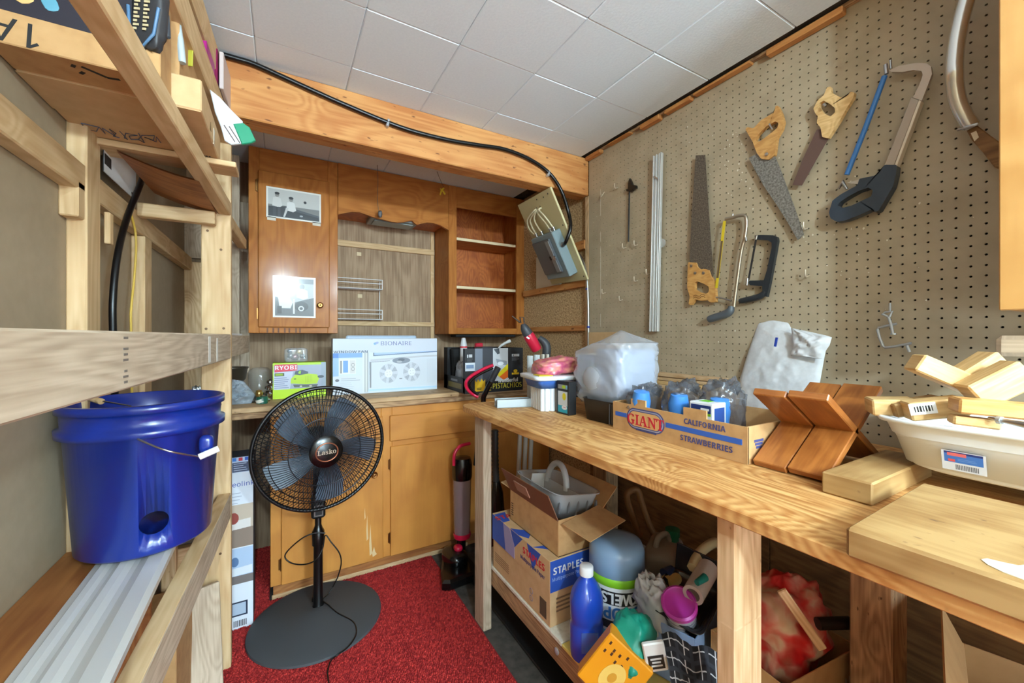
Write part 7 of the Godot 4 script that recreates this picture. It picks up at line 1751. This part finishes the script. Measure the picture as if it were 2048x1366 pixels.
	var ol := fr(Vector3(0.75, 0.389, -0.757), Vector3(0.5, -0.55, 0.62), Vector3(0.4, 0.9, 0.3))
	part(mb().box(Vector3(0.13, 0.15, 0.05), Vector3(0, -0.02, -0.02), ol, 0.003), "body", flat(Color8(226, 148, 20), 0.45), t)
	for q in [[0.0, -0.03, 0.034, 0.05], [0.05, -0.05, 0.03, 0.04]]:
		part(mb().lathe([Vector2(0, 0), Vector2(q[2], 0), Vector2(q[2], 0.001), Vector2(0, 0.001)], 24, ol * Transform3D(Basis(Vector3(0.8, 0.2, 0), Vector3(0, 0, 1), Vector3(0, -1.2, 0)), Vector3(q[0], q[1], 0.0052))), "yellow_print", flat(Color8(232, 196, 100), 0.45), t)
		part(mb().lathe([Vector2(0, 0), Vector2(q[2] * 0.35, 0), Vector2(q[2] * 0.35, 0.001), Vector2(0, 0.001)], 18, ol * Transform3D(Basis(Vector3(0.8, 0.2, 0), Vector3(0, 0, 1), Vector3(0, -1.2, 0)), Vector3(q[0], q[1], 0.0062))), "core_print", flat(Color8(206, 150, 50), 0.45), t)
	for k in 8: part(mb().box(Vector3(0.005, 0.009, 0.001), Vector3(-0.05 + (k % 4) * 0.017, 0.01 + (k / 4) * 0.02 + 0.006 * sin(k * 2.0), 0.0054), ol, 0.0), "seed_mark", flat(Color8(70, 40, 20), 0.6), t)
	t = thing("tagged_pack", "white pack with black label leaning by the plaid cloth", "packet", Vector3(0.806, 0.432, -0.691))
	var gl := fr(Vector3(0.823, 0.426, -0.705), Vector3(0.8, 0.2, 0.55), Vector3(-0.15, 1, 0.1))
	part(mb().box(Vector3(0.055, 0.085, 0.012), Vector3.ZERO, gl, 0.003), "pack", flat(Color8(222, 222, 218), 0.4), t)
	part(mb().box(Vector3(0.04, 0.04, 0.001), Vector3(0, -0.012, 0.0063), gl, 0.0), "label", flat(Color8(30, 30, 32), 0.5), t)
	for k in 3: part(mb().box(Vector3(0.028 - 0.006 * (k % 2), 0.005, 0.001), Vector3(0, -0.002 - k * 0.01, 0.0068), gl, 0.0), "print_line", flat(Color8(200, 200, 198), 0.5), t)
	# plaid cloth: draped height field with pale check lines woven in
	var plaid := printed(256, 256, Color8(34, 36, 42), func(im: Image):
		for k in 5:
			rc(im, k * 52 + 10, 0, 4, 256, Color8(206, 208, 212)); rc(im, 0, k * 52 + 14, 256, 4, Color8(206, 208, 212))
			rc(im, k * 52 + 34, 0, 12, 256, Color8(54, 57, 66)); rc(im, 0, k * 52 + 34, 256, 12, Color8(54, 57, 66)), 0.85)
	plaid.uv1_scale = Vector3(5.0, 5.0, 1)
	var no := FastNoiseLite.new()
	no.seed = 61; no.frequency = 9.0
	var rows := []
	var c00 := Vector3(0.869, 0.461, -0.724)
	var c10 := Vector3(0.933, 0.454, -0.601)
	var c01 := Vector3(0.815, 0.388, -0.646)
	var c11 := Vector3(0.877, 0.405, -0.558)
	for i in 25:
		var row := []
		for j in 25:
			var u := i / 24.0
			var v := j / 24.0
			var p: Vector3 = c00.lerp(c10, u).lerp(c01.lerp(c11, u), v)
			p.y += 0.016 * no.get_noise_2d(p.x * 1.6, p.z * 1.6) + 0.008 * sin(u * 9.0 + v * 4.0)
			row.append(p)
		rows.append(row)
	single(mb().surf(rows, false, false), "plaid_cloth", plaid, "black cloth with white check lines heaped on the shelf by the post", "cloth")
	single(mb().box(Vector3(0.09, 0.012, 0.12), Vector3.ZERO, rot(Vector3(0.815, SY + 0.012, -0.82), 20, 4, 0), 0.003), "grey_folder", flat(Color8(170, 178, 186), 0.5), "folded grey paper under the plaid cloth at the shelf edge", "paper")
	# right of the post: carton with red bag and stick
	t = thing("bag_carton", "low open carton holding a red and white bag under the bench", "box", Vector3(1.17, SY, -0.58))
	carton(t, rot(Vector3(1.16, SY, -0.57), -6), Vector3(0.3, 0.17, 0.2), M.card)
	txt("RU", fr(rot(Vector3(1.16, SY, -0.57), -6) * Vector3(0.1, 0.09, 0.1005), Vector3(0.985, 0, 0.17), Vector3.UP), 0.04, flat(Color8(196, 176, 150), 0.7), t)
	t = thing("red_white_bag", "red and white plastic shopping bag stuffed in the low carton", "bag", Vector3(1.16, SY + 0.1, -0.57))
	part(mb().blob(Vector3(0.26, 0.24, 0.17), Transform3D(Basis.IDENTITY, Vector3(1.17, SY + 0.2, -0.575)), 0.8, 0.28, 1.6, 67, 26, 34), "bag", mottle([Color8(196, 30, 34), Color8(200, 34, 36), Color8(214, 196, 168), Color8(206, 180, 140)], 0.006, 107, 0.35, 0.4), t)
	single(mb().bar(Vector3(1.005, 0.651, -0.497), Vector3(1.111, 0.499, -0.459), Vector3(0, 1, 0.3), 0.02, 0.008, 0.002), "thin_stick", M.pine2, "thin flat wooden stick leaning across the red and white bag", "stick")
	t = thing("black_handle_tool", "black handled tool sticking out towards the rear bench leg", "tool", Vector3(1.183, 0.54, -0.452))
	part(mb().tube([Vector3(1.159, 0.523, -0.489), Vector3(1.229, 0.525, -0.449), Vector3(1.24, 0.523, -0.443)], [0.014, 0.0145, 0.01], 12), "handle", M.black, t)
	single(mb().blob(Vector3(0.2, 0.07, 0.14), Transform3D(Basis.IDENTITY, Vector3(0.99, SY + 0.036, -0.38)), 0.7, 0.25, 2.2, 71, 18, 26), "red_sack", flat(Color8(206, 70, 44), 0.45), "bright orange-red sack lying on the shelf right of the post", "sack")
	# big carton at the near end
	t = thing("large_carton", "plain large cardboard carton with raised flap at the near end under the bench", "box", Vector3(1.15, SY, -0.1))
	var bx := rot(Vector3(1.14, SY, -0.06), 14)
	carton(t, bx, Vector3(0.42, 0.3, 0.34), M.card2)
	part(mb().bar(bx * Vector3(0, 0.3, -0.168), bx * Vector3(0, 0.37, -0.2), Vector3(1, 0, -0.25), 0.4, 0.003, 0.0), "flap", M.card, t)
	part(mb().bar(bx * Vector3(-0.208, 0.3, 0), bx * Vector3(-0.235, 0.38, 0), Vector3(0.25, 0, 1), 0.33, 0.003, 0.0), "flap", M.card, t)
	single(mb().box(Vector3(0.1, 0.04, 0.16), Vector3.ZERO, rot(Vector3(0.9, SY + 0.022, -0.27), 20), 0.003), "timber_scrap", M.pine2, "pale timber scrap in front of the large carton under the bench", "timber")
	# stripes of grey panelling and pipe beside the rear leg
	single(mb().tube([Vector3(1.40, SY, -0.42), Vector3(1.40, 0.9, -0.42)], 0.012, 10), "steel_pipe", M.galv, "upright steel pipe behind the rear bench leg", "pipe")

func arc_band(c: Vector3, dir: Vector3, r: float, y0: float, y1: float, half: float) -> MB:
	var rows := []
	for y in [y0, y1]:
		var row := []
		for k in 17:
			row.append(c + dir.rotated(Vector3.UP, lerpf(-half, half, k / 16.0)) * r + Vector3(0, y, 0))
		rows.append(row)
	return mb().surf(rows, false)

func floor_things():
	pedestal_fan()
	vacuum()
	# tall camera carton by the rack post
	var t := thing("camera_carton", "tall white and blue product carton standing on the carpet beside the rack", "box", Vector3(-0.18, 0.005, -2.1))
	var l := Transform3D(Basis.IDENTITY, Vector3(-0.18, 0.006, -2.1))
	part(mb().box(Vector3(0.14, 0.725, 0.12), Vector3(0, 0.3625, 0), l, 0.002), "body", flat(Color8(60, 64, 74), 0.5), t)
	var art := printed(140, 724, Color8(222, 226, 234), func(im: Image):
		rc(im, 0, 0, 140, 64, Color8(180, 194, 218)); rc(im, 66, 2, 14, 14, Color8(60, 120, 200)); rc(im, 88, 2, 14, 14, Color8(190, 50, 60)); rc(im, 110, 2, 14, 14, Color8(50, 90, 180))
		rc(im, 66, 22, 60, 40, Color8(70, 80, 104)); lines(im, 70, 26, 50, 4, 9, 3, Color8(180, 190, 210))
		lines(im, 40, 150, 60, 4, 14, 3, Color8(170, 176, 190))
		rc(im, 0, 200, 140, 180, Color8(196, 178, 158)); rc(im, 0, 300, 140, 80, Color8(140, 122, 108)); pg(im, [30, 270, 130, 262, 130, 300, 34, 306], Color8(222, 214, 208)); el(im, 70, 256, 18, 24, Color8(150, 70, 60))
		rc(im, 0, 384, 140, 150, Color8(176, 196, 222)); pg(im, [20, 470, 136, 462, 136, 496, 24, 500], Color8(222, 226, 232)); el(im, 74, 440, 14, 20, Color8(90, 120, 160)); rc(im, 0, 500, 140, 34, Color8(120, 110, 106))
		rc(im, 0, 536, 140, 188, Color8(224, 228, 236)); rc(im, 60, 610, 60, 60, Color8(40, 50, 70)); rc(im, 66, 616, 48, 48, Color8(176, 190, 208)); rc(im, 36, 612, 20, 56, Color8(60, 70, 70)); rc(im, 38, 620, 16, 40, Color8(150, 160, 140))
		bars(im, 70, 688, 44, 26, Color8(40, 40, 44)), 0.4)
	part(sheet(mb(), 0.139, 0.724, Transform3D(Basis.IDENTITY, l * Vector3(0, 0.3625, 0.0602))), "front_print", art, t)
	txt("reolink", Transform3D(Basis.IDENTITY, l * Vector3(0.028, 0.61, 0.061)), 0.019, flat(Color8(70, 90, 170), 0.5), t, "lettering", false, 1.1)

func pedestal_fan():
	var bc := Vector3(0.13, 0.01, -1.924)
	var t := thing("pedestal_fan", "black pedestal fan with round wire guard and wide disc base on the carpet", "fan", bc)
	var bk := flat(Color(0.035, 0.036, 0.04), 0.55)
	part(mb().lathe([Vector2(0, 0), Vector2(0.25, 0), Vector2(0.262, 0.006), Vector2(0.26, 0.014), Vector2(0.235, 0.022), Vector2(0.05, 0.03), Vector2(0.03, 0.036), Vector2(0, 0.036)], 72, Transform3D(Basis.IDENTITY, bc)), "base", flat(Color8(66, 68, 71), 0.7), t)
	var pc := Vector3(0.137, 0.04, -1.985)
	part(mb().lathe([Vector2(0.024, 0), Vector2(0.02, 0.01), Vector2(0.019, 0.27), Vector2(0.025, 0.272), Vector2(0.026, 0.33), Vector2(0.018, 0.345), Vector2(0.0135, 0.36), Vector2(0.0135, 0.47), Vector2(0, 0.47)], 24, Transform3D(Basis.IDENTITY, pc)), "pole", flat(Color(0.03, 0.03, 0.032), 0.3, 0.0, 0.3), t)
	var cb := part(mb().bb(Vector3(0.108, 0.44, -2.0), Vector3(0.164, 0.54, -1.945), 0.008), "control_box", bk, t)
	part(mb().bb(Vector3(0.118, 0.452, -1.9452), Vector3(0.154, 0.5, -1.9435), 0.004), "panel", flat(Color8(120, 116, 112), 0.35, 0.5), cb)
	part(mb().bb(Vector3(0.123, 0.457, -1.9436), Vector3(0.149, 0.495, -1.9425), 0.003), "dial_plate", bk, cb)
	# head frame: z of h looks out of the fan
	var n := Vector3(0.143, 0.039, 0.989).normalized()
	var h := fr(Vector3(0.142, 0.778, -1.828), Vector3.UP.cross(n), Vector3.UP)
	part(mb().lathe([Vector2(0, -0.16), Vector2(0.05, -0.155), Vector2(0.07, -0.13), Vector2(0.075, -0.06), Vector2(0.05, -0.03), Vector2(0, -0.03)], 28, h * Transform3D(Basis(Vector3.RIGHT, Vector3(0, 0, 1), Vector3(0, -1, 0)), Vector3.ZERO)), "motor_housing", bk, t)
	part(mb().tube([Vector3(0.137, 0.53, -1.985), Vector3(0.137, 0.7, -1.975), h * Vector3(0, -0.03, -0.12)], 0.022, 12), "neck", bk, t)
	# guards of wire
	var wire := flat(Color(0.2, 0.21, 0.23), 0.22, 0.8)
	for sd in [1.0, -1.0]:
		var b := mb()
		var cnt := 120 if sd > 0 else 72
		for k in cnt:
			var a := TAU * k / cnt
			var pp := []
			for i in 7:
				var r := lerpf(0.062, 0.247, i / 6.0)
				var tw: float = 0.22 * (1.0 - i / 6.0) * sd
				var z: float = 0.062 * sqrt(maxf(0.0, 1.0 - pow((r - 0.03) / 0.222, 3.0))) * sd
				pp.append(h * Vector3(cos(a + tw) * r, sin(a + tw) * r, z * (1.0 if sd > 0 else 1.1)))
			b.tube(pp, 0.0013, 4, false)
		for r in ([0.062, 0.135, 0.2] if sd > 0 else [0.062, 0.1, 0.14, 0.17, 0.195, 0.215, 0.232]):
			var ring := []
			var z: float = 0.062 * sqrt(maxf(0.0, 1.0 - pow((r - 0.03) / 0.222, 3.0))) * sd
			for i in 65: ring.append(h * Vector3(cos(TAU * i / 64) * r, sin(TAU * i / 64) * r, z * 1.02))
			b.tube(ring, 0.0017, 5, false)
		part(b, "front_guard" if sd > 0 else "rear_guard", wire, t)
	var rim := []
	for i in 73: rim.append(h * Vector3(cos(TAU * i / 72) * 0.25, sin(TAU * i / 72) * 0.25, 0))
	part(mb().tube(rim, 0.0075, 10, false), "guard_rim", flat(Color(0.03, 0.032, 0.036), 0.35), t)
	# blades
	var bm := see(Color8(74, 88, 104), 0.92, 0.42)
	for k in 5:
		var rows := []
		for i in 9:
			var u := i / 8.0
			var r := lerpf(0.03, 0.215, u)
			var row := []
			for j in 7:
				var v := j / 6.0 - 0.5
				var w: float = lerpf(0.5, 0.62, sin(u * PI * 0.75)) * (1.0 - 0.35 * u * u)
				var a := TAU * k / 5.0 + 0.05 + v * w * (1.5 if u < 0.2 else 1.2) - 0.25 * u
				row.append(h * Vector3(cos(a) * r, sin(a) * r, v * 0.05 * (1.0 - 0.4 * u) + 0.004))
			rows.append(row)
		part(mb().surf(rows), "blade", bm, t)
	var hub := h * Transform3D(Basis(Vector3.RIGHT, Vector3(0, 0, 1), Vector3(0, -1, 0)), Vector3.ZERO)
	part(mb().lathe([Vector2(0.04, -0.03), Vector2(0.045, 0.03), Vector2(0.03, 0.04), Vector2(0, 0.04)], 28, hub), "blade_hub", flat(Color8(50, 58, 68), 0.3), t)
	var cap := part(mb().lathe([Vector2(0.064, 0.056), Vector2(0.064, 0.064), Vector2(0.055, 0.07), Vector2(0.03, 0.074), Vector2(0, 0.075)], 36, hub), "centre_cap", flat(Color(0.02, 0.02, 0.022), 0.25, 0.0, 0.4), t)
	var ov := []
	for i in 41: ov.append(h * Vector3(cos(TAU * i / 40) * 0.041, sin(TAU * i / 40) * 0.036, 0.075))
	part(mb().tube(ov, 0.0028, 8, false), "badge_ring", flat(Color8(160, 96, 70), 0.3, 0.8), cap)
	txt("Lasko", Transform3D(h.basis, h * Vector3(0.0, 0.0, 0.0755)), 0.017, flat(Color8(170, 150, 130), 0.35, 0.6), cap, "lettering", true, 1.0, true, 0.001)
	# cord with its loop
	var c1: Array = spline([Vector3(0.16, 0.386, -1.913), Vector3(0.113, 0.394, -1.917), Vector3(0.063, 0.377, -1.923), Vector3(0.009, 0.316, -1.953), Vector3(0.026, 0.281, -1.944), Vector3(0.075, 0.272, -1.916), Vector3(0.12, 0.291, -1.89), Vector3(0.148, 0.329, -1.897), Vector3(0.159, 0.381, -1.902), Vector3(0.18, 0.353, -1.89), Vector3(0.213, 0.299, -1.883), Vector3(0.221, 0.246, -1.89), Vector3(0.21, 0.175, -1.919)])
	c1.append_array(spline([Vector3(0.204, 0.07, -2.044), Vector3(0.183, 0.046, -2.035), Vector3(0.156, 0.044, -2.008), Vector3(0.177, 0.042, -1.956), Vector3(0.206, 0.04, -1.885), Vector3(0.251, 0.036, -1.816), Vector3(0.263, 0.034, -1.77), Vector3(0.256, 0.033, -1.719), Vector3(0.223, 0.03, -1.675), Vector3(0.18, 0.03, -1.65), Vector3(0.159, 0.018, -1.652), Vector3(0.143, 0.014, -1.611), Vector3(0.141, 0.014, -1.552), Vector3(0.143, 0.014, -1.496)]))
	part(mb().tube(c1, 0.0028, 7), "cord", flat(Color(0.03, 0.03, 0.03), 0.4), t)
	part(mb().blob(Vector3(0.03, 0.02, 0.03), Transform3D(Basis.IDENTITY, Vector3(0.127, 0.05, -2.023)), 0.8, 0.4, 2.0, 3, 8, 12), "cable_tie", bk, t)

func vacuum():
	var t := thing("stick_vacuum", "black and red upright stick vacuum parked between cabinet and workbench", "vacuum", Vector3(0.77, 0.005, -1.93))
	var bk := flat(Color(0.03, 0.03, 0.034), 0.25, 0.0, 0.4)
	var rd := flat(Color8(196, 20, 60), 0.3, 0.0, 0.3)
	# floor head
	var b := mb()
	var po := pts2([0.665, -1.84, 0.7, -1.82, 0.825, -1.83, 0.85, -1.93, 0.84, -2.09, 0.76, -2.09, 0.69, -1.93])
	part(mb().prism(po, 0.055, Transform3D(Basis(Vector3.RIGHT, Vector3(0, 0, 1), Vector3(0, -1, 0)), Vector3(0, 0.062, 0)), 0.012), "floor_head", bk, t)
	part(mb().blob(Vector3(0.11, 0.085, 0.15), Transform3D(Basis.from_euler(Vector3(0.1, 0.2, 0)), Vector3(0.785, 0.082, -1.98)), 0.7), "head_dome", bk, t)
	part(mb().blob(Vector3(0.045, 0.03, 0.05), Transform3D(Basis.IDENTITY, Vector3(0.8, 0.128, -1.97)), 0.8), "pedal", rd, t)
	# body with clear bin
	part(mb().lathe([Vector2(0.022, 0.09), Vector2(0.026, 0.16), Vector2(0.03, 0.17), Vector2(0.0, 0.17)], 18, Transform3D(Basis.IDENTITY, Vector3(0.83, 0, -2.0))), "joint", bk, t)
	part(mb().lathe([Vector2(0.0, 0.165), Vector2(0.044, 0.165), Vector2(0.048, 0.18), Vector2(0.046, 0.192)], 24, Transform3D(Basis.IDENTITY, Vector3(0.835, 0, -2.0))), "bin_foot", rd, t)
	part(mb().lathe([Vector2(0.043, 0.19), Vector2(0.05, 0.48), Vector2(0.0, 0.48)], 28, Transform3D(Basis.IDENTITY, Vector3(0.835, 0, -2.0))), "dust_bin", see(Color(0.62, 0.55, 0.56), 0.6, 0.1), t)
	part(mb().lathe([Vector2(0.012, 0.19), Vector2(0.02, 0.3), Vector2(0.022, 0.46), Vector2(0, 0.46)], 16, Transform3D(Basis.IDENTITY, Vector3(0.835, 0, -2.0))), "filter", flat(Color8(150, 90, 100), 0.6), t)
	part(mb().lathe([Vector2(0.051, 0.478), Vector2(0.054, 0.49), Vector2(0.054, 0.56), Vector2(0.045, 0.59), Vector2(0, 0.595)], 28, Transform3D(Basis.IDENTITY, Vector3(0.835, 0, -2.0))), "motor_cap", bk, t)
	part(mb().tube(spline([Vector3(0.782, 0.56, -1.985), Vector3(0.786, 0.62, -1.985), Vector3(0.82, 0.655, -1.99), Vector3(0.88, 0.66, -2.0)]), 0.009, 10), "bin_handle", rd, t)
	# wand up to the loop handle
	var wd: Array = spline([Vector3(0.887, 0.56, -1.935), Vector3(0.89, 0.724, -1.91), Vector3(0.893, 0.883, -1.862), Vector3(0.891, 0.928, -1.852), Vector3(0.898, 0.96, -1.836), Vector3(0.916, 1.014, -1.815), Vector3(0.942, 1.084, -1.788)])
	part(mb().tube(wd, 0.0135, 12), "wand", bk, t)
	part(mb().tube([wd[-7], wd[-4], wd[-1]], 0.0165, 12), "wand_grip", flat(Color8(44, 44, 48), 0.4), t)
	var lp: Array = spline([Vector3(0.922, 1.096, -1.8), Vector3(0.891, 1.083, -1.817), Vector3(0.853, 1.061, -1.839), Vector3(0.819, 1.036, -1.859), Vector3(0.802, 1.011, -1.868), Vector3(0.807, 0.985, -1.877), Vector3(0.827, 0.958, -1.877), Vector3(0.851, 0.94, -1.875), Vector3(0.868, 0.929, -1.865)])
	part(mb().tube(lp, 0.0085, 10), "loop_red", rd, t)
	var li: Array = spline([Vector3(0.92, 1.083, -1.801), Vector3(0.891, 1.068, -1.817), Vector3(0.857, 1.047, -1.837), Vector3(0.829, 1.025, -1.853), Vector3(0.817, 1.005, -1.86), Vector3(0.823, 0.982, -1.868), Vector3(0.842, 0.961, -1.869), Vector3(0.868, 0.943, -1.865)])
	part(mb().tube(li, 0.0075, 10), "loop_lining", bk, t)
	# ribbed hose and foot behind the bench post
	t = thing("vacuum_hose", "black ribbed hose with floor tool standing behind the front bench post", "hose", Vector3(0.926, 0.424, -1.774))
	var hp: Array = spline([Vector3(0.919, 0.773, -1.778), Vector3(0.919, 0.673, -1.778), Vector3(0.922, 0.573, -1.777), Vector3(0.924, 0.511, -1.776)], 10)
	var rad := []
	for i in hp.size(): rad.append(0.019 if i % 2 else 0.016)
	part(mb().tube(hp, rad, 12), "ribbed_hose", flat(Color8(48, 46, 44), 0.5), t)
	part(mb().tube([Vector3(0.924, 0.518, -1.776), Vector3(0.926, 0.461, -1.774), Vector3(0.93, 0.349, -1.772), Vector3(0.932, -0.076, -1.771)], [0.02, 0.034, 0.038, 0.03], 14), "cuff", bk, t)
	for k in 3:
		single(mb().tube([Vector3(1.002, 0.765, -1.673), Vector3(0.981, 0.152, -1.685)].map(func(p): return p + Vector3(0.03 * k, 0, 0.005 * k)), 0.011, 10), "conduit_length", see(Color(0.8, 0.78, 0.74), 0.8, 0.2), ["leftmost", "middle", "rightmost"][k] + " pale plastic conduit length standing in the corner behind the bench", "conduit", "pale conduit lengths in the corner")
